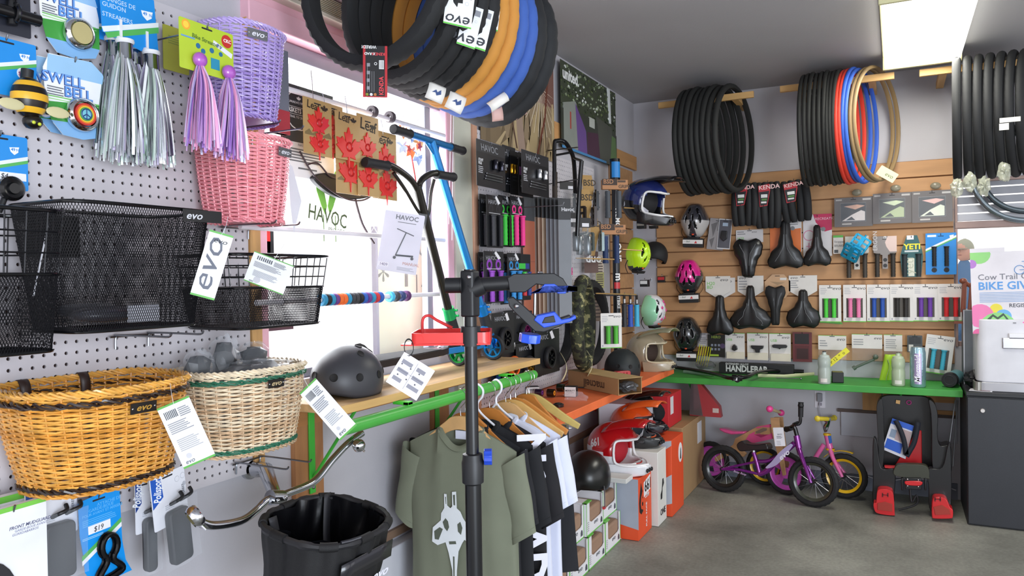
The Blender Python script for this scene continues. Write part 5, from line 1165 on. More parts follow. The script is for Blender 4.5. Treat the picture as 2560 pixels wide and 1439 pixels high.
for px,py,lab in((1402,918,'curled cream paper tag below the black tyre'),(1467,908,'curled cream paper tag below the camouflage tyre')):
    b=B(); b.grid(lambda u,v:((u-.5)*.05,(.5-v)*.14,.03*sin(v*3)),3,8); o=S('paper_tag',lab,'tag',b,M('d8d3a8',.6),FR('L',PL(px,py,.24),20,-15)); mo=o.modifiers.new('s','SOLIDIFY'); mo.thickness=.001
# ---------------------------------------------------------------- sticker post and grips
t=T('sticker_post','black tube covered with stickers standing at the end of the far pegboard','post',Matrix.Translation((XL+.14,4.55,.74)))
b=B(); b.cyl((0,0,.0),(0,0,1.28),.022,18); P(t,'tube',b,M('1b1c22',.3)); b=B(); b.cyl((0,0,1.28),(0,0,1.42),.032,18); P(t,'top_cap',b,BLKG); 
Qp=Matrix.Rotation(radians(50),4,'Z')@Matrix.Rotation(radians(0),4,'X')
def stick(z0,z1,col,txt=None,tc='f0f0f0',h=.03,r=.0225):
    b=B(); b.lathe([(r,z0),(r,z1)],10,'z',(0,0,0),radians(-110),radians(20)); P(t,'sticker',b,M(col,.35))
    if txt:
        b=B(); b.T=Matrix.Rotation(radians(45),4,'Z')@Matrix.Translation((0,-r-.0008,(z0+z1)/2))@Matrix.Rotation(radians(90),4,'X')@Matrix.Rotation(radians(-90),4,'Z'); b.text(txt,0,-h*.35,0,h,0,.03,align='c'); P(t,'lettering',b,M(tc,.4),smooth=0)
stick(1.30,1.40,'2a8ad8',r=.0325); stick(.95,1.12,'24252c','PRIMOS'); stick(.72,.94,'22242c','ONE',h=.04); stick(.64,.71,'1c1d24','m',h=.045); stick(.60,.64,'c8343a'); stick(.38,.44,'c8343a','8',h=.04); stick(.28,.375,'d8d8d8','ODI','2a2a2a'); stick(.46,.58,'14151a','FITBIKE',h=.02)
def bsd(px,py,lab,col):
    t=T('grip_pack',lab,'grips',FR('L',PL(px,py,.20),-52)); b=B(); b.rrect(-.07,.09,-.03,.028,0,.03,.003); P(t,'header_box',b,M('b37f55',.6),bev=.001)
    b=B(); b.bb(-.072,.022,-.005,.032,.030,.0315); P(t,'header_print',b,M('3b2a22',.6)); b=B(); b.text('BSD',-.065,.004,.0318,.026,0,.03); b.mi=1; b.text('GRIPS',.03,-.022,.0305,.02,0,.03); b.bb(.025,.075,.012,.024,.0302,.0308); P(t,'lettering',b,[M('b07a50',.5),M('4a3420',.5)],smooth=0)
    for x in(-.035,.035):
        g=B(); g.lathe([(.0001,-.20),(.018,-.20),(.018,-.19)]+[(.0155+.0012*(i%2),-.185+.012*i) for i in range(12)]+[(.016,-.04),(.0001,-.04)],14,'y',(x,0,.02)); P(t,'grip',g,M(col,.6))
bsd(1530,462,'kraft boxed grips with grey rubber grips, upper','4a4f56'); bsd(1524,574,'kraft boxed grips with navy rubber grips, lower','1f3560')
for k,(x,c,lab) in enumerate(((1567,'2a2b30','dark grip hanging left of two blue grips'),(1582,'2a4fb0','deep blue grip hanging beside the light blue one'),(1598,'3fb0d8','light blue grip hanging beside the deep blue one'))):
    t=T('bar_grip',lab,'grips',FR('L',PL(x-6,788,.25))); g=B(); g.lathe([(.0001,-.07),(.018,-.07),(.018,-.06)]+[(.015+.0012*(i%2),-.055+.01*i) for i in range(12)]+[(.017,.068),(.0001,.068)],14,'y'); P(t,'grip',g,M(c,.5)); b=B(); b.bb(-.02,.02,.068,.13,-.002,.002); P(t,'card',b,BLK); hookat(PL(x-6,788,.25)+V((0,0,.125)),'L',.24,'hook holding the '+lab); b=B(); b.bb(-.012,.014,.075,.10,.002,.003); P(t,'label',b,M('d8d8dc',.5))
for (x0,x1,y,lab) in((1440,1535,645,'upper thin brass rod of the sticker post display'),(1490,1590,733,'lower thin brass rod beside the blue grips'),(1560,1614,519,'thin brass rod in front of the black helmet'),(1556,1606,623,'thin brass rod in front of the lime helmet')):
    b=B(); b.cyl(PL(x0,y,.2),PL(x1,y+3,.30),.004,8); S('brass_rod',lab,'rod',b,M('c9a36a',.35,.5))
def evogrip(R,lab,col,hook=None,ax='L',dbl=True,name='grip_pack',base='dedad6'):
    el=[('r',.0,.975,1,1,'6cbf45'),('t','evo',.60,.13,.085,'3a3c40',{'sh':.2,'sx':1.25}),('l',.06,.07,.36,.26,4,'b9b9bc'),('r',.14,.36,.86,.88,'4a443c'),('r',.06,.91,.11,.95,'8d8fa0')]+[('g',u,.36,.87,.0135,col) for u in((.32,.68) if dbl else (.5,))]
    return pack(R,name,lab,'grips',base,el,hook=hook,ax=ax,off=.03)
evogrip((FR('L',PL(1528,826,.27),-52),.125,.20),'white card with green grips hanging left of the beige helmet','55b83c')
# ---------------------------------------------------------------- HELMETS
def vented(MW,label,cols,rx=.088,ry=.118,rz=.105,vents=None,n=(40,30),name='bike_helmet',box=True,dot='e0552f'):
    """crown faces +z, front points down (-y)"""
    t=T(name,label,'helmet',MW); vents=vents or [(-.28,.55,.10,.22,-12),(.28,.55,.10,.22,12),(-.50,.08,.11,.26,-10),(.50,.08,.11,.26,10),(-.2,-.32,.10,.26,-24),(.2,-.32,.10,.26,24),(0,.16,.07,.22,0)]
    def fn(u,v):
        a=2*pi*u; ph=v*pi*.56; s=sin(ph); x=cos(a)*s; y=sin(a)*s; tap=1-.10*max(0,y)-.05*y*y
        rid=1+.03*cos(6*a)*s
        return (rx*x*tap*rid,ry*y*rid,rz*cos(ph))
    vs=[];fs=[];ms=[]
    nu,nv=n
    for i in range(nu):
        for j in range(nv+1): vs.append(fn(i/nu,j/nv))
    for i in range(nu):
        for j in range(nv):
            cx=sum(vs[q][0] for q in(i*(nv+1)+j,((i+1)%nu)*(nv+1)+j+1))/2/rx; cy=sum(vs[q][1] for q in(i*(nv+1)+j,((i+1)%nu)*(nv+1)+j+1))/2/ry
            hit=False
            for (vx,vy,hw,hh,an) in vents:
                a=radians(an); dx,dy=cx-vx,cy-vy; p=dx*cos(a)+dy*sin(a); q=-dx*sin(a)+dy*cos(a)
                if (abs(p)/hw)**1.3+(abs(q)/hh)**1.3<1: hit=True
            if not hit: fs.append((i*(nv+1)+j,i*(nv+1)+j+1,((i+1)%nu)*(nv+1)+j+1,((i+1)%nu)*(nv+1)+j)); ms.append(0 if cols[2](cx,cy) else 1)
    me=B(); me.v=[V(p) for p in vs]; me.f=fs; me.m=ms
    o=P(t,'shell',me,[M(cols[0],.18,coat=.8),M(cols[1],.25,coat=.5)]); mo=o.modifiers.new('s','SOLIDIFY'); mo.thickness=.012; mo.offset=-1
    b=B(); b.grid(lambda u,v:tuple(V(fn(u,v))*.84),24,12,cu=True); P(t,'liner',b,M('101013',.9))
    b=B(); b.prism([(-.045,-ry*.93),(.045,-ry*.93),(.03,-ry*1.08),(-.03,-ry*1.08)],.0,.055) ; P(t,'visor',b,M('141417',.4),bev=.004)
    if dot: b=B(); b.ell((0,-ry*.80,rz*.60),(.009,.006,.006),12,8); P(t,'badge',b,M(dot,.3))
    if box:
        b=B(); b.rrect(-.068,.068,-ry-.065,-ry+.0,-.02,.055,.006); bx=P(t,'stand_box',b,M('121214',.4),bev=.002)
        b=B(); b.bb(-.069,.069,-ry-.040,-ry-.012,.0555,.057); P(bx,'label_band',b,M('e0dcda',.5))
        b=B(); b.text('~ Bell',-.06,-ry-.030,.0575,.012,.2,0); b.mi=1; b.prism([(.01,-ry-.036),(.03,-ry-.036),(.022,-ry-.018)],.0572,.0576); P(bx,'lettering',b,[M('5a6a5a',.5),M('c8343a',.5)],smooth=0)
    b=B()
    for s in(-1,1): b.tube(poly([(s*rx*.8,-ry*.2,.0),(s*rx*.95,-ry*.7,-.02),(s*rx*.6,-ry*1.1,-.02)],n=4),.004,6,flat=.4)
    P(t,'strap',b,BLK); return t
def fullface(MW,label,cm_,cv,ct,k=1.0,trimc='e9e9ea',goggle='15151a',lin='c01f2a'):
    """moto/downhill helmet; faces +x local, up +y, side view toward +z"""
    t=T('full_face_helmet',label,'helmet',MW); 
    def R3(p): return tuple(q*k for q in p)
    # shell: ellipsoid with face opening (faces removed)
    vs=[];fs=[];ms=[];nu,nv=36,22
    def fn(u,v):
        a=2*pi*u; ph=pi*v; x=cos(a)*sin(ph); z=sin(a)*sin(ph); y=cos(ph)
        X_=.128*x; Y_=.118*y; Z_=.105*z
        if y<-.25: X_+= .055*(-.25-y)*max(0,x)*2.2; X_*=1-.15*max(0,-x)*(-y)
        return V((X_,max(Y_,-.105),Z_))
    for i in range(nu):
        for j in range(nv+1): vs.append(fn(i/nu,j/nv)*k)
    for i in range(nu):
        for j in range(nv):
            c=(vs[i*(nv+1)+j]+vs[((i+1)%nu)*(nv+1)+j+1])/2/k
            if c.x>.052 and -.045<c.y<.048 : continue
            if c.y<-.098 and abs(c.x)<.09 and abs(c.z)<.08: continue
            fs.append((i*(nv+1)+j,i*(nv+1)+j+1,((i+1)%nu)*(nv+1)+j+1,((i+1)%nu)*(nv+1)+j)); ms.append(0 if c.y+.35*c.x>-.012 else 1)
    me=B(); me.v=vs; me.f=fs; me.m=ms; o=P(t,'shell',me,[M(cm_,.15,coat=.9),M(ct,.2,coat=.7)]); mo=o.modifiers.new('s','SOLIDIFY'); mo.thickness=.008; mo.offset=-1
    b=B(); b.ell((-.026*k,0,0),(.088*k,.086*k,.088*k),24,14); P(t,'liner',b,M(lin,.8))
    b=B()
    pts=[]
    for s in(-1,1):
        pts.append([R3(p) for p in((.048,.0,.098*s),(.055,.048,.088*s),(.100,.054,.052*s),(.116,.052,.0))])
        pts.append([R3(p) for p in((.048,.0,.098*s),(.06,-.045,.098*s),(.12,-.055,.072*s),(.168,-.055,.0))])
    for p in pts: b.tube(poly(p,n=5),.0055*k,6)
    P(t,'opening_trim',b,M(trimc,.3))
    # chin bar protrusion
    b=B(); b.mesh([R3(p) for p in((.11,-.05,.075),(.178,-.058,.022),(.178,-.058,-.022),(.11,-.05,-.075),(.11,-.108,.07),(.165,-.100,.03),(.165,-.100,-.03),(.11,-.108,-.07),(.03,-.05,.108),(.03,-.108,.095),(.03,-.05,-.108),(.03,-.108,-.095))],
       [(0,1,5,4),(1,2,6,5),(2,3,7,6),(8,0,4,9),(3,10,11,7),(0,3,2,1),(4,5,6,7)]); P(t,'chin_bar',b,M(ct,.2,coat=.8),bev=.008*k)
    b=B()
    for s in(-1,0,1): b.ell(R3((.176,-.078,.022*s)),R3((.005,.010,.008)),10,6)
    P(t,'chin_vent',b,M('16161a',.6),kind='stuff')
    # visor
    b=B(); b.grid(lambda u,v:R3((-.02+.20*v,.112+.030*v-.03*(2*u-1)**2*(1-.3*v)+.012*sin(pi*v),(2*u-1)*(.085-.02*v))),12,8); o=P(t,'visor',b,M(cv,.2,coat=.8)); mo=o.modifiers.new('s','SOLIDIFY'); mo.thickness=.005
    return t
# left wall helmets
LW=lambda px,py,o,yaw=0,roll=0,pitch=0: FR('L',PL(px,py,o),yaw,roll,pitch)
hm=fullface(FR('B',PL(1612,505,.28),-15,-10),'black white and blue full face helmet high in the corner','26306a','121216','18181c',1.28,lin='1a1a1e')
b=B(); b.prism([(-.02,.03),(.03,.02),(.05,-.02),(.11,-.05),(.11,-.062),(.04,-.04),(.0,-.0)],.118,.122); b.prism([(.02,.05),(.06,.05),(.05,.0),(.035,.03)],.108,.118); b.text('PRO',-.08,-.04,.118,.03,0,.03); P(hm,'graphics',b,M('dcdce6',.3),smooth=0)
vented(LW(1588,635,.24,62,-8),'lime yellow helmet hanging by the corner','b9f02a' and ('c3f01f','2a2b2e',lambda x,y:y>-.8)[0] and 'lime','x') if False else vented(LW(1590,636,.20,-22,-6),'lime yellow helmet hanging by the corner',('c6f224','3a3c3e',lambda x,y:y>-.75),rx=.08,ry=.115,box=False)
t=skate_helmet(LW(1630,640,.16,35)@Matrix.Rotation(radians(-90),4,'Z')@Matrix.Rotation(radians(90),4,'X'),'plain black skate helmet beside the lime helmet',.105,'1f2022',.7,False) if False else skate_helmet(Matrix.Translation(PL(1632,640,.16)-V((0,0,.04)))@Matrix.Rotation(radians(30),4,'Z')@Matrix.Rotation(radians(12),4,'Y'),'plain black skate helmet beside the lime helmet',.105,'1f2022',.7,False)
hm=vented(LW(1628,775,.20,-22,0),'white helmet with pink dots and mint rim in the corner',('e4e2e6','9fe0b8',lambda x,y:x>-.45),rx=.09,ry=.115,box=False)
b=B()
for x,y in((.03,.06),(.05,.0),(.04,-.05),(-.01,.02),(.0,-.06),(.06,.04)): 
    zz_=.105*sqrt(max(0.05,1-(x/.09)**2-(y/.115)**2)); b.ell((x*.98,y*.98,zz_*1.01),(.011,.011,.004),12,6)
P(hm,'pink_dot',b,M('d8458a',.3),kind='stuff')
for k,(px,py,c,lab) in enumerate(((1604,563,'2a2a2c','small black box under the full face helmet, left'),(1634,563,'1a1a1c','small black box under the full face helmet, middle'),(1662,568,'8a5a48','small brown box under the full face helmet, right'),(1612,708,'1a1a1c','black box below the lime helmet'),(1655,698,'1a1a1c','black box with red label below the skate helmet'))):
    b=B(); b.box((0,0,0),(.055,.045,.05)); o=S('small_box',lab,'box',b,M(c,.5),FR('B',PL(px,py,.20),0),bev=.002); b=B(); b.bb(-.024,.024,-.004,.018,.0252,.0262); hookat(PB(px,py,.17)+V((0,0,.024)),'B',.165,'hook behind the '+lab); P(o,'label',b,M('b9b2a8' if k<3 else 'c8343a' if k==4 else 'd8d8d8',.5))
fullface(Matrix.Translation((-1.43,4.69,.816+.118))@Matrix.Rotation(radians(-12),4,'Z')@Matrix.Rotation(radians(90),4,'X'),'beige camouflage full face helmet at the end of the orange shelf','a89a80','8d8a70','a89a80',1.1,'c9bda0',lin='3a2a22')
hm=skate_helmet(Matrix.Translation((-1.47,4.32,.817))@Matrix.Rotation(radians(20),4,'Z'),'dark green black helmet standing on the orange shelf',.118,'22282a',.6)
b=B(); b.rrect(-.05,.045,-.03,.03,0,.035,.01); o=S('red_light','small red plastic case in front of the dark helmet','case',b,M('b51f24',.3,coat=.4),FR('L',V((-1.405,4.10,.85)),-40),bev=.003)
b=B()
for x in(-.02,.0,.02): b.bb(x-.002,x+.002,-.022,.022,.035,.038)
P(o,'rib',b,M('8a1519',.3),kind='stuff')
hookat(PL(1590,636,.20)+V((0,0,.03)),'L',.19,'hook behind the lime helmet'); hookat(PL(1628,775,.20)+V((0,0,.03)),'L',.19,'hook behind the dotted white helmet')
# cardboard tray with upside down lettering
def openbox(name,label,MW,w,d,h,col,side_txt=None,flap=True,cat='box'):
    t=T(name,label,cat,MW); m=M(col,.75,noise=.06); b=B(); th=.004
    b.bb(-w/2,w/2,-d/2,d/2,0,th); b.bb(-w/2,-w/2+th,-d/2,d/2,th,h); b.bb(w/2-th,w/2,-d/2,d/2,th,h); b.bb(-w/2,w/2,d/2-th,d/2,th,h); P(t,'walls',b,m)
    return t,m
t,m=openbox('cardboard_box','long flat open carton with upside down name on the orange shelf',Matrix.Translation((-1.40,3.80,.817))@Matrix.Rotation(radians(56),4,'Z'),.15,.46,.082,'a98257')
b=B(); b.bb(-.075,.075,-.24,.23,.0825,.0855); P(t,'lid',b,M('b39565',.75),bev=.001)
b=B(); b.T=Matrix.Translation((-.0755,-.02,.052))@Matrix.Rotation(radians(-90),4,'Z')@Matrix.Rotation(radians(90),4,'X'); b.text('macneil',0,0,0,.045,0,.02,rot=180,align='c'); P(t,'lettering',b,M('4a3424',.6),smooth=0)
def sbox(px,py,lab,yaw=20,s=(.06,.05,.05),h=.816,col='1d1e22'):
    p=PF(px,py,h); t=T('parts_box',lab,'box',FR('F',p,yaw)); b=B(); b.box((0,0,s[2]/2+.001),s); P(t,'carton',b,M(col,.5),bev=.001)
    b=B(); b.bb(-s[0]/2+.002,s[0]*.49,-s[1]/2-.0008,-s[1]/2,.002,s[2]); P(t,'white_face',b,M('e6e4e2',.5)); b=B(); b.T=Matrix.Translation((0,-s[1]/2-.001,s[2]*.55))@Matrix.Rotation(radians(90),4,'X'); b.text('MERRITT',0,0,0,.009,0,.02,align='c'); b.bb(-.02,.02,-.006,-.005,0,.0003); P(t,'lettering',b,M('4a4a50',.5),smooth=0); return t
sbox(1352,962,'black box with white printed face, nearer the pegboard',10); sbox(1428,990,'black box with white printed face at the front edge of the orange shelf',10)
sbox(1330,985,'plain dark box lying behind the hangers',35,(.07,.05,.04),col='17181b')
p=PF(1383,985,.816)
for k,(px,py,r,lab,c) in enumerate(((1378,992,.020,'small shiny black ring part with amber inside, standing','2a1c12'),(1396,1016,.026,'glossy black round part lying on the orange shelf edge','141416'),(1402,978,.02,'dark green ring part next to the printed box','1f2a1f'),(1348,990,.018,'small purple and black ring part','2a1a30'))):
    t=T('headset_part',lab,'bike part',FR('F',PF(px,py,.816)))
    b=B()
    if k==1: b.lathe([(.0001,.018),(r*.5,.018),(r,.012),(r,.001),(.0001,.001)],20)
    else: b.T=Matrix.Translation((0,0,r+.001)); b.lathe([(r*.6,-.018),(r,-.018),(r,.018),(r*.6,.018),(r*.6,-.018)],20,'x')
    P(t,'body',b,M(c,.15,coat=.6))
    if k in(0,3): b=B(); b.T=Matrix.Translation((0,0,r+.001)); b.lathe([(r*.2,-.012),(r*.62,-.012),(r*.62,.019),(r*.2,.019)],16,'x'); P(t,'insert',b,M('e08a2a' if k==0 else '7a3a98',.3))
b=B(); b.tube([PF(1395,968,.82),PF(1475,968,.822)],.003,6); b.tube([PF(1410,962,.822),PF(1480,915,.825)],.002,6); S('axle_rods','thin black rods lying on the orange shelf','rod',b,BLK)
t=T('crumpled_bag','crumpled clear bag sticking out of the open carton end','bag',Matrix.Translation((-1.225,3.68,.855))); crumple(t,'film',(0,0,0),(.05,.05,.028),M('5a5c60',.15,alpha=.6,coat=.6),8,.35)
t=T('crumpled_bag','small crumpled clear bag at the front of the orange shelf','bag',Matrix.Translation(PF(1440,1000,.816)+V((0,0,.012)))); crumple(t,'film',(0,0,0),(.06,.012,.03),CLR,8,.4)
# ================================================================ SHIRTS ON THE RAIL
def hangerp(t,X_,Y_,Z0,w,kind,col,yaw=0,sub=None):
    """wooden or plastic hanger as parts; local frame B-type at (0,0,0)= rail centre"""
    b=B(); b.tube(poly([(0.0,-.075,0),(0.0,-.045,0),(.020,-.02,0),(.022,.006,0),(0,.0235,0),(-.021,.006,0),(-.022,-.004,0)],n=5),.0016 if kind=='wood' else .0045,6); P(t,'hook',b,CHR if kind=='wood' else M(col,.35))
    b=B(); y0=-.075
    if kind=='wood':
        top=poly2([(-w/2,y0-.115),(-w*.35,y0-.075),(-w*.18,y0-.025),(-.03,y0),(.03,y0),(w*.18,y0-.025),(w*.35,y0-.075),(w/2,y0-.115)],False,5)
        bot=poly2([(w/2-.01,y0-.135),(w*.32,y0-.105),(w*.15,y0-.060),(0,y0-.045),(-w*.15,y0-.060),(-w*.32,y0-.105),(-w/2+.01,y0-.135)],False,5)
        b.prism(top+bot,-.006,.006); P(t,'shoulder_bar',b,M(col,.35,noise=.12,scale=14,coat=.3),bev=.002)
    else:
        b.tube(poly([(0,y0+.005,0),(.03,y0-.02,0),(w*.5,y0-.135,0),(w*.5,y0-.165,0),(w*.46,y0-.17,0),(0,y0-.17,0),(-w*.46,y0-.17,0),(-w*.5,y0-.165,0),(-w*.5,y0-.135,0),(-.03,y0-.02,0)],True,5),.0042,8,closed=True); P(t,'shoulder_bar',b,M(col,.35))
def shirt(Y,lab,col,hk='wood',hc='d9ac74',w=.218,L_=.66,yaw=0,dx=0,neck=.085,hlab='',sl=.26,prints=None,inner=None,fold=1.0,d=.040):
    MW=FR('B',V((RX+dx,Y,RZ)),yaw)
    hg=T('clothes_hanger',hlab,'hanger',MW); hangerp(hg,0,0,0,.38,hk,hc)
    t=T('t_shirt',lab,'shirt',MW@Matrix.Translation((0,-.105,0))); m=M(col,.85,bump=.25,bscale=1400,noise=.05)
    def top(x,front):
        a=abs(x); y=-.0-.36*max(0,a-.05)-(.5*(a-.05)**2 if a>.05 else 0)
        if a<neck:
            q=1-(a/neck)**2; y-= (.075 if front else .012)*q
        return y
    rn=random.Random(int(Y*1000)); ph=[rn.uniform(0,6) for _ in range(5)]
    def fn(u,v):
        a=2*pi*u; c=cos(a); s=sin(a); x=w*(abs(c)**.55)*(1 if c>0 else -1)*(1-.03*sin(pi*v))
        front=s>=0; zt=d*(abs(s)**.6)*(1 if front else -1)
        k=min(1,v*3+.10) if abs(x)>neck else min(1,v*2+.5)
        y0=top(x,front); y=y0+(-L_-y0)*v+.004*sin(x*30+ph[0])*v
        z=zt*k+fold*(.006*sin(x*34+ph[1]+v*2)+.004*sin(x*61+ph[2]-v*1.5))*min(1,v*1.6)
        return (x,y,z)
    b=B(); b.grid(fn,72,22,cu=True); P(t,'body',b,m)
    for s in(-1,1):
        def sf(u,v,s=s):
            a=2*pi*u; x0=w*.86; y0=-.105; cx=x0+.012+.045*v; cy=y0-sl*v; nx,ny=.93,.36
            wd=.078-.004*v; e=wd*cos(a); zz_=(.030-.004*v)*sin(a)
            return (s*(cx+e*nx*.62),cy+e*ny*1.0-.0,zz_+.004*sin(v*9+a*2))
        b=B(); b.grid(sf,24,8,cu=True); P(t,'sleeve',b,m)
        b=B(); b.tube([sf(i/24,.93) for i in range(24)],.0012,4,closed=True); P(t,'hem_stitch',b,m)
    b=B(); n=20; pts=[]
    for i in range(n+1):
        x=-neck+2*neck*i/n; p=fn(0,0); z=d*.55*sqrt(max(0,1-(x/neck)**2)) ; pts.append((x,top(x,True)-.004,z+.003))
    for i in range(n-1,0,-1):
        x=-neck+2*neck*i/n; pts.append((x,top(x,False)-.002,-d*.55*sqrt(max(0,1-(x/neck)**2))-.003))
    b.tube(pts,.008,6,closed=True,flat=1.6); P(t,'collar',b,M(col,.8,bump=.5,bscale=600))
    if prints: prints(t,fn,d)
    return t
def gprint(t,fn,d):
    def surf(x,y): return d+.0085
    W=[]
    head=[(-.045,-.235),(-.035,-.235),(-.033,-.275),(-.02,-.283),(-.012,-.275),(-.012,-.225),(.004,-.222),(.006,-.28),(.02,-.29),(.03,-.31),(.045,-.33),(.07,-.37),(.062,-.40),(.035,-.385),(.025,-.40),(.01,-.43),(.002,-.50),(-.002,-.66),(-.014,-.66),(-.016,-.5),(-.03,-.44),(-.042,-.405),(-.075,-.42),(-.098,-.41),(-.094,-.36),(-.06,-.33),(-.058,-.305),(-.045,-.285)]
    b=B(); b.prism(head,d+.0075,d+.0085); o=P(t,'white_print',b,M('e6ebee',.7),smooth=0)
    b=B()
    for s in([(-.052,-.335),(-.04,-.32),(-.03,-.33),(-.026,-.35),(-.034,-.365),(-.045,-.355)],[(.008,-.335),(.02,-.325),(.028,-.345),(.022,-.37),(.01,-.36)],[(-.088,-.372),(-.065,-.355),(-.052,-.36),(-.07,-.40),(-.086,-.40)],[(-.012,-.45),(-.006,-.45),(-.008,-.64),(-.011,-.64)],[(-.028,-.40),(.0,-.395),(.002,-.405),(-.026,-.41)],[(-.04,-.245),(-.037,-.245),(-.036,-.27),(-.038,-.27)],[(-.008,-.235),(.0,-.233),(.0,-.27),(-.006,-.27)]): b.prism(s,d+.0086,d+.0092)
    P(o,'print_shading',b,M('5a6155',.8),smooth=0)
    b=B(); b.bb(-.03,.022,-.052,-.022,-.012,-.0105); b.bb(-.022,.018,-.018,-.008,-.012,-.0105) ; P(t,'neck_label',b,M('dcdff0',.6),smooth=0)
def hemprint(txt,col):
    def f(t,fn,d):
        b=B(); b.T=Matrix.Translation((.175,-.30,d*.62+.006))@Matrix.Rotation(radians(38),4,'Y'); b.text(txt,0,0,0,.10,0,.05,rot=-90,align='c'); P(t,'lettering',b,M(col,.6),smooth=0)
    return f
shirt(2.27,'olive green t-shirt with white skull print, first on the rail','7a7f6c',hlab='pale wooden hanger of the olive shirt',prints=gprint)
t=shirt(2.33,'black shirt with blue inside collar just behind the olive shirt','1c1d22',hlab='orange wooden hanger behind the olive shirt',hc='c8803c',w=.215,sl=.25,dx=-.015,fold=.6,d=.022)
b=B(); b.prism([(-.05,-.03),(.05,-.03),(.03,-.075),(-.02,-.075)],.0,.012); P(t,'blue_label',b,M('2670c8',.5))
shirt(2.39,'black shirt with white block letters down its side','1b1c20','plastic','e6e6ee',hlab='white plastic hanger of the lettered black shirt',w=.222,prints=hemprint('NOMAD','e6e6f2'),fold=.6,d=.024)
shirt(2.455,'dark charcoal t-shirt between lettered shirt and white shirts','1d1c20',hlab='orange wooden hanger of the charcoal shirt',hc='c8803c',w=.228,fold=.6,d=.026,dx=.015)
shirt(2.525,'white t-shirt on white plastic hanger, nearer one','e2e6f6','plastic','f0f0f8',hlab='white plastic hanger of the nearer white shirt',w=.225,sl=.24,dx=.005,fold=.8,d=.028)
shirt(2.595,'white t-shirt behind the other white one','dfe3f4','wood','d9ac74',hlab='pale wooden hanger of the farther white shirt',w=.23,sl=.24,dx=.01,fold=.8,d=.028)
for k,(Y,c,lab,dx) in enumerate(((2.655,'dcb06a','empty pale wooden hanger, nearest of three empties',.03),(2.70,'d08a44','empty orange wooden hanger between two pale ones',.02),(2.825,'c9b26a','empty yellowish wooden hanger at the far end',.04))):
    h_=T('clothes_hanger',lab,'hanger',FR('B',V((RX+dx*0,Y,RZ)),6)); hangerp(h_,0,0,0,.44,'wood',c)
MW=FR('B',V((RX,2.80,RZ))); hg=T('clothes_hanger','orange clip hanger carrying the black shorts','hanger',MW); hangerp(hg,0,0,0,.30,'wood','c8803c')
b=B(); b.tube([(-.2,-.20,0),(.2,-.20,0)],.003,6); P(hg,'clip_bar',b,CHR); b=B(); 
for s in(-1,1): b.bb(s*.17-.012,s*.17+.012,-.235,-.185,-.012,.012)
P(hg,'clip',b,STEEL,kind='stuff')
t=T('shorts','long black shorts with a small white ring logo at the far rail end','trousers',MW@Matrix.Translation((-.015,-.215,0)))
for s in(-1,1):
    b=B(); b.grid(lambda u,v,s=s:(s*.095*(1+.10*v)+(.106+.025*v)*cos(2*pi*u)*1.0,-.56*v+.004*sin(u*20),(.018+.03*v)*sin(2*pi*u)+.005*sin(8*u*pi+v*4)*v),32,14,cu=True); P(t,'leg',b,M('202126',.85,bump=.3,bscale=900))
b=B(); b.grid(lambda u,v:(.195*cos(2*pi*u),.0+.0-.10*v,.024*sin(2*pi*u)),32,3,cu=True); P(t,'waistband',b,M('1c1d21',.85))
b=B(); b.ring((.13,-.44,.058),.016,.003,'z',24,6); P(t,'ring_logo',b,M('e6e8f0',.5)); b=B(); b.prism([(.16,-.06),(.185,-.085),(.155,-.10)],.03,.032); b.prism([(.20+.010*cos(i*.6),-.10+.010*sin(i*.6)) for i in range(10)],.03,.032); P(t,'side_logo',b,M('e6e8f0',.5),kind='stuff')
# ================================================================ BOXES BELOW THE ORANGE SHELF
def onfloor(px,py,w,d,h,yaw,name,lab,col,z=0,cat='box',mats=None):
    t=T(name,lab,cat,FR('F',PF(px,py,z),yaw)); b=B(); b.bb(-w/2,w/2,0,d,.001,h); P(t,'carton',b,M(col,.55,noise=.04),bev=.002); return t
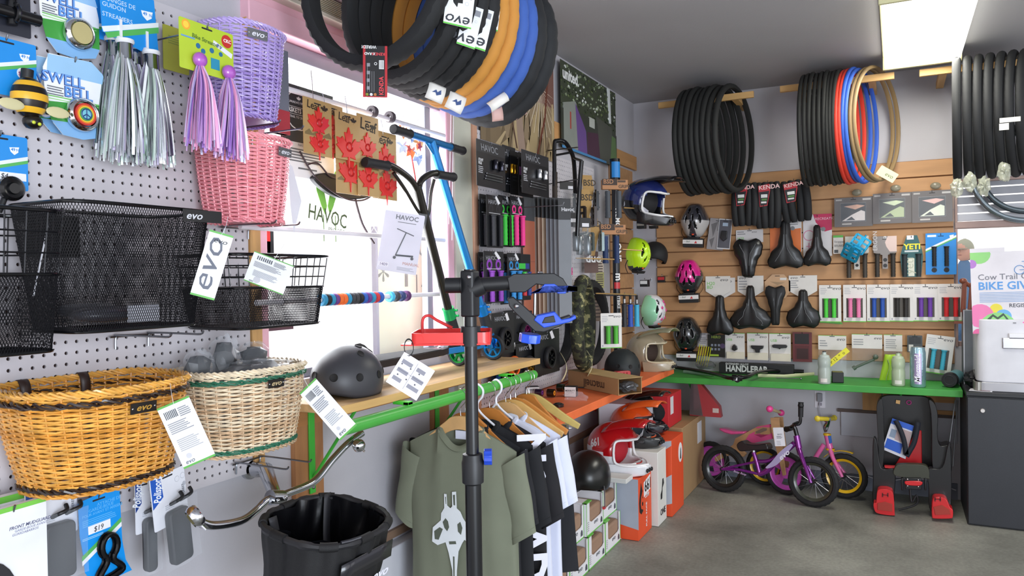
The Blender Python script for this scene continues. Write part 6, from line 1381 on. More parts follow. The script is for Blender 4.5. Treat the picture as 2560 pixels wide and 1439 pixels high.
# ================================================================ BOXES AND HELMETS UNDER THE ORANGE SHELF
LH=M('e7e6ea',.55)
def evobox(x1,y0,z0,lab,wd=.232,h=.163,d=.20,seed=0):
    t=T('helmet_box',lab,'box',Matrix.Translation((x1,y0,z0))); b=B(); th=.004   # front face at x=0, extends -x; along +y
    b.bb(-d,0,0,wd,.001,.005); b.bb(-d,-d+th,0,wd,.005,h-.004); b.bb(-d,-th,0,th,.005,h-.004); b.bb(-d,-th,wd-th,wd,.005,h-.004); b.bb(-d,0,0,wd*.30,h-.004,h); b.bb(-d,-d*.55,wd*.30,wd,h-.004,h)
    b.T=Matrix(((0,0,1,-.004),(1,0,0,0),(0,1,0,0),(0,0,0,1)))
    b.prism([(0,0.005),(wd,0.005),(wd,h-.004),(wd*.93,h-.004),(wd*.93,h*.42),(wd*.84,h*.36),(wd*.30,h*.34),(wd*.18,h*.42),(wd*.18,h-.004),(0,h-.004)],0,.004); P(t,'carton',b,LH)
    b=B(); b.T=Matrix(((0,0,1,0),(1,0,0,0),(0,1,0,0),(0,0,0,1))); b.bb(0,wd,0,.006,0,.0008); b.bb(0,.005,0,h,0,.0008); b.bb(wd-.005,wd,0,h,0,.0008); b.bb(0,wd*.3,h-.005,h+.0005,-.02,.0008); P(t,'green_edge',b,M('6fbf52',.5))
    b=B(); b.T=Matrix(((0,0,1,0),(1,0,0,0),(0,1,0,0),(0,0,0,1))); b.text('evo',wd*.42,h*.22,.0004,.022,.25,.02,sx=1.2); b.prism([(wd*.82,h*.10),(wd*.93,h*.10),(wd*.93,h*.20),(wd*.90,h*.27),(wd*.85,h*.27),(wd*.82,h*.2)],0,.0008)
    for i in range(5): b.bb(wd*.05,wd*.14,h*(.15+.06*i),h*(.15+.06*i)+.002,0,.0006)
    P(t,'print',b,M('4c5058',.5),smooth=0)
    b=B(); b.rrect(-.0,wd-.01,-.0,h*.62,-.001,0,.01) ; b=B(); b.bb(-d+.006,-.008,.008,wd-.008,.006,h*.74); P(t,'brown_insert',b,M('9a7c66',.8),bev=.01)
    return t
fx=-1.33
for k in range(4): evobox(fx,2.90+.235*k,.001,f'white helmet box in the bottom layer, {["nearest the camera","second from the near end","third from the near end","farthest, next to the orange box"][k]}')
for k in range(4): evobox(fx-.012*(k%2)-.004,2.885+.237*k,.166,f'white helmet box in the upper layer, {["nearest, behind the clothes","second, partly behind the shorts","third, under the black helmet","farthest from the camera"][k]}')
skate_helmet(Matrix.Translation((-1.44,3.655,.331))@Matrix.Rotation(radians(15),4,'Z')@Matrix.Rotation(radians(3),4,'X'),'glossy black skate helmet with grey strap on top of the white boxes',.130,'1a1b1a',.3,False)
b=B(); b.tube(poly([V((-1.335,3.60,.36)),V((-1.322,3.58,.33)),V((-1.32,3.575,.25))],n=4),.009,6,flat=.3); o=S('chin_strap','grey chin strap with red end hanging from the glossy black helmet','strap',b,M('8d8d92',.5)); b=B(); b.bb(-1.327,-1.317,3.563,3.587,.245,.257); P(o,'red_end',b,M('c8343a',.4))
def cart(lab,x0,x1,y0,y1,z0,z1,col,prints=(),name='carton',rough=.5):
    t=T(name,lab,'box',Matrix.Translation((x1,y0,z0))); b=B(); b.bb(x0-x1,0,0,y1-y0,0.001,z1-z0); P(t,'box_body',b,M(col,rough,noise=.04),bev=.002)
    for (face,pts,c) in prints:   # face 'x': right face (u along y), 'y': near face (u along x from left)
        b=B(); b.T=Matrix(((0,0,1,0),(1,0,0,0),(0,1,0,0),(0,0,0,1))) if face=='x' else Matrix(((1,0,0,x0-x1),(0,0,-1,0),(0,1,0,0),(0,0,0,1)))
        if isinstance(pts,tuple): b.text(pts[0],pts[1],pts[2],.0014,pts[3],0,.03,rot=pts[4] if len(pts)>4 else 0); P(t,'lettering',b,M(c,.5),smooth=0)
        else: b.prism(pts,0,.0008+.0002*(c in('eef0f2','1a1a1c'))); P(t,'print',b,M(c,.5),smooth=0)
    return t
W4=.24; H4=.31
cart('orange and grey helmet carton with black drop logo',-1.45,-1.235,3.86,4.10,.001,.33,'e8542a',[('y',[(0,.10),(0,.33),(.215,.33),(.215,.06)],'a9b0be'),('y',[(0,.02),(.01,.0),(.12,.0),(0,.07)],'eef0f2'),('x',[(.05,.30),(.075,.25),(.09,.19),(.08,.14),(.05,.13),(.02,.15),(.015,.20),(.03,.25)],'1a1a1c'),('x',('6',.035,.155,.10),'e8542a'),
   ('x',[(.10,.21),(.22,.23),(.22,.31),(.10,.29)],'eef0f2'),('x',('661',.11,.235,.06),'1a1a1c'),('x',('COMP',.115,.20,.02,0),'eef0f2'),('x',('FULL FACE',.15,.04,.02,90),'eef0f2')])
cart('narrow white carton with black emblem behind the orange one',-1.43,-1.205,4.13,4.30,.001,.42,'e2e2dc',[('x',[(.05,.14),(.08,.14),(.09,.20),(.12,.22),(.11,.25),(.09,.25),(.075,.19),(.05,.17)],'1a1a1c'),('x',('ONE',.04,.05,.035),'3a3a3e')])
cart('orange and grey carton with round white badge',-1.42,-1.18,4.33,4.60,.001,.45,'e8542a',[('y',[(0,.0),(0,.10),(.24,.25),(.24,.08)],'b9bec8'),('y',[(0,.25),(.24,.42),(.24,.449),(0,.40)],'b9bec8'),('x',[(.20+.045*cos(i*.42),.34+.06*sin(i*.42)) for i in range(15)],'eef0f2'),('x',[(.19,.30),(.215,.30),(.215,.37),(.20,.36)],'1a1a1c')])
cart('big brown shipping carton in the corner under the red box',-1.66,-1.20,4.66,5.30,.001,.46,'a5855f',[('x',[(.40,.28),(.52,.28),(.52,.42),(.40,.42)],'dcdce0'),('y',[(.10,.36),(.30,.36),(.30,.43),(.10,.43)],'d8d8dc')],rough=.75)
cart('red carton with large black circle and number one emblem',-1.66,-1.27,4.60,4.92,.462,.665,'c3242c',[('y',[(.20+.17*cos(i*.262),.10+.095*sin(i*.262)) for i in range(24)],'1a1a1c'),('y',[(.24,.15),(.28,.15),(.28,.07),(.33,.07),(.33,.03),(.23,.03),(.23,.07),(.25,.07),(.25,.12),(.24,.12)],'d8343a'),('x',[(.05,.08),(.12,.08),(.12,.19),(.05,.19)],'dcdce0')])
cart('white carton standing in front of the red one',-1.60,-1.36,4.25,4.57,.46,.66,'dadae2',[('y',[(0,.0),(.004,.0),(.004,.2),(0,.2)],'8a9a8a')])
cart('low carton supporting the row of full face helmets',-1.66,-1.44,4.15,4.62,.001,.458,'8f7a62',[],rough=.7)
cart('small flat white carton under the helmets behind the orange box',-1.62,-1.26,3.74,3.85,.335,.36,'dcdcd8')
# red triangular pack
t=T('triangular_pack','red triangular package leaning on the brown carton','package',FR('F',V((-1.16,5.10,.462)),0)); b=B(); b.T=Matrix.Rotation(radians(90),4,'X'); b.prism([(-.10,.0),(.11,.0),(.10,.07),(-.05,.25),(-.08,.26)],-.06,.0); P(t,'carton',b,M('a8383c',.4)); b=B(); b.T=Matrix.Rotation(radians(90),4,'X'); b.prism([(-.10,.01),(-.01,.005),(-.05,.245),(-.085,.255)],.0,.012); P(t,'clear_window',b,M('5a5052',.1,coat=.6))
b=B(); b.T=Matrix.Rotation(radians(90),4,'X'); b.bb(.055,.095,.03,.06,0,.001); P(t,'label',b,M('cfc0b8',.5))
# full face helmets row: faces toward +X slightly to the camera
def ffh(x,y,z,yaw,lab,*a,**k): return fullface(Matrix.Translation((x,y,z))@Matrix.Rotation(radians(yaw),4,'Z')@Matrix.Rotation(radians(90),4,'X')@Matrix.Rotation(radians(k.pop('nod',0)),4,'Z'),lab,*a,**k)
hm=ffh(-1.41,3.98,.335+.128,-8,'red and white full face helmet with a white number on its side','b5141c','b5141c','e4e6ea',1.22,'e9e9ea',lin='b01c2a')
b=B(); b.T=Matrix.Translation((-.075,.018,.119))@Matrix.Rotation(radians(-28),4,'Y')@Matrix.Rotation(radians(-10),4,'X'); b.text('661',0,0,.006,.042,0,.05,rot=18); P(hm,'lettering',b,M('f2f0f0',.4),smooth=0)
hm=ffh(-1.40,4.28,.42+.12,-8,'orange and black full face helmet behind the red one','e4561e','e4642a','16161a',1.08,'1a1a1c',lin='22262e')
ffh(-1.43,4.50,.46+.11,-8,'black full face helmet with lime lining, farthest in the row','1b1d1c','1b1d1c','121622',1.05,'1a1a1c',lin='a9b52a')
# ================================================================ TYRES OVER THE BACK WALL
YT=5.0; 
def bar(x0,x1,z,lab):
    t=T('tyre_bar',lab,'bar',Matrix.Translation((x0,YT,z))); b=B(); b.bb(0,x1-x0,-.012,.012,-.02,.02); P(t,'bar',b,wood('cfa468','x',.1),bev=.002)
    b=B()
    for x in(.12,x1-x0-.12): b.bb(x-.02,x+.02,.0125,YB-YT-.001,-.018,.018)
    P(t,'arm',b,wood('cfa468','y',.1))
bar(-1.42,-.80,2.565,'wooden bar carrying the left group of black tyres'); bar(-.64,.0,2.575,'wooden bar carrying the group with red and blue tyres'); bar(.13,.95,2.57,'wooden bar carrying the right group of knobbly tyres')
OW=['leftmost','second','third','fourth','fifth','sixth','seventh','rightmost']
for k in range(8):
    x=-1.215+.040*k+(.0 if k<7 else .01); yaw=2+1.1*k
    tyre(f'black tyre, {OW[k]} of the left group over the tan panel' if k in(0,7) else f'black tyre, {OW[k]} from the left in the left group over the tan panel',Matrix.Translation((x,YT,2.290+.006*(k%3)))@Matrix.Rotation(radians(90-yaw),4,'Z')@RYm,.350,.0195,'202120','fine',.95)
cols=[('1f201e','black')]*9+[('d83a28','red')]*2+[('2f5cc0','blue')]*2+[('8d7550','tan')]*2
nm2=['leftmost black tyre of the middle group','second black tyre of the middle group','third black tyre of the middle group','fourth black tyre of the middle group, wider','fifth black tyre of the middle group, knobbly','sixth black tyre of the middle group','seventh black tyre of the middle group','eighth black tyre of the middle group','black tyre touching the red ones','left one of two red tyres','right one of two red tyres','left one of two blue tyres','right one of two blue tyres','tan tyre behind the blue ones','tan tyre, rightmost of the middle group']
for k,(c,n_) in enumerate(cols):
    x=-.49+.0262*k+(.03 if k>12 else 0); yaw=(1+max(0,k-5)*1.7) if k<13 else 19+k-13
    tyre(nm2[k],Matrix.Translation((x,YT+(.0 if k<13 else .02),2.295+.005*(k%3)))@Matrix.Rotation(radians(90-yaw),4,'Z')@RYm,.345,.0125,c,'fine' if k!=4 else 'knob',1.0,rough=.6 if k>8 else .75)
nm3=['leftmost','second','third','fourth','fifth','sixth','seventh']
for k in range(7):
    x=.315+.055*k; tyre(f'knobbly black tyre, {nm3[k]} of the right group by the light',Matrix.Translation((x,YT-.04,2.275))@Matrix.Rotation(radians(90-4-1.5*k),4,'Z')@RYm,.345,.022,'1b1c1e','knob',1.0)
tyre('silver wrapped tyre hanging low at the right window',Matrix.Translation((.70,5.342,1.99))@RYm,.30,.021,'8a979e','fine',1.0,rough=.12,mat=M('8a979e',.14,.75))
tyre('smaller silver wrapped tyre nested inside the low hanging one',Matrix.Translation((.70,5.342,2.0))@RYm,.255,.021,'6d7c84','fine',1.0,rough=.15,mat=M('6a767c',.14,.75))
for k,(px,py,lab) in enumerate(((2392,470,'crumpled clear wrapper at the foot of the leftmost right group tyre'),(2425,455,'crumpled clear wrapper, second from the left on the right group'),(2460,465,'crumpled clear wrapper with yellow tint in the right group'),(2510,430,'large crumpled wrapper, farthest right'))):
    t=T('tyre_wrapper',lab,'wrapper',Matrix.Translation(PB(px,py,.72))); crumple(t,'film',(0,0,0),(.03,.03,.05),M('c9ccb8',.12,alpha=.5,coat=.8),20+k,.35)
t=pack((FR('B',PB(2218,435,.35),0,-35),.11,.06),'tyre_tag','cream paper band on the rightmost tan tyre','tag','d9dcb0',[('t','evo',.4,.7,.4,'4a5a3a',{'sh':.2})],slot=False)
b=B(); b.bb(-.045,.045,-.012,.012,0,.002); o=S('tyre_label','white label strip on a right group tyre','label',b,M('d0cec6',.5),FR('B',PB(2525,299,.805))); b=B(); b.bb(-.047,-.005,-.05,-.016,0,.002); P(o,'lower_label',b,M('d6d4cc',.5))
# ================================================================ GOODS ON THE SLATWALL
def rB(x0,y0,x1,y1,o=.06,**k): return RECT('B',x0,y0,x1,y1,o,**k)
SW=lambda px,py,o=.06,yaw=0,roll=0: FR('B',PB(px,py,o),yaw,roll)
vented(shift(SW(1739,552,.035,4,-3),z=.03),'silver and black vented helmet, top of the left column',('a9a6a8','34343a',lambda x,y:y>.15 or abs(x)<.28 and y>-.9 or abs(x)>.75) and ('3b3b42','b9b5b4',lambda x,y:y>.0 or abs(x)<.2),rx=.098,ry=.125,rz=.11)
vented(shift(SW(1724,690,.035,4,2),z=.03),'magenta vented helmet, middle of the left column',('d41f86','2a2a30',lambda x,y:y>-.35 and abs(x)<.9 and not (y<0 and abs(x)>.55)),rx=.098,ry=.122,rz=.11)
vented(shift(SW(1720,833,.035,4,0),z=.03),'black vented helmet with yellow streaks, bottom of the left column',('26282a','1c1d1f',lambda x,y:True),rx=.10,ry=.125,rz=.11)
def saddle(R,lab,prof,col='1b1c1e',lines=None,rough=.45,up=True,name='saddle',rail=False,h=.03,dist=None):
    """prof: list of (t 0..1 nose->tail, halfwidth frac of w/2)"""
    MW,w,L_=R; t=T(name,lab,'saddle',MW)
    def hw(v):
        for (a,p),(c,q) in zip(prof,prof[1:]):
            if a<=v<=c: f=(v-a)/(c-a); f=f*f*(3-2*f); return p+(q-p)*f
        return prof[-1][1]
    sg=1 if up else -1
    def fn(u,v,dz=0):
        s=2*u-1; W_=hw(v)*w/2; x=W_*s; y=sg*(L_/2-L_*v); 
        if v>.8: y-= sg*0; 
        e=sin(pi*min(1,max(0,v)))**.35; z=h*e*(1-abs(s)**3)+ (0 if abs(s)>.12 else -.004*e)
        if v>.86 : y+= sg*L_*.055*(1-abs(s))*((v-.86)/.14)
        return (x,y,z+.02)
    b=B(); b.grid(fn,18,22); o=P(t,'cover',b,M(col,rough,coat=.15)); mo=o.modifiers.new('s','SOLIDIFY'); mo.thickness=.012; mo.offset=-1
    b=B()
    for s in(-1,1): b.tube(poly([(s*.012,sg*L_*.36,.01),(s*.022,0,-.012),(s*.022,-sg*L_*.2,-.012),(s*.03,-sg*L_*.36,.01)],n=4),.0035,6)
    P(t,'rail',b,STEEL)
    if lines:
        b=B()
        for ln in lines: b.tube([tuple(V(fn(u,v))+V((0,0,.0005))) for u,v in ln],.0011,4)
        P(t,'stitching',b,M('8d9094',.5),kind='stuff')
    return t
NR=[(0,.12),(.06,.26),(.25,.30),(.50,.42),(.68,.82),(.85,1.0),(.95,.92),(1,.62)]
def lnk(a=.3,b_=.7): return [[(.5-.10,.30+.05*i) if i<6 else (.5-.10-.035*(i-6),.30+.05*i) for i in range(12)],[(.5+.10,.30+.05*i) if i<6 else (.5+.10+.035*(i-6),.30+.05*i) for i in range(12)]]
def bcard(x0,y0,x1,y1,lab,base,el,shape=None,off=.03,hook=None,name='saddle_card',**k): return pack(rB(x0,y0,x1,y1,off,**k),name,lab,'card',base,el,shape=shape,ax='B',off=off,hook=hook,rad=.003)
EVO=[('t','evo',.58,.24,.15,'3a3c40',{'sh':.2,'sx':1.25})]
PEN=[(0,0),(1,0),(1,.72),(.62,1),(.38,1),(0,.72)]
bcard(1840,574,1908,606,'white hang card above the nose down saddle','d8d4d4',EVO+[('t','H20',.06,.75,.2,'6cbf45',{}),('l',.05,.08,.4,.4,2,'8d8d90')],hook='slatwall hook holding the nose down saddle')
saddle(rB(1834,596,1909,693,.07),'black saddle hung nose down with grey centre seams',[(0,.22),(.05,.42),(.2,.48),(.4,.62),(.62,.92),(.8,1.0),(.93,.86),(1,.55)],up=False,lines=lnk(),h=.028,rough=.25)
bcard(1925,535,2004,630,'orange and white saddle card','e2e0e0',[('p',[(0,.3),(0,1),(.98,1),(.98,.38),(.5,.42),(.1,.25)],'e87a3a'),('c',.72,.38,.07,'8a8d90'),('l',.55,.15,.9,.3,3,'8d8d90')],hook='slatwall hook holding the orange saddle card',off=.025)
saddle(rB(1919,550,2011,671,.07),'large black saddle on the orange card',NR,lines=lnk())
bcard(2008,535,2080,640,'white and crimson saddle card with pink ring','e2dedf',[('p',[(.35,.0),(1,0),(1,.38),(.75,.42),(.45,.2)],'c8285a'),('t','RECREATIONAL',.42,.14,.06,'f0d0da',{}),('c',.70,.36,.08,'8a8d90'),('c',.2,.5,.20,'d88aa8'),('c',.2,.5,.17,'e2dedf'),('r',.18,.68,.22,.84,'d88aa8'),('r',.10,.75,.30,.77,'d88aa8')],hook='slatwall hook holding the crimson saddle card',off=.025)
saddle(rB(2008,562,2079,665,.07),'slimmer black saddle on the crimson card',NR,lines=lnk())
bcard(1771,694,1838,744,'second white hang card edge behind the first narrow saddle','dcd8d4',EVO,shape=PEN,off=.025)
bcard(1764,690,1826,742,'white hang card above the narrow cut out saddle','e0dcd6',EVO+[('t','H20',.05,.42,.16,'6cbf45',{}),('t','BD',.05,.6,.16,'6cbf45',{})],shape=PEN,hook='slatwall hook holding the narrow saddle',off=.035)
t=saddle(rB(1767,737,1836,837,.075),'narrow black saddle with centre cut out and white tail edge',[(0,.10),(.05,.30),(.3,.36),(.5,.5),(.72,.88),(.88,1.0),(.97,.86),(1,.6)],h=.026)
bcard(1844,689,1909,742,'white hang card above the wide comfort saddle','dcd8d2',EVO[:0]+[('t','evo',.05,.16,.13,'3a3c40',{'sh':.2,'sx':1.2}),('l',.05,.2,.4,.7,4,'9a9a9c')],shape=PEN,hook='slatwall hook holding the wide comfort saddle')
saddle(rB(1825,713,1931,823,.075),'wide black comfort saddle with silver piping',[(0,.10),(.06,.19),(.25,.22),(.45,.38),(.62,.80),(.78,1.0),(.92,.88),(1,.55)],lines=[[(.5-.18+.0*i,.40+.05*i) if i<6 else (.32-.045*(i-6)*(1 if i<10 else .6),.40+.05*min(i,10)) for i in range(13)],[(.5+.18,.40+.05*i) if i<6 else (.68+.045*(i-6)*(1 if i<10 else .6),.40+.05*min(i,10)) for i in range(13)]],h=.036)
bcard(1912,685,1976,745,'octagonal kraft card behind the nose down child saddle','c9a27c',[('r',.6,.15,.85,.25,'e0dcd6'),('p',[(.2,.3),(.8,.35),(.5,.45)],'a88a68')],shape=[(.3,0),(.75,0),(1,.3),(1,.7),(.8,1),(.25,1),(0,.7),(0,.3)])
saddle(rB(1913,713,1966,812,.07),'small black saddle hung nose down on the kraft card',[(0,.30),(.06,.40),(.35,.46),(.6,.70),(.82,.98),(.95,.9),(1,.6)],up=False,h=.022,rough=.7)
bcard(1972,688,2043,742,'white hang card above the short wide saddle','e0dcd6',EVO[:0]+[('t','evo',.05,.16,.13,'3a3c40',{'sh':.2,'sx':1.2}),('l',.05,.2,.35,.6,4,'9a9a9c')],shape=PEN,hook='slatwall hook holding the short wide saddle')
saddle(rB(1966,723,2052,819,.075),'short wide black saddle at the right of the lower saddle row',[(0,.12),(.06,.26),(.25,.30),(.42,.48),(.60,.92),(.76,1.0),(.92,.88),(1,.6)],lines=lnk(),h=.034)
# folded tyres
def folded(x0,y0,x1,y1,lab,roll=0):
    MW,w,h=rB(x0,y0,x1,y1,.07,roll=roll); t=T('folded_tyre',lab,'tyre',MW)
    for k in range(4):
        b=B(); x=(-.5+.14+.24*k)*w; 
        pts=[(x+w*.10*sin(i/10*pi)*( .6 if k>1 else -.3),h*.48-h*.96*i/10,.02+.03*sin(pi*i/10)+.006*(k%2)) for i in range(11)]
        b.tube(pts,[.016]+[.0225]*9+[.017],10,flat=1.15); P(t,'fold',b,M('1f2022',.7,bump=.4,bscale=300))
    b=B(); b.prism([(-w*.36,h*.40),(w*.10,h*.44),(w*.14,h*.30),(w*.02,-h*.02),(-w*.30,-h*.04),(-w*.34,h*.28)],.076,.0775); P(t,'card',b,M('b5303a',.4),smooth=0)
    b=B(); b.prism([(-w*.33,h*.27),(w*.10,h*.29),(w*.0,.0),(-w*.27,-h*.02)],.0776,.0782); b.mi=1; b.text('KENDA',-w*.33,h*.32,.0782,h*.09,0,.03,rot=3); b.mi=2; b.bb(-w*.24,w*.02,h*.15,h*.22,.0783,.0787); b.bb(-w*.24,-w*.02,.01,h*.07,.0783,.0787); b.mi=3; b.bb(-w*.22,w*.0,h*.09,h*.13,.0783,.0787)
    P(t,'print',b,[M('26262a',.4),M('efc8c8',.4),M('e2e2e0',.5),M('5a8a4a',.5)],smooth=0)
    hookat(MW@V((0,h*.48,.03)),'B',.10,'slatwall hook holding '+lab.replace('bundle','').strip()); return t
folded(1834,458,1896,566,'folded tyre bundle with red card, left of three'); folded(1892,455,1952,572,'folded tyre bundle with red card, middle of three'); folded(1956,450,2026,556,'folded tyre bundle with red card, right of three',5)
def carded(x0,y0,x1,y1,lab,base,el,cat='card',name='product_card',hook=True,off=.05,shape=None,**k):
    return pack(rB(x0,y0,x1,y1,off,**k),name,lab,cat,base,el,ax='B',off=off,hook=('slatwall hook for the '+lab) if hook else None,shape=shape,rad=.003)
def prod(col,pts,z0=.002,z1=.02,part='product'):
    def f(t,X,Y,z,w,h):
        b=B(); b.prism([(X(u),Y(v)) for u,v in pts],z+z0,z+z1); P(t,part,b,M(col,.35,coat=.2),bev=.003)
    return ('fn',f)
carded(1771,546,1812,624,'silver camouflage printed card left of the grey pair','9a9698',[('p',[(.1,.2),(.5,.1),(.3,.6)],'6d6a6c'),('p',[(.5,.4),(.9,.3),(.6,.9)],'c0bcbc'),('p',[(.1,.7),(.4,.6),(.3,.95)],'6d6a6c')],roll=-8,hook=False)
carded(1795,547,1828,622,'grey framed card with small black mount, pair at the top left','5a5a62',[('r',.0,.0,1,.03,'dcdce0'),('r',0,.97,1,1,'dcdce0'),('r',0,0,.04,1,'dcdce0'),('r',.96,0,1,1,'dcdce0'),('r',.3,.13,.7,.24,'a9bcd0'),prod('141416',[(.3,.4),(.7,.4),(.75,.65),(.5,.75),(.25,.65)])],roll=-6,off=.06)
for k,(x0,y0,x1,y1,lab,cc) in enumerate(((2086,493,2182,566,'grey boxed gloves with zebra pattern, left of three',('e2d8d4','22262e','d8a890')),(2182,482,2280,558,'grey boxed gloves in green and black, middle of three',('a9b58a','3a3c3a','c8d4b0')),(2280,476,2382,555,'grey boxed gloves with white and pink, right of three',('d8dcc8','2a2c30','e0b0a8')))):
    carded(x0,y0,x1,y1,lab,'6a6666',[('r',.04,.05,.2,.1,'a9a6a4'),('r',.74,.05,.95,.11,'b5b2b0'),('r',.17,.2,.82,.82,cc[1]),('p',[(.2,.8),(.45,.6),(.7,.45),(.8,.5),(.8,.8)],cc[0]),('p',[(.25,.3),(.6,.25),(.8,.3),(.55,.42)],cc[2]),('p',[(.3,.78),(.45,.66),(.55,.78)],cc[1]),('r',.2,.88,.45,.93,'b9b5b0'),('fn',lambda t,X,Y,z,w,h:P(t,'window_film',B().grid(lambda u,v:(X(.16+.67*u),Y(.18+.66*v),z+.003+.004*sin(u*7)*sin(v*9)),6,6),CLR))],cat='gloves',name='glove_box',off=.06+.01*k)
    b=B(); b.ell((0,0,0),(.030,.022,.012),14,8); S('hanger_tab',f'clear plastic hanging tab above the {["left","middle","right"][k]} glove box','tab',b,M('8d8a78',.2,alpha=.7),FR('B',PB((x0+x1)/2+8,y0-12,.055)))
carded(2083,588,2108,634,'small white card with green header left of the turquoise pedals','d5cfca',[('r',0,0,1,.12,'5ab04a'),('t','Stopper',.1,.4,.12,'4a4c50',{}),('t','BRAKE',.1,.62,.12,'4a4c50',{}),('r',.1,.78,.5,.95,'4a4c50')],hook=False)
def hgrips(x0,y0,x1,y1,lab,base,gc,el=(),hdr=.5):
    return carded(x0,y0,x1,y1,lab,base,list(el)+[('g',.16,.42,1.0,.0145,gc),('g',.84,.42,1.0,.0145,gc)],cat='grips',name='grip_pack',shape=[(0,0),(1,0),(1,.40),(.62,.46),(.62,.8),(.38,.8),(.38,.46),(0,.40)])
hgrips(2113,590,2172,694,'pair of brown black grips behind the turquoise pedals','cfcac0','3a332c',[('c',.5,.70,.07,'1c1c1e')])
hgrips(2184,590,2242,692,'pair of dark brown grips on a grey and cream card','8a8482','2e2822',[('p',[(.62,.0),(1,0),(1,.38),(.7,.38),(.55,.25),(.5,.15)],'d8c0b8'),('t','ERGON',.16,.35,.10,'d0cccc',{'rot':90}),('c',.5,.58,.09,'2a2a2c'),('c',.5,.72,.09,'2a2a2c'),('r',.45,.0,.55,.06,'f0f0f0')])
t=T('pedal_pair','pair of turquoise platform pedals hanging on the tan panel','pedals',SW(2142,622,.10,-10,-20))
pedal(t,Matrix.Translation((.01,.035,.02))@Matrix.Rotation(radians(-15),4,'Z'),'2fb0dc'); pedal(t,Matrix.Translation((-.015,-.03,.045))@Matrix.Rotation(radians(-10),4,'Z')@Matrix.Rotation(radians(30),4,'X'),'2fb0dc')
carded(2250,588,2308,692,'teal card with bold yellow letters and two clear grips','2a5c60',[('t','YETI',.17,.33,.13,'e8dc3a',{'b':.05,'sx':1.0}),('r',.2,.36,.8,.40,'c9d0d0'),('r',.36,.55,.62,.98,'d8d8c8'),('g',.20,.44,.99,.0145,'1f2a2e'),('g',.80,.44,.99,.0145,'1f2a2e'),('r',.3,-.0,.6,.10,'e0e0e4'),('t','yeti',.58,.93,.2,'b9bca8',{'rot':90})],cat='grips',name='grip_pack',shape=[(.3,0),(.75,0),(.95,.35),(1,.5),(.9,1),(.1,1),(0,.5),(.1,.3)])
carded(2314,582,2391,686,'bright blue card with two black grips at the panel edge','1f87d6',[('p',[(0,.38),(1,.06),(1,.11),(0,.43)],'e8eef0'),('p',[(0,.43),(1,.11),(1,.14),(0,.46)],'57b35c'),('r',.06,.04,.35,.09,'e0ecf8'),('g',.28,.32,.80,.0125,'17181a'),('g',.68,.32,.80,.0125,'17181a'),('c',.28,.89,.09,'17181a'),('c',.68,.89,.09,'17181a')]+logo49(.85,.09,.07)[:1],cat='grips',name='grip_pack')
for k,(x0,x1,c,n_) in enumerate(((2048,2103,'4cc83f','lime green'),(2108,2165,'e07aa6','soft pink'),(2167,2225,'2450a8','dark blue'),(2225,2283,'26221f','black'),(2283,2345,'6a3aa0','purple'),(2345,2410,'d0242a','red'))):
    evogrip(rB(x0,712-k*.6,x1,805-k*.5,.05+.004*(k%2)),f'white hang card with {n_} grips in the row of six',c,hook=f'slatwall hook above the {n_} grips',ax='B')
    if k==0: 
        b=B(); b.bb(-.068,.068,-.006,.006,0,.002); S('card_edge','green lower edge of a second card behind the lime grips','card',b,M('5a9a48',.5),SW(2078,806,.04,0,-4))
evogrip(rB(2311,838,2382,934,.06,roll=-7),'white hang card with turquoise grips tilted at the lower right','46b0cc',hook='slatwall hook above the turquoise grips',ax='B')
# lower row
def lightc(x0,y0,x1,y1,lab,pts,low=True,txt='USB'):
    return carded(x0,y0,x1,y1,lab,'dcd8d4',[('r',0,0,1,.02,'6cbf45'),('t','evo',.58,.18,.10,'3a3c40',{'sh':.2,'sx':1.25}),('t',txt,.07,.30,.09,'6cbf45',{}),prod('1c1d20',pts,.002,.03,'lamp'),('b',.08 if low else .02,.72,.98,.98,.014,'dcd4c0','lower_box')],cat='bike light',name='light_pack')
carded(1742,832,1776,866,'small pale card partly behind the black helmet','b9b4b8',[('l',.1,.3,.9,.8,4,'7a7678')],hook=False)
t=T('reflective_straps','bundle of bright yellow reflective straps','strap',SW(1758,888,.09,0,-14))
for k in range(6):
    b=B(); b.tube([((k-2.5)*.016+.006*sin(i*.5),.07-.028*i,.004*(k%2)+.01*sin(i*.6)) for i in range(6)],.0072,6,flat=.3); P(t,'strap',b,M('e8e62a',.35))
carded(1770,836,1813,892,'black card with lime print next to the yellow straps','1c1e1c',[('t','HERO',.2,.16,.11,'8aa03a',{'b':.02}),('r',.1,.88,.62,.96,'9ab83a')]+[('r',.18+.2*i,.42+.18*j,.30+.2*i,.52+.18*j,'7a8090') for i in range(3) for j in range(2)]+[('c',.85,.5,.15,'4a3a5a')],name='product_card',off=.07)
lightc(1813,832,1862,897,'white light card with a small black round lamp',[(.5,.42),(.62,.5),(.66,.62),(.5,.68),(.38,.62),(.4,.5)])
lightc(1868,832,1921,900,'white light card with a front lamp on a bracket',[(.2,.45),(.8,.45),(.78,.55),(.62,.6),(.62,.7),(.42,.7),(.40,.6),(.25,.56)],False)
lightc(1923,833,1977,903,'white light card with a wide black lamp',[(.15,.42),(.25,.39),(.8,.39),(.86,.44),(.82,.50),(.55,.52),(.52,.56),(.46,.52),(.2,.5)])
carded(1982,830,2030,904,'dark red and black pack in a clear blister','6a2a2e',[('r',.1,.05,.85,.4,'1e1a1c'),('r',.1,.45,.85,.92,'5a2428'),('r',.2,.55,.8,.9,'3a1c1e')],cat='product pack')
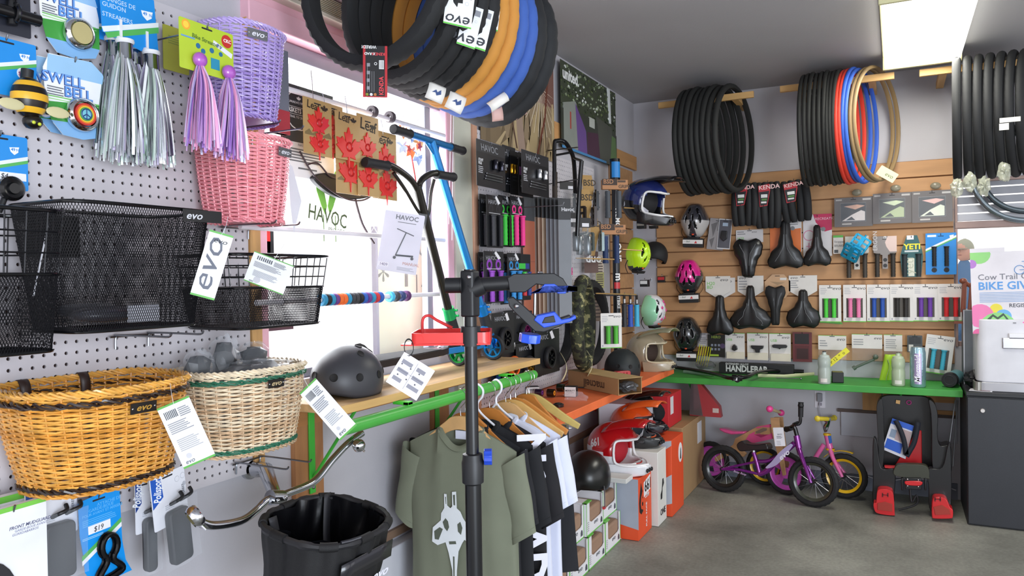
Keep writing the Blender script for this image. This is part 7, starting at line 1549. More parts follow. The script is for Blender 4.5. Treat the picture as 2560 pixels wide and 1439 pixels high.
def cbag(x0,y0,x1,y1,h0,lab,el,extra=None):
    MW,w,h=rB(x0,y0,x1,y1,.07); t=pack((MW@Matrix.Translation((0,h/2-h*h0/2,0)),w,h*h0),'bagged_product',lab,'bagged part','dbd6d2',[('r',0,0,1,.03,'6cbf45')]+el,ax='B',hook='slatwall hook for the '+lab,off=.07)
    q=h/2-h*h0/2; b=B(); b.grid(lambda u,v:((u-.5)*w,(h/2-h*h0-h*(1-h0)*v)-q,.002+.02*sin(pi*u)**.5*sin(pi*v)**.5+.003*sin(u*13+v*7)),8,8); P(t,'clear_bag',b,CLR)
    if extra: extra(t,w,h,-q)
    return t
cbag(2046,838,2116,938,.36,'header bag with clear tubing left of the bike lock',[('t','evo',.65,.35,.22,'3a3c40',{'sh':.2,'sx':1.2}),('l',.05,.3,.35,.8,3,'9a9a9c')])
def lockx(t,w,h,q):
    b=B(); b.tube([(-w*.42,q-h*.30,.025),(w*.25,q+h*.0-.02,.025)],.0085,10); b.cyl((-w*.46,q-h*.32,.025),(-w*.38,q-h*.28,.025),.014,12); b.ell((w*.28,q-h*.02,.03),(.017,.017,.017),12,8); P(t,'product',b,M('5f6a5f',.4))
cbag(2130,835,2206,940,.34,'header bag holding a grey rod with black knob ends',[('t','evo',.72,.35,.2,'3a3c40',{'sh':.2,'sx':1.2}),('l',.05,.3,.4,.8,3,'9a9a9c')],lockx)
def vest(t,w,h,q):
    b=B(); b.grid(lambda u,v:((u-.5)*w*(.9+.9*v*(1 if u<.5 else .3)),q+h*.1-h*.75*v,.012+.02*sin(u*5+v*2)),8,8); o=P(t,'lime_fabric',b,M('b6e03a',.5)); mo=o.modifiers.new('s','SOLIDIFY'); mo.thickness=.003
    b=B(); b.tube([(-w*.30+.01*sin(i),q+h*.0-h*.09*i,.036) for i in range(6)],.007,6,flat=.3); P(t,'reflective_band',b,M('d8dcd8',.2,.3))
cbag(2210,836,2256,958,.34,'header card with lime reflective fabric hanging to the shelf',[('l',.1,.25,.8,.85,5,'9a9a9c')],vest)
carded(2268,838,2306,880,'crinkled clear pack with black cards above the foil bottle','44484a',[('r',.1,.1,.5,.5,'2a2c2e'),('r',.52,.1,.9,.5,'2a2c2e'),('r',.1,.55,.4,.95,'d0ccc4')])
t=T('evo_tab','white handwritten price tag hanging from a peg','tag',SW(2415,5000,.0)) if False else None
# ---------------------------------------------------------------- things standing on the green shelf
GZ=.736
def gf(px,py,yaw=0): return FR('F',PF(px,py,GZ),yaw)
def bottle(px,py,h,r,lab,col,cap,alpha=.75,txt=None):
    t=T('water_bottle',lab,'bottle',gf(px,py)); b=B(); b.lathe([(.0001,.001),(r*.95,.001),(r,.008),(r,h*.42),(r*.93,h*.47),(r*.93,h*.53),(r,h*.58),(r,h*.78),(r*.75,h*.84)],24); P(t,'body',b,M(col,.25,alpha=alpha))
    b=B(); b.lathe([(r*.85,h*.82),(r*.8,h*.87),(r*.35,h*.90),(r*.33,h*.97),(.0001,h*.97)],20); P(t,'cap',b,M(col,.3)); b=B(); b.cyl((0,0,h*.95),(0,0,h),r*.28,12); P(t,'spout',b,M(cap,.4))
    b=B(); b.lathe([(r*.93,.012),(r*.96,h*.3),(.0001,h*.3)],20); P(t,'contents',b,M('cfd0b0',.5,alpha=.8))
    b=B(); b.lathe([(r*1.01,.012),(r*1.01,.035)],8,'z',(0,0,0),radians(-120),radians(-60)); P(t,'label',b,M('d8d4cc',.5)); return t
bottle(2061,958,.20,.037,'frosted water bottle beside the black cube','b9c4bc','2a2c2e'); bottle(2246,963,.20,.037,'frosted greenish water bottle with a white label','bcc9ac','6a6c60')
t=T('foil_bottle','tall bottle wrapped in iridescent foil with script','bottle',gf(2295,966)); b=B(); b.lathe([(.0001,.001),(.038,.001),(.042,.01),(.042,.2),(.036,.235),(.0001,.24)],24); P(t,'foil_body',b,M('9fc0cc',.15,.6,bump=.8,bscale=60)); b=B(); b.lathe([(.043,.02),(.043,.2)],6,'z',(0,0,0),radians(-115),radians(-65)); P(t,'print_panel',b,M('b9a8d0',.2,.4)); b=B(); b.T=Matrix.Translation((0,-.0445,.11))@Matrix.Rotation(radians(90),4,'X')@Matrix.Rotation(radians(90),4,'Z'); b.text('Mermaid',0,-.012,0,.032,.2,.02,align='c'); P(t,'lettering',b,M('f0f0f4',.3),smooth=0)
t=T('black_cube','small black cube beside the frosted bottle','box',gf(2094,955,8)); b=B(); b.box((0,0,.033),(.066,.066,.064)); P(t,'body',b,M('17181a',.5),bev=.003); b=B(); b.bb(-.03,.03,-.03,.03,.0655,.067); P(t,'top_label',b,M('6a6a3a',.5))
b=B(); b.bb(-.075,.075,-.017,.017,0,.002); o=S('yellow_label','yellow price strip taped diagonally behind the bottle','label',b,M('ece23a',.5),FR('B',PB(2096,892,.22),0,42)); b=B(); b.text('P 12  *  o',-.06,-.008,.0022,.02,0,0); P(o,'lettering',b,M('4a4a2a',.6),smooth=0)
t=T('flask','dark capped teal flask lying on its side at the shelf end','bottle',Matrix.Translation(PF(2374,968,GZ)+V((0,0,.044)))@Matrix.Rotation(radians(-14),4,'Z')); b=B(); b.lathe([(.0001,-.01),(.040,-.01),(.044,.0),(.044,.03),(.040,.035)],28,'y'); P(t,'cap',b,M('141416',.4)); b=B(); b.lathe([(.040,.03),(.041,.05),(.041,.20),(.0001,.21)],28,'y'); P(t,'body',b,M('6aa0a8',.3,alpha=.85))
b=B(); b.ring((0,-.0105,0),.027,.003,'y',24,6); P(t,'cap_ring',b,M('26282a',.5))
# handlebar on the shelf
t=T('mtb_handlebar','wide black riser handlebar with stem lying on the green shelf','handlebar',Matrix.Identity(4))
g=lambda px,py,h=.03:PF(px,py,GZ+h)
b=B(); b.tube(poly([g(1690,918,.03),g(1740,925,.03),g(1790,935,.035),g(1822,944,.04),g(1845,944,.045),g(1870,941,.045),g(1888,932,.05),g(1915,928,.04),g(1960,927,.03),g(2010,928,.03)],n=6),.012,12); P(t,'bar',b,BLKG)
b=B(); c=g(1843,944,.04); b.cyl(c+V((-.03,0,0)),c+V((.03,0,0)),.02,14); b.cyl(c,c+V((.01,-.05,-.005)),.018,14); P(t,'stem',b,BLKG); b=B(); b.bb(c.x-.01,c.x+.01,c.y-.052,c.y-.05,c.z-.01,c.z+.01); P(t,'stem_cap',b,M('d8d8dc',.4))
t=T('handlebar_box','long black carton reading HANDLEBAR behind the bar','box',FR('F',V((-.93,5.30,GZ)),0)); b=B(); b.bb(-.165,.32,-.03,.03,.001,.075); P(t,'box_body',b,M('1a1a1c',.5),bev=.002); b=B(); b.T=Matrix.Translation((-.12,-.0312,.018))@Matrix.Rotation(radians(90),4,'X'); b.text('HANDLEBAR',0,0,0,.042,0,.05,sx=.82); b.text('EXTENDED ALLOY',0,.045,0,.013,0,.03); P(t,'lettering',b,M('d8d8d8',.5),smooth=0)
t=T('crinkled_bag','crinkled clear bag leaning beside the HANDLEBAR carton','bag',Matrix.Translation((-1.19,5.27,GZ+.055))); crumple(t,'film',(0,0,0),(.07,.05,.03),M('6a6a6c',.15,alpha=.5,coat=.6),41,.3)
b=B(); b.cyl(PF(1940,944,GZ+.006),PF(1998,946,GZ+.006),.003,8); b.ell(tuple(PF(2002,946,GZ+.008)),(.007,.007,.007),8,6); S('steel_skewer','thin steel skewer lying on the green shelf','skewer',b,STEEL)
b=B(); b.tube([PF(1895,938,GZ+.01),PF(1960,940,GZ+.01),PF(2035,934,GZ+.01)],.011,8,flat=.4); S('wrapped_rod','flat pale wrapped rod in front of the HANDLEBAR carton','rod',b,M('c9cca0',.4))
b=B(); b.cyl(PF(1710,928,GZ+.012),PF(1786,936,GZ+.012),.011,10); S('clear_tube','clear plastic tube lying under the bar on the green shelf','tube',b,M('8aa090',.1,alpha=.5))
# ================================================================ BELOW THE GREEN SHELF
t=T('wall_outlet','white wall outlet with a grey plug and cord below the green shelf','outlet',FR('B',PB(2050,998,.0)))
b=B(); b.rrect(-.033,.033,-.055,.055,0,.005,.004); P(t,'plate',b,M('e0dce4',.4),bev=.001); b=B(); b.rrect(-.016,.016,-.012,.045,.0055,.03,.006); P(t,'plug',b,M('8a8a92',.5),bev=.003); b=B(); b.rrect(-.012,.012,-.04,-.02,.005,.007,.003); P(t,'socket',b,M('9a94a0',.5)); b=B(); b.tube(poly([(0,-.01,.02),(.0,-.06,.03),(.02,-.14,.03),(.06,-.28,.03),(.1,-.48,.02),(.3,-.62,.02)],n=5),.003,6); P(t,'cord',b,M('b9b5c0',.5))
b=B(); b.bb(-.20,-.09,YB-.02,YB-.001,.526,.694); ST('trim_9',b,wood('cf9f66','z',.1))
b=B(); b.bb(-.08,.32,YB-.018,YB-.001,.60,.694); ST('trim_10',b,wood('c8935c','x',.1))
b=B(); b.bb(.16,.32,YB-.016,YB-.001,.48,.55); ST('trim_11',b,wood('c8935c','x',.1))
for k,(x0,x1,lab) in enumerate(((2388,2366,'left thin steel rod leaning behind the child seat'),(2394,2382,'right thin steel rod leaning behind the child seat'))):
    b=B(); p=PB(x0,1000,.10); q=PB(x1,1165,.22); b.cyl(p,q,.004,8); S('steel_rod',lab,'rod',b,ALU)
b=B(); b.tube(poly([PB(2160,1185,.06),PB(2185,1195,.06),PB(2230,1200,.05),PB(2300,1195,.05),PB(2390,1225,.04)],n=5),.003,6); S('cable','white cable running along the wall behind the child seat','cable',b,M('c9c6d0',.5))
# ---- child bikes: pixel positions on each bike's own (leaning) plane
class BP:
    def __init__(s,name,lab,Pr,Pf,lean,cat='bike'):
        u=(Pf-Pr).normalized(); up=(V((0,0,1))*cos(lean)+V((0,1,0))*sin(lean)); up=(up-u*up.dot(u)).normalized(); n=u.cross(up).normalized()
        R=Matrix((u,up,n)).transposed().to_4x4(); s.M=Matrix.Translation(Pr)@R; s.I=s.M.inverted(); s.t=T(name,lab,cat,s.M); s.n=n
    def p(s,x,y,dz=0):
        X,Y=1700+x/4,960+y/4; d=ray(X,Y); o=s.I@CAM; dl=s.I.to_3x3()@d; k=(dz-o.z)/dl.z; return o+dl*k
def bwheel(bp,c,R,rt,rimc,tyrec='1b1b1d',spokes=16,disc=None,tread='knob',holes=False):
    b=tyre_mesh(R,rt,tread,64,10,1.0); b.v=[v+c for v in b.v]; o=P(bp.t,'wheel',b,M(tyrec,.75,bump=.2,bscale=250),smooth=32)
    b=B(); b.lathe([(R-rt*2.05,-.008),(R-rt*1.7,-.011),(R-rt*1.7,.011),(R-rt*2.05,.008),(R-rt*2.5,0),(R-rt*2.05,-.008)],40,'z',tuple(c)); P(o,'rim',b,M(rimc,.3,coat=.3))
    if disc:
        b=B(); r0=R-rt*2.1
        for k in range(4):
            a0=k*pi/2+.35; pts=[(c.x+.03*cos(a0),c.y+.03*sin(a0))]+[(c.x+r0*cos(a0+i*.12),c.y+r0*sin(a0+i*.12)) for i in range(0,8)]+[(c.x+.03*cos(a0+.85),c.y+.03*sin(a0+.85))]; b.prism(pts,c.z-.006,c.z+.006)
        b.lathe([(r0*1.02,-.008),(r0*.80,-.008),(r0*.80,.008),(r0*1.02,.008)],40,'z',tuple(c)); b.cyl(c+V((0,0,-.015)),c+V((0,0,.015)),.035,16); P(o,'spoke_disc',b,M(disc,.35,coat=.2),bev=.001)
    else:
        b=B()
        for k in range(spokes): a=2*pi*k/spokes; b.cyl(c+V((.012*cos(a+.5),.012*sin(a+.5),.01*(-1)**k)),c+V(((R-rt*2.2)*cos(a),(R-rt*2.2)*sin(a),0)),.0011,4)
        P(o,'spoke',b,ALU,kind='stuff'); b=B(); b.cyl(c+V((0,0,-.035)),c+V((0,0,.035)),.014,12); P(o,'hub',b,BLK)
    return o
pp_=M('7a1f86',.2,.5,coat=.8)
bk=BP('balance_bike','metallic purple balance bike with knobbly tyres in front of the others',PF(1808,1229),PF(2034,1267),radians(5))
t=bk.t; p=bk.p; cr_=V((0,.151,0)); pf=p(1332,985); cf=V((pf.x,.151,0))
bwheel(bk,cr_,.151,.021,'1c1c1e',spokes=14); bwheel(bk,cf,.151,.021,'3a3c30',spokes=14)
b=B()
for s in(-1,1): b.tube([cr_+V((0,0,.035*s)),p(600,855,.03*s),p(790,898,.0)],.009,8); b.tube([cr_+V((0,0,.035*s)),p(540,820,.028*s),p(755,775,.0)],.008,8)
b.tube([p(735,680),p(765,770),p(795,895)],.014,10)
b.tube(poly([p(790,898),p(860,870),p(960,770),p(1060,665),p(1150,585)],n=5),[.016]*5+[.0175]*16,12); b.tube(poly([p(775,770),p(880,765),p(980,720),p(1060,660),p(1140,600)],n=5),.012,10)
b.tube([p(1165,512),p(1190,640)],.0185,14); P(t,'frame',b,pp_)
b=B()
for s in(-1,1): b.tube([p(1190,650,.012*s),p(1215,720,.042*s),cf+V((0,0,.045*s))],[.014,.013,.010],10)
b.tube([p(1186,640),p(1205,700)],.017,12); P(t,'fork',b,pp_)
b=B(); b.tube(poly([p(740,690),p(738,660)],n=2),.011,8); P(t,'seat_post',b,ALU)
sdl=[p(590,600),p(640,560),p(700,590),p(790,598),p(880,590),p(905,640),p(870,650),p(760,655),p(700,660),p(620,660)]
b=B(); b.prism(poly2([(q.x,q.y) for q in sdl]),-.045,.045); P(t,'seat',b,M('1a1a1c',.35),bev=.014)
b=B(); b.tube([p(1170,515),p(1150,440)],.013,10); b.tube([p(1150,440),p(1140,400),p(1185,385)],.012,8); b.tube(poly([p(1090,440,-.10),p(1150,400,-.03),p(1150,400,.03),p(1200,385,.03),p(1205,270,.03)],n=4),.0105,8); P(t,'handlebar',b,BLKG)
for q,dz in((p(1208,245,.03),V((.0,.055,.0))),(p(1085,445,-.1),V((-.03,-.01,-.03)))):
    b=B(); b.tube([q-dz*.9,q,q+dz*.7,q+dz*.72],[.015,.016,.016,.019],12); P(t,'grip',b,M('17171a',.6))
b=B(); b.ell(tuple(p(1208,212,.035)),(.018,.018,.018),14,10); P(t,'bar_end',b,M('17171a',.5))
ln=poly([p(860,838,.019),p(940,790,.02),p(1030,690,.02),p(1120,600,.019)],n=5); b=B(); vs=[]
for i,q in enumerate(ln): k=.004+.013*sin(pi*i/len(ln)); vs+=[q+V((-k,k*.6,0)),q+V((k,-k*.6,0))]
b.mesh(vs,[(2*i,2*i+1,2*i+3,2*i+2) for i in range(len(ln)-1)]); o=P(t,'silver_flash',b,M('b9b2dc',.3,.3))
c_=p(1010,745,.021); b=B(); b.T=Matrix.Translation(c_)@Matrix.Rotation(radians(44),4,'Z'); b.text('evo',-.01,-.008,.0,.032,.2,.03,sx=1.2); P(t,'lettering',b,M('ece8f6',.4),smooth=0)
b=B(); b.T=Matrix.Translation(p(540,868,.032))@Matrix.Rotation(radians(-8),4,'Z'); b.text('Beep Beep',0,-.004,.009,.014,.2,.0); P(t,'lettering',b,M('d8b8e0',.4),smooth=0)
# wooden pink bike
woodb=wood('c79c70','x',.1); pk=M('e85a98',.35,coat=.2)
bk=BP('balance_bike','plywood balance bike with pink flames and pink wheels behind the purple one',PF(1778,1200),PF(1962,1236),radians(4)); t=bk.t; p=bk.p
c1=V((0,.135,0)); pf=p(1062,880); c2=V((pf.x,.140,0))
bwheel(bk,c1,.135,.02,'c050b8',disc='c654bc',tread='line'); bwheel(bk,c2,.140,.02,'c050b8',disc='c654bc',tread='line')
b=B(); pl=[p(*q) for q in((300,770),(420,690),(540,600),(560,540),(690,470),(790,415),(900,398),(1000,420),(1010,470),(930,545),(760,582),(640,620),(600,640),(665,690),(640,725),(560,690),(480,715),(380,770))]; b.prism([(q.x,q.y) for q in pl],-.012,.012); P(t,'plywood_frame',b,woodb,bev=.002)
b=B(); fl=[p(*q) for q in((660,560),(700,500),(760,470),(750,500),(810,490),(820,530),(760,545),(900,500),(1000,440),(930,545),(760,582),(690,580))]; b.prism([(q.x,q.y) for q in fl],.012,.0135); fl=[p(*q) for q in((760,430),(900,400),(960,410),(900,430),(830,425),(790,440))]; b.prism([(q.x,q.y) for q in fl],.012,.0135); P(t,'flame_print',b,pk,smooth=0)
b=B(); hl=[p(*q) for q in((765,470),(840,435),(880,440),(875,460),(800,490),(770,490))]; b.prism([(q.x,q.y) for q in hl],.0121,.0132); P(t,'hand_hole',b,M('8d7a6a',.8),smooth=0)
b=B(); st_=[p(*q) for q in((415,432),(470,440),(560,465),(670,468),(660,490),(540,498),(470,480),(425,455))]; b.prism([(q.x,q.y) for q in st_],-.04,.04); P(t,'seat',b,pk,bev=.008)
b=B()
for s in(-1,1): fk=[p(*q) for q in((925,330),(1010,330),(1020,450),(1080,900),(1050,910),(940,470))]; b.prism([(q.x,q.y) for q in fk],.028*s-.005,.028*s+.005)
P(t,'fork',b,woodb,bev=.001)
b=B(); b.tube([p(900,245,.08),p(1012,285,-.09)],.010,8); P(t,'handlebar',b,M('c9b48a',.5))
for q in(p(897,247,.09),p(1012,285,-.09)): b=B(); b.ell(tuple(q),(.022,.022,.024),14,10); P(t,'grip',b,M('f04a98',.3,coat=.3))
t2=pack((FR('B',PB(1700+992/4,960+525/4,.52),0,6),.062,.115),'price_tag','white price tag hanging from the pink bicycle','tag','dcdce2',[('t','BIKES',.35,.40,.07,'5a5a66',{}),('l',.25,.45,.8,.6,3,'5a5a66'),('l',.2,.7,.7,.95,3,'b0b0b8')],slot=False)
# pink and yellow bike
bk=BP('kids_bike','pink kids bike with yellow rims and yellow grips nearest the outlet',PF(1912,1215),PF(2106,1245),radians(3)); t=bk.t; p=bk.p
c1=V((0,.135,0)); pf=p(1640,955); c2=V((pf.x,.142,0)); yl='e8b81a'
bwheel(bk,c1,.13,.018,yl,spokes=12,tread='line'); bwheel(bk,c2,.142,.021,yl,spokes=14,tread='line')
pk=M('e46aa8',.3,coat=.4)
b=B(); b.tube([p(1440,600),p(1350,740)],.015,10); b.tube([p(1350,740),p(1250,800),c1],.013,8); b.tube([p(1470,500),p(1500,640)],.020,12); P(t,'frame',b,pk)
b=B()
for s in(-1,1): b.tube([p(1500,650,.012*s),p(1530,740,.04*s),c2+V((0,0,.045*s))],[.015,.013,.010],10)
P(t,'fork',b,pk)
b=B(); b.lathe([(.0225,-.006),(.024,0),(.0225,.006)],16,'y',tuple(p(1472,502))); b.lathe([(.026,-.006),(.028,0),(.026,.006)],16,'y',tuple(p(1503,650))); P(t,'yellow_collar',b,M(yl,.35))
b=B(); b.grid(lambda u,v:(c2.x+.158*cos(radians(70+70*u)),c2.y+.158*sin(radians(70+70*u)),-.02+.04*v),10,3); o=P(t,'front_fender',b,M(yl,.35)); mo=o.modifiers.new('s','SOLIDIFY'); mo.thickness=.003
b=B(); b.tube(poly([p(1455,470),p(1445,420,.02),p(1465,375,.05),p(1430,350,.10)],n=4),.009,8); b.tube(poly([p(1455,470),p(1475,420,-.02),p(1490,375,-.05),p(1500,350,-.09)],n=4),.009,8); P(t,'handlebar',b,CHR)
for q,d in((p(1425,345,.13),V((-.02,.003,.04))),(p(1510,345,-.12),V((.01,.003,-.04)))): b=B(); b.tube([q-d,q+d],.014,12); b.ell(tuple(q+d),(.019,.019,.012),12,8); P(t,'grip',b,M('d8c03a',.5))
b=B(); b.prism([(q.x,q.y) for q in [p(1490,510),p(1520,510),p(1530,580),p(1505,590)]],.021,.024); P(t,'badge',b,M('3a6ab8',.4))
# ---- child seat
Y1=5.0
def cs(x,y,Y=4.97): 
    d=ray(2180+x/4.233,960+y/4.233); q=CAM+d*(Y/d.y); return (q.x,q.z)
t=T('child_seat','black child bicycle seat with red foot rests standing by the cabinet','child seat',FR('B',V((0,4.95,0))))
blk=M('17171a',.35,coat=.2)
def csp(pts,z0,z1,name,mat,Y=4.97,sm=True,bev=.004):
    b=B(); q=[cs(x,y,Y) for x,y in pts]; q=poly2(q,True,4) if sm else q; b.prism(q,z0,z1); return P(t,name,b,mat,bev=bev)
zz=lambda Y:4.95-Y
csp([(70,170),(160,115),(380,120),(560,130),(660,200),(690,320),(680,480),(700,640),(760,660),(820,650),(835,760),(830,900),(700,900),(120,890),(90,700),(70,480),(55,300)],zz(5.13),zz(5.10),'seat_back',blk,5.10,bev=.008)
for pts in ([(55,200),(100,150),(120,300),(125,500),(130,700),(110,880),(80,880),(60,500),(50,300)],[(600,160),(665,205),(695,330),(690,520),(720,640),(830,650),(840,900),(790,1000),(740,930),(640,880),(630,500),(620,300)]):
    csp(pts,zz(5.10),zz(4.97),'side_wing',blk,5.0,bev=.008)
csp([(10,600),(50,600),(100,880),(240,900),(240,1130),(215,1280),(20,1280),(10,1000)],zz(5.0),zz(4.94),'leg_shell',blk,4.95,bev=.006); csp([(590,900),(740,880),(800,650),(830,660),(840,1180),(800,1330),(620,1340),(600,1100)],zz(5.0),zz(4.94),'leg_shell',blk,4.95,bev=.006)
rd=M('cf2228',.35,coat=.3)
csp([(240,860),(480,480),(525,490),(530,860)],zz(5.10),zz(5.085),'red_pad',rd,5.09,sm=False); csp([(130,865),(250,870),(250,885),(140,882)],zz(5.0),zz(4.96),'red_edge',rd,4.97,False,.001); csp([(590,890),(690,895),(690,908),(600,908)],zz(5.0),zz(4.96),'red_edge',rd,4.97,False,.001)
csp([(250,870),(320,850),(540,855),(600,900),(605,980),(580,1000),(250,970)],zz(4.98),zz(4.93),'seat_front',M('3a3c30',.5),4.93)
csp([(345,985),(520,985),(525,1110),(350,1100)],zz(4.95),zz(4.91),'bracket_block',BLK,4.93,False); csp([(345,1030),(380,1020),(500,1022),(535,1040),(500,1070),(370,1062)],zz(4.91),zz(4.90),'red_latch',rd,4.91)
b=B()
for x,y in((376,1003),(490,1010),(376,1072),(490,1080)): q=cs(x,y,4.91); b.ell((q[0],q[1],zz(4.905)),(.005,.005,.004),8,6)
P(t,'screw',b,CHR,kind='stuff')
for xs in(320,565): csp([(xs-14,990),(xs+14,990),(xs+10,1120),(xs-10,1120)],zz(4.95),zz(4.92),'support_rib',BLK,4.93,False)
for pts,ins in (([(60,1110),(120,1092),(190,1105),(225,1150),(238,1340),(225,1368),(60,1345),(22,1290),(20,1240),(45,1230)],[(60,1250),(140,1235),(215,1260),(215,1340),(60,1320)]),([(640,1200),(700,1175),(780,1195),(820,1280),(850,1310),(850,1380),(820,1400),(660,1400),(632,1370)],[(650,1290),(740,1270),(820,1320),(830,1370),(670,1375)])):
    csp(pts,zz(4.94),zz(4.86),'foot_rest',rd,4.90,bev=.006); csp(ins,zz(4.86),zz(4.855),'grip_pad',M('a33a30',.8),4.87,False,.001)
for x in(140,695):
    y=1170 if x==140 else 1215; b=B()
    for s in(-1,1): q=cs(x+28*s,y,4.86); b.bb(q[0]-.003,q[0]+.003,q[1]-.012,q[1]+.012,zz(4.86),zz(4.857))
    q=cs(x,y,4.86); b.bb(q[0]-.015,q[0]+.015,q[1]-.002,q[1]+.002,zz(4.86),zz(4.857)); P(t,'slot',b,M('5a1214',.6),kind='stuff')
def strap2(pts,Y,w=.014):
    b=B(); q=[V((*cs(x,y,Y),zz(Y)+.006)) for x,y in pts]; q=poly(q,n=4); vs=[]
    for i,c in enumerate(q): d=(q[min(i+1,len(q)-1)]-q[max(i-1,0)]).normalized(); n=V((-d.y,d.x,0))*w; vs+=[c-n,c+n]
    b.mesh(vs,[(2*i,2*i+1,2*i+3,2*i+2) for i in range(len(q)-1)]); o=P(t,'harness_strap',b,M('181c28',.7)); mo=o.modifiers.new('s','SOLIDIFY'); mo.thickness=.003
strap2([(250,380),(300,480),(340,600),(360,740)],5.03); strap2([(490,400),(450,600),(400,700),(365,760)],5.03)
b=B(); b.tube(poly([V((*cs(400,1100,4.93),.0)),V((*cs(420,1250,4.93),.01)),V((*cs(470,1180,4.93),.01)),V((*cs(470,1290,4.9),.01)),V((*cs(280,1365,4.86),.02))],n=6),.006,8); P(t,'loose_strap',b,BLK)
b=B(); q=cs(275,190,5.08); b.prism([(q[0]-.012,q[1]-.008),(q[0]+.010,q[1]-.012),(q[0]+.012,q[1]+.010),(q[0]-.010,q[1]+.012)],zz(5.095),zz(5.085)); b.mi=1; q=cs(390,195,5.08); b.ring((q[0],q[1],zz(5.09)),.012,.003,'z',16,5); P(t,'logo',b,[M('d8a868',.5),M('a83a78',.5)])
pts=[cs(215,375,5.0),cs(445,455,5.0),cs(355,810,5.0),cs(108,705,5.0)]
lf=T('leaflet','blue and white leaflet tucked into the child seat harness','leaflet',FR('B',V((0,4.98,0))))
b=B(); b.prism(pts,zz(5.02),zz(5.018)); P(lf,'paper',b,M('dcdce4',.4),smooth=0)
def lq(u,v): a,b_,c,d=[V(x) for x in pts]; q=(a*(1-u)+b_*u)*(1-v)+(d*(1-u)+c*u)*v; return (q.x,q.y)
b=B()
for k,(u0,v0,u1,v1,m_) in enumerate(((0,0,1,.16,0),(.05,.62,.75,.92,0),(.35,.2,.98,.58,1),(.1,.3,.35,.55,2))): b.mi=m_; b.prism([lq(u0,v0),lq(u1,v0),lq(u1,v1),lq(u0,v1)],zz(5.018),zz(5.0172)-.0001*k)
b.mi=2
P(lf,'print',b,[M('2a5fc8',.4),M('b9a0a0',.5),M('8a9ab0',.5)],smooth=0)
# ---- filing cabinet and things on it
t=T('filing_cabinet','black metal cabinet with a round lock at the right edge','cabinet',Matrix.Translation((.345,4.87,0))); b=B(); b.bb(0,.62,.012,.50,.001,.722); P(t,'body',b,M('24262b',.5,bump=.15,bscale=400),bev=.003); b=B(); b.bb(-.004,.63,-.004,.505,.723,.745); P(t,'top',b,M('1c1d20',.45),bev=.003)
b=B(); b.bb(.004,.616,-.002,.0115,.01,.715); dr=P(t,'door',b,M('282a30',.45,bump=.15,bscale=400),bev=.002); b=B(); b.lathe([(.0001,-.008),(.010,-.008),(.013,-.003),(.013,0)],20,'y',(.075,-.002,.645)); P(dr,'lock',b,M('c9c4c0',.3,.7))
b=B(); b.box((0,0,.0015),(.11,.09,.002)); o=S('flyer','small printed flyer on the corner of the black cabinet','paper',b,M('d8d8dc',.5),Matrix.Translation((.42,4.94,.746))@Matrix.Rotation(radians(-10),4,'Z')); b=B(); b.bb(-.02,.045,-.035,.02,.0026,.003); P(o,'print',b,M('6a3a3c',.5))
Y=5.05
t=T('beverage_machine','white and silver countertop machine on the black cabinet','machine',Matrix.Translation((.52,4.93,.746)))
b=B(); b.rrect(-.12,.42,0,.38,.05,.40,.05); P(t,'body',b,M('dcdce2',.35),bev=.006); b=B(); b.rrect(-.13,.43,-.01,.39,.0,.05,.05); P(t,'base',b,M('b9b9be',.35,.3),bev=.003)
b=B(); b.rrect(-.135,-.095,-.015,.1,.0,.05,.03); P(t,'corner_foot',b,M('9a9890',.35,.6))
b=B(); b.bb(.0,.42,-.012,.0,.24,.30); P(t,'steel_panel',b,M('b5b5ba',.25,.9),bev=.004); b=B(); b.bb(.03,.42,-.02,-.001,.30,.325); P(t,'ledge',b,M('e8e8ec',.35),bev=.003)
b=B(); b.ell((.13,-.005,.385),(.010,.004,.006),10,6); P(t,'blue_led',b,M('9ab8ff',.3,emit=3)); b=B(); b.ell((.10,-.005,.385),(.004,.003,.004),8,6); P(t,'red_led',b,M('d84a8a',.3,emit=1)); b=B(); b.bb(.05,.065,-.003,0,.38,.384); P(t,'mark',b,M('5a5a60',.4))
t=T('metal_box','grey perforated metal box behind the white machine','box',Matrix.Translation((.415,5.18,.746))); b=B(); b.bb(-.06,.12,0,.18,.001,.44); P(t,'case',b,M('6f747a',.4,.5),bev=.003); b=B()
for k in range(12): b.bb(.0,.02,-.002,-.0002,.20+.014*k,.207+.014*k)
P(t,'vent_slot',b,M('1c1d20',.6),kind='stuff'); b=B(); b.ell((.035,-.005,.30),(.012,.006,.012),10,6); P(t,'black_knob',b,BLK)
b=B(); b.bb(-.062,-.057,-.004,.0,.0,.44); P(t,'edge',b,ALU)
t=T('black_bag','dark crumpled bag and cables beside the white machine','bag',Matrix.Translation((.40,5.08,.746+.05))); crumple(t,'bag_body',(0,-.01,0),(.055,.035,.05),M('17181c',.5),77,.3)
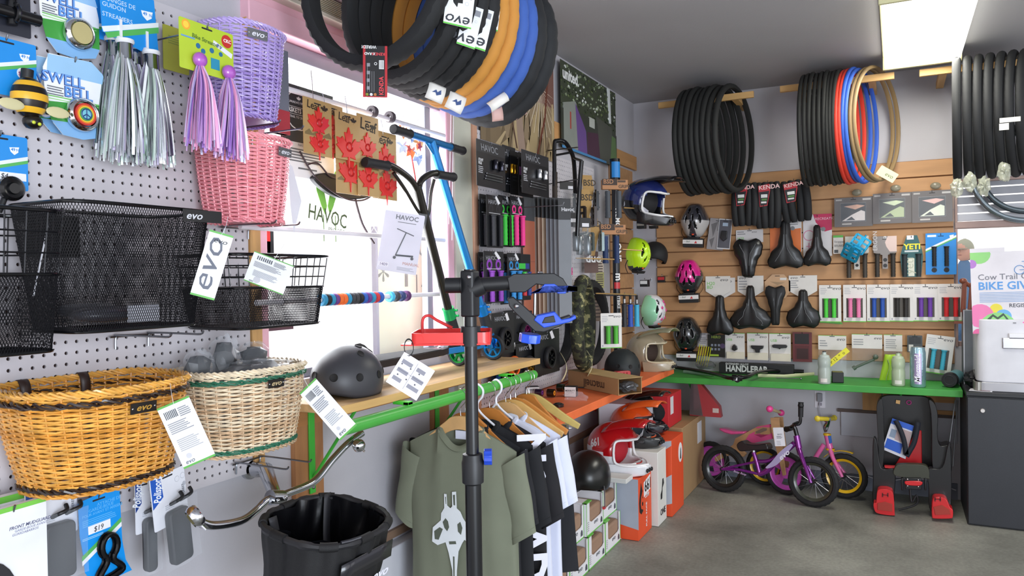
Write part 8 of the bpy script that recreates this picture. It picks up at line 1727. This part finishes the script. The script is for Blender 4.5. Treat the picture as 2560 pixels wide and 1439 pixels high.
# poster
PX0=PB(2460,627,.50); PXW=.50; PH=.47
Rp=(FR('B',PB(2575,729,.44),0,1.5),.55,.455)
el=[('c',.08,.02,.10,'8fd07a'),('c',.01,.14,.045,'b07ac8'),('p',[(0,0),(.0,-.05),(.3,-.05),(.3,0)],'dcd8de'),('t','Cow Trail Classic',.06,.34,.072,'7a7a84',{'b':.01}),('t','BIKE GIVEAWAY',.06,.46,.095,'5a98d8',{'b':.03}),('l',.07,.49,.62,.62,7,'8aa8d0'),('t','REGISTER TODAY',.32,.68,.045,'4a4a52',{'b':.02}),
 ('c',.21,.70,.055,'e8d83a'),('c',.27,.79,.07,'6ab0e0'),('c',.07,.78,.12,'e87ab0'),('c',.68,.85,.20,'e0d23a'),('c',.22,.94,.165,'8ad07a'),('c',.05,1.0,.05,'e0609a'),('t','How',.55,.81,.06,'5a5a2a',{'b':.02}),('l',.57,.83,.8,.98,5,'8a8a3a'),('t','COWTRAIL',.09,.97,.07,'2f4a34',{'b':.02}),('t','CLASSIC',.13,1.05,.07,'2f4a34',{'b':.02}),
 ('p',[(.13,.82),(.18,.76),(.22,.80),(.27,.75),(.32,.84),(.30,.84),(.27,.78),(.22,.83),(.18,.79),(.15,.84)],'2f4a34'),('r',.16,.83,.28,.88,'2f4a34'),('r',.185,.84,.255,.87,'e8ece8')]
def bikeart(t,X,Y,z,w,h):
    b=B()
    for u in(.42,.60): b.ring((X(u),Y(.23),z+.001),.024,.0015,'z',24,4)
    for q in(((.42,.23),(.50,.23)),((.50,.23),(.46,.15)),((.46,.15),(.57,.14)),((.57,.14),(.60,.23)),((.50,.23),(.57,.15)),((.44,.13),(.48,.13))): b.tube([(X(q[0][0]),Y(q[0][1]),z+.001),(X(q[1][0]),Y(q[1][1]),z+.001)],.0014,4)
    P(t,'bicycle_drawing',b,M('5a98d8',.5),smooth=0)
pack(Rp,'giveaway_poster','white bike giveaway poster with coloured circles on the machine','poster','dcd8de',el+[('fn',bikeart)],slot=False,rad=.002,rough=.25)
# wooden chair back part and person outside
t=T('wooden_stool','reddish brown wooden stool seen behind the grip cards','stool',FR('F',V((.40,5.27,.0)),0))
b=B()
def wp(px,py,Y=5.30): d=ray(px,py); q=CAM+d*(Y/d.y); return q-V((.40,5.27,0))
b.tube([wp(2405,700),wp(2470,745)],.012,8); b.tube([wp(2412,700),wp(2408,780)],.014,8); b.tube([wp(2430,712),wp(2424,785)],.013,8); b.tube([wp(2438,745),wp(2446,790)],.012,8); b.ell(tuple(wp(2408,702)),(.022,.02,.018),10,8); b.ell(tuple(wp(2432,712)),(.020,.02,.018),10,8); P(t,'turned_legs',b,M('8a4a34',.4,coat=.3))
b=B(); b.bb(-.09,.10,-.01,.01,1.10,1.115); P(t,'rail',b,M('8a4a34',.4))
ST('ground_outside',B().bb(-1.2,16,YB+.2,22,-.12,-.04),M('b9b5ac',.9,noise=.1,scale=1))
def skinned(t,name,verts,edges,rad,mat,root=0,sub=2):
    me=D.meshes.new(name); me.from_pydata([tuple(v) for v in verts],edges,[]); o=D.objects.new(name,me); C.objects.link(o); o.parent=t; me.materials.append(mat)
    sk=o.modifiers.new('skin','SKIN'); sk.use_smooth_shade=True
    for i,r in enumerate(rad): me.skin_vertices[0].data[i].radius=r if isinstance(r,tuple) else (r,r); me.skin_vertices[0].data[i].use_root=(i==root)
    m=o.modifiers.new('sub','SUBSURF'); m.levels=sub; m.render_levels=sub; return o
pr=PD(2412,612,7.6); px_,py_=pr.x,pr.y
t=T('person','person in a pale cap and blue shirt standing outside the far window, turned away','person',Matrix.Translation((px_,py_,-.04))@Matrix.Rotation(radians(-30),4,'Z'))
vb=[(0,0,.95),(0,.0,1.15),(0,.0,1.38),(0,-.01,1.50),(0,-.02,1.58),(-.17,0,1.42),(.17,0,1.42),(-.24,.02,1.15),(.24,.02,1.15),(-.22,-.10,.92),(.22,-.10,.92),(-.10,0,.90),(.10,0,.90),(-.11,.0,.48),(.11,.0,.48),(-.11,.02,.08),(.11,.02,.08),(-.11,-.10,.04),(.11,-.10,.04),(-.21,-.14,.84),(.21,-.14,.84)]
eb=[(0,1),(1,2),(2,3),(3,4),(2,5),(2,6),(5,7),(6,8),(7,9),(8,10),(9,19),(10,20),(0,11),(0,12),(11,13),(12,14),(13,15),(14,16),(15,17),(16,18)]
skinned(t,'body',vb,eb,[(.15,.11),(.15,.11),(.17,.11),.055,.05,.075,.075,.05,.05,.035,.035,.10,.10,.065,.065,.045,.045,.04,.04,.035,.035],M('2f5f88',.8))
b=B(); b.ell((0,-.02,1.66),(.075,.092,.108),20,14); hd_=P(t,'head',b,M('c08a72',.6))
b=B(); b.ell((0,-.115,1.655),(.012,.018,.016),8,6); P(hd_,'nose',b,M('c08a72',.6)); b=B(); b.ell((-.030,-.098,1.675),(.010,.006,.006),8,6); P(hd_,'eye',b,M('2a2420',.4)); b=B(); b.ell((.030,-.098,1.675),(.010,.006,.006),8,6); P(hd_,'eye',b,M('2a2420',.4)); b=B(); b.ell((0,-.104,1.615),(.022,.006,.005),8,6); P(hd_,'mouth',b,M('8a4a44',.5))
for s in(-1,1): b=B(); b.ell((s*.077,-.01,1.655),(.010,.020,.028),10,8); P(hd_,'ear',b,M('b87e68',.6))
b=B(); b.ell((0,-.005,1.675),(.082,.10,.105),20,10,0,.5); b.bb(-.01,.01,-.01,.01,1.77,1.782); P(t,'cap',b,M('8f9078',.8)); b=B(); b.prism([(-.07,-.08),(.07,-.08),(.055,-.16),(-.055,-.16)],1.672,1.680); P(t,'cap_peak',b,M('7c7d68',.8),bev=.003)
b=B(); b.ell((0,.03,1.63),(.079,.075,.07),16,10); P(t,'hair',b,M('5a4438',.8))
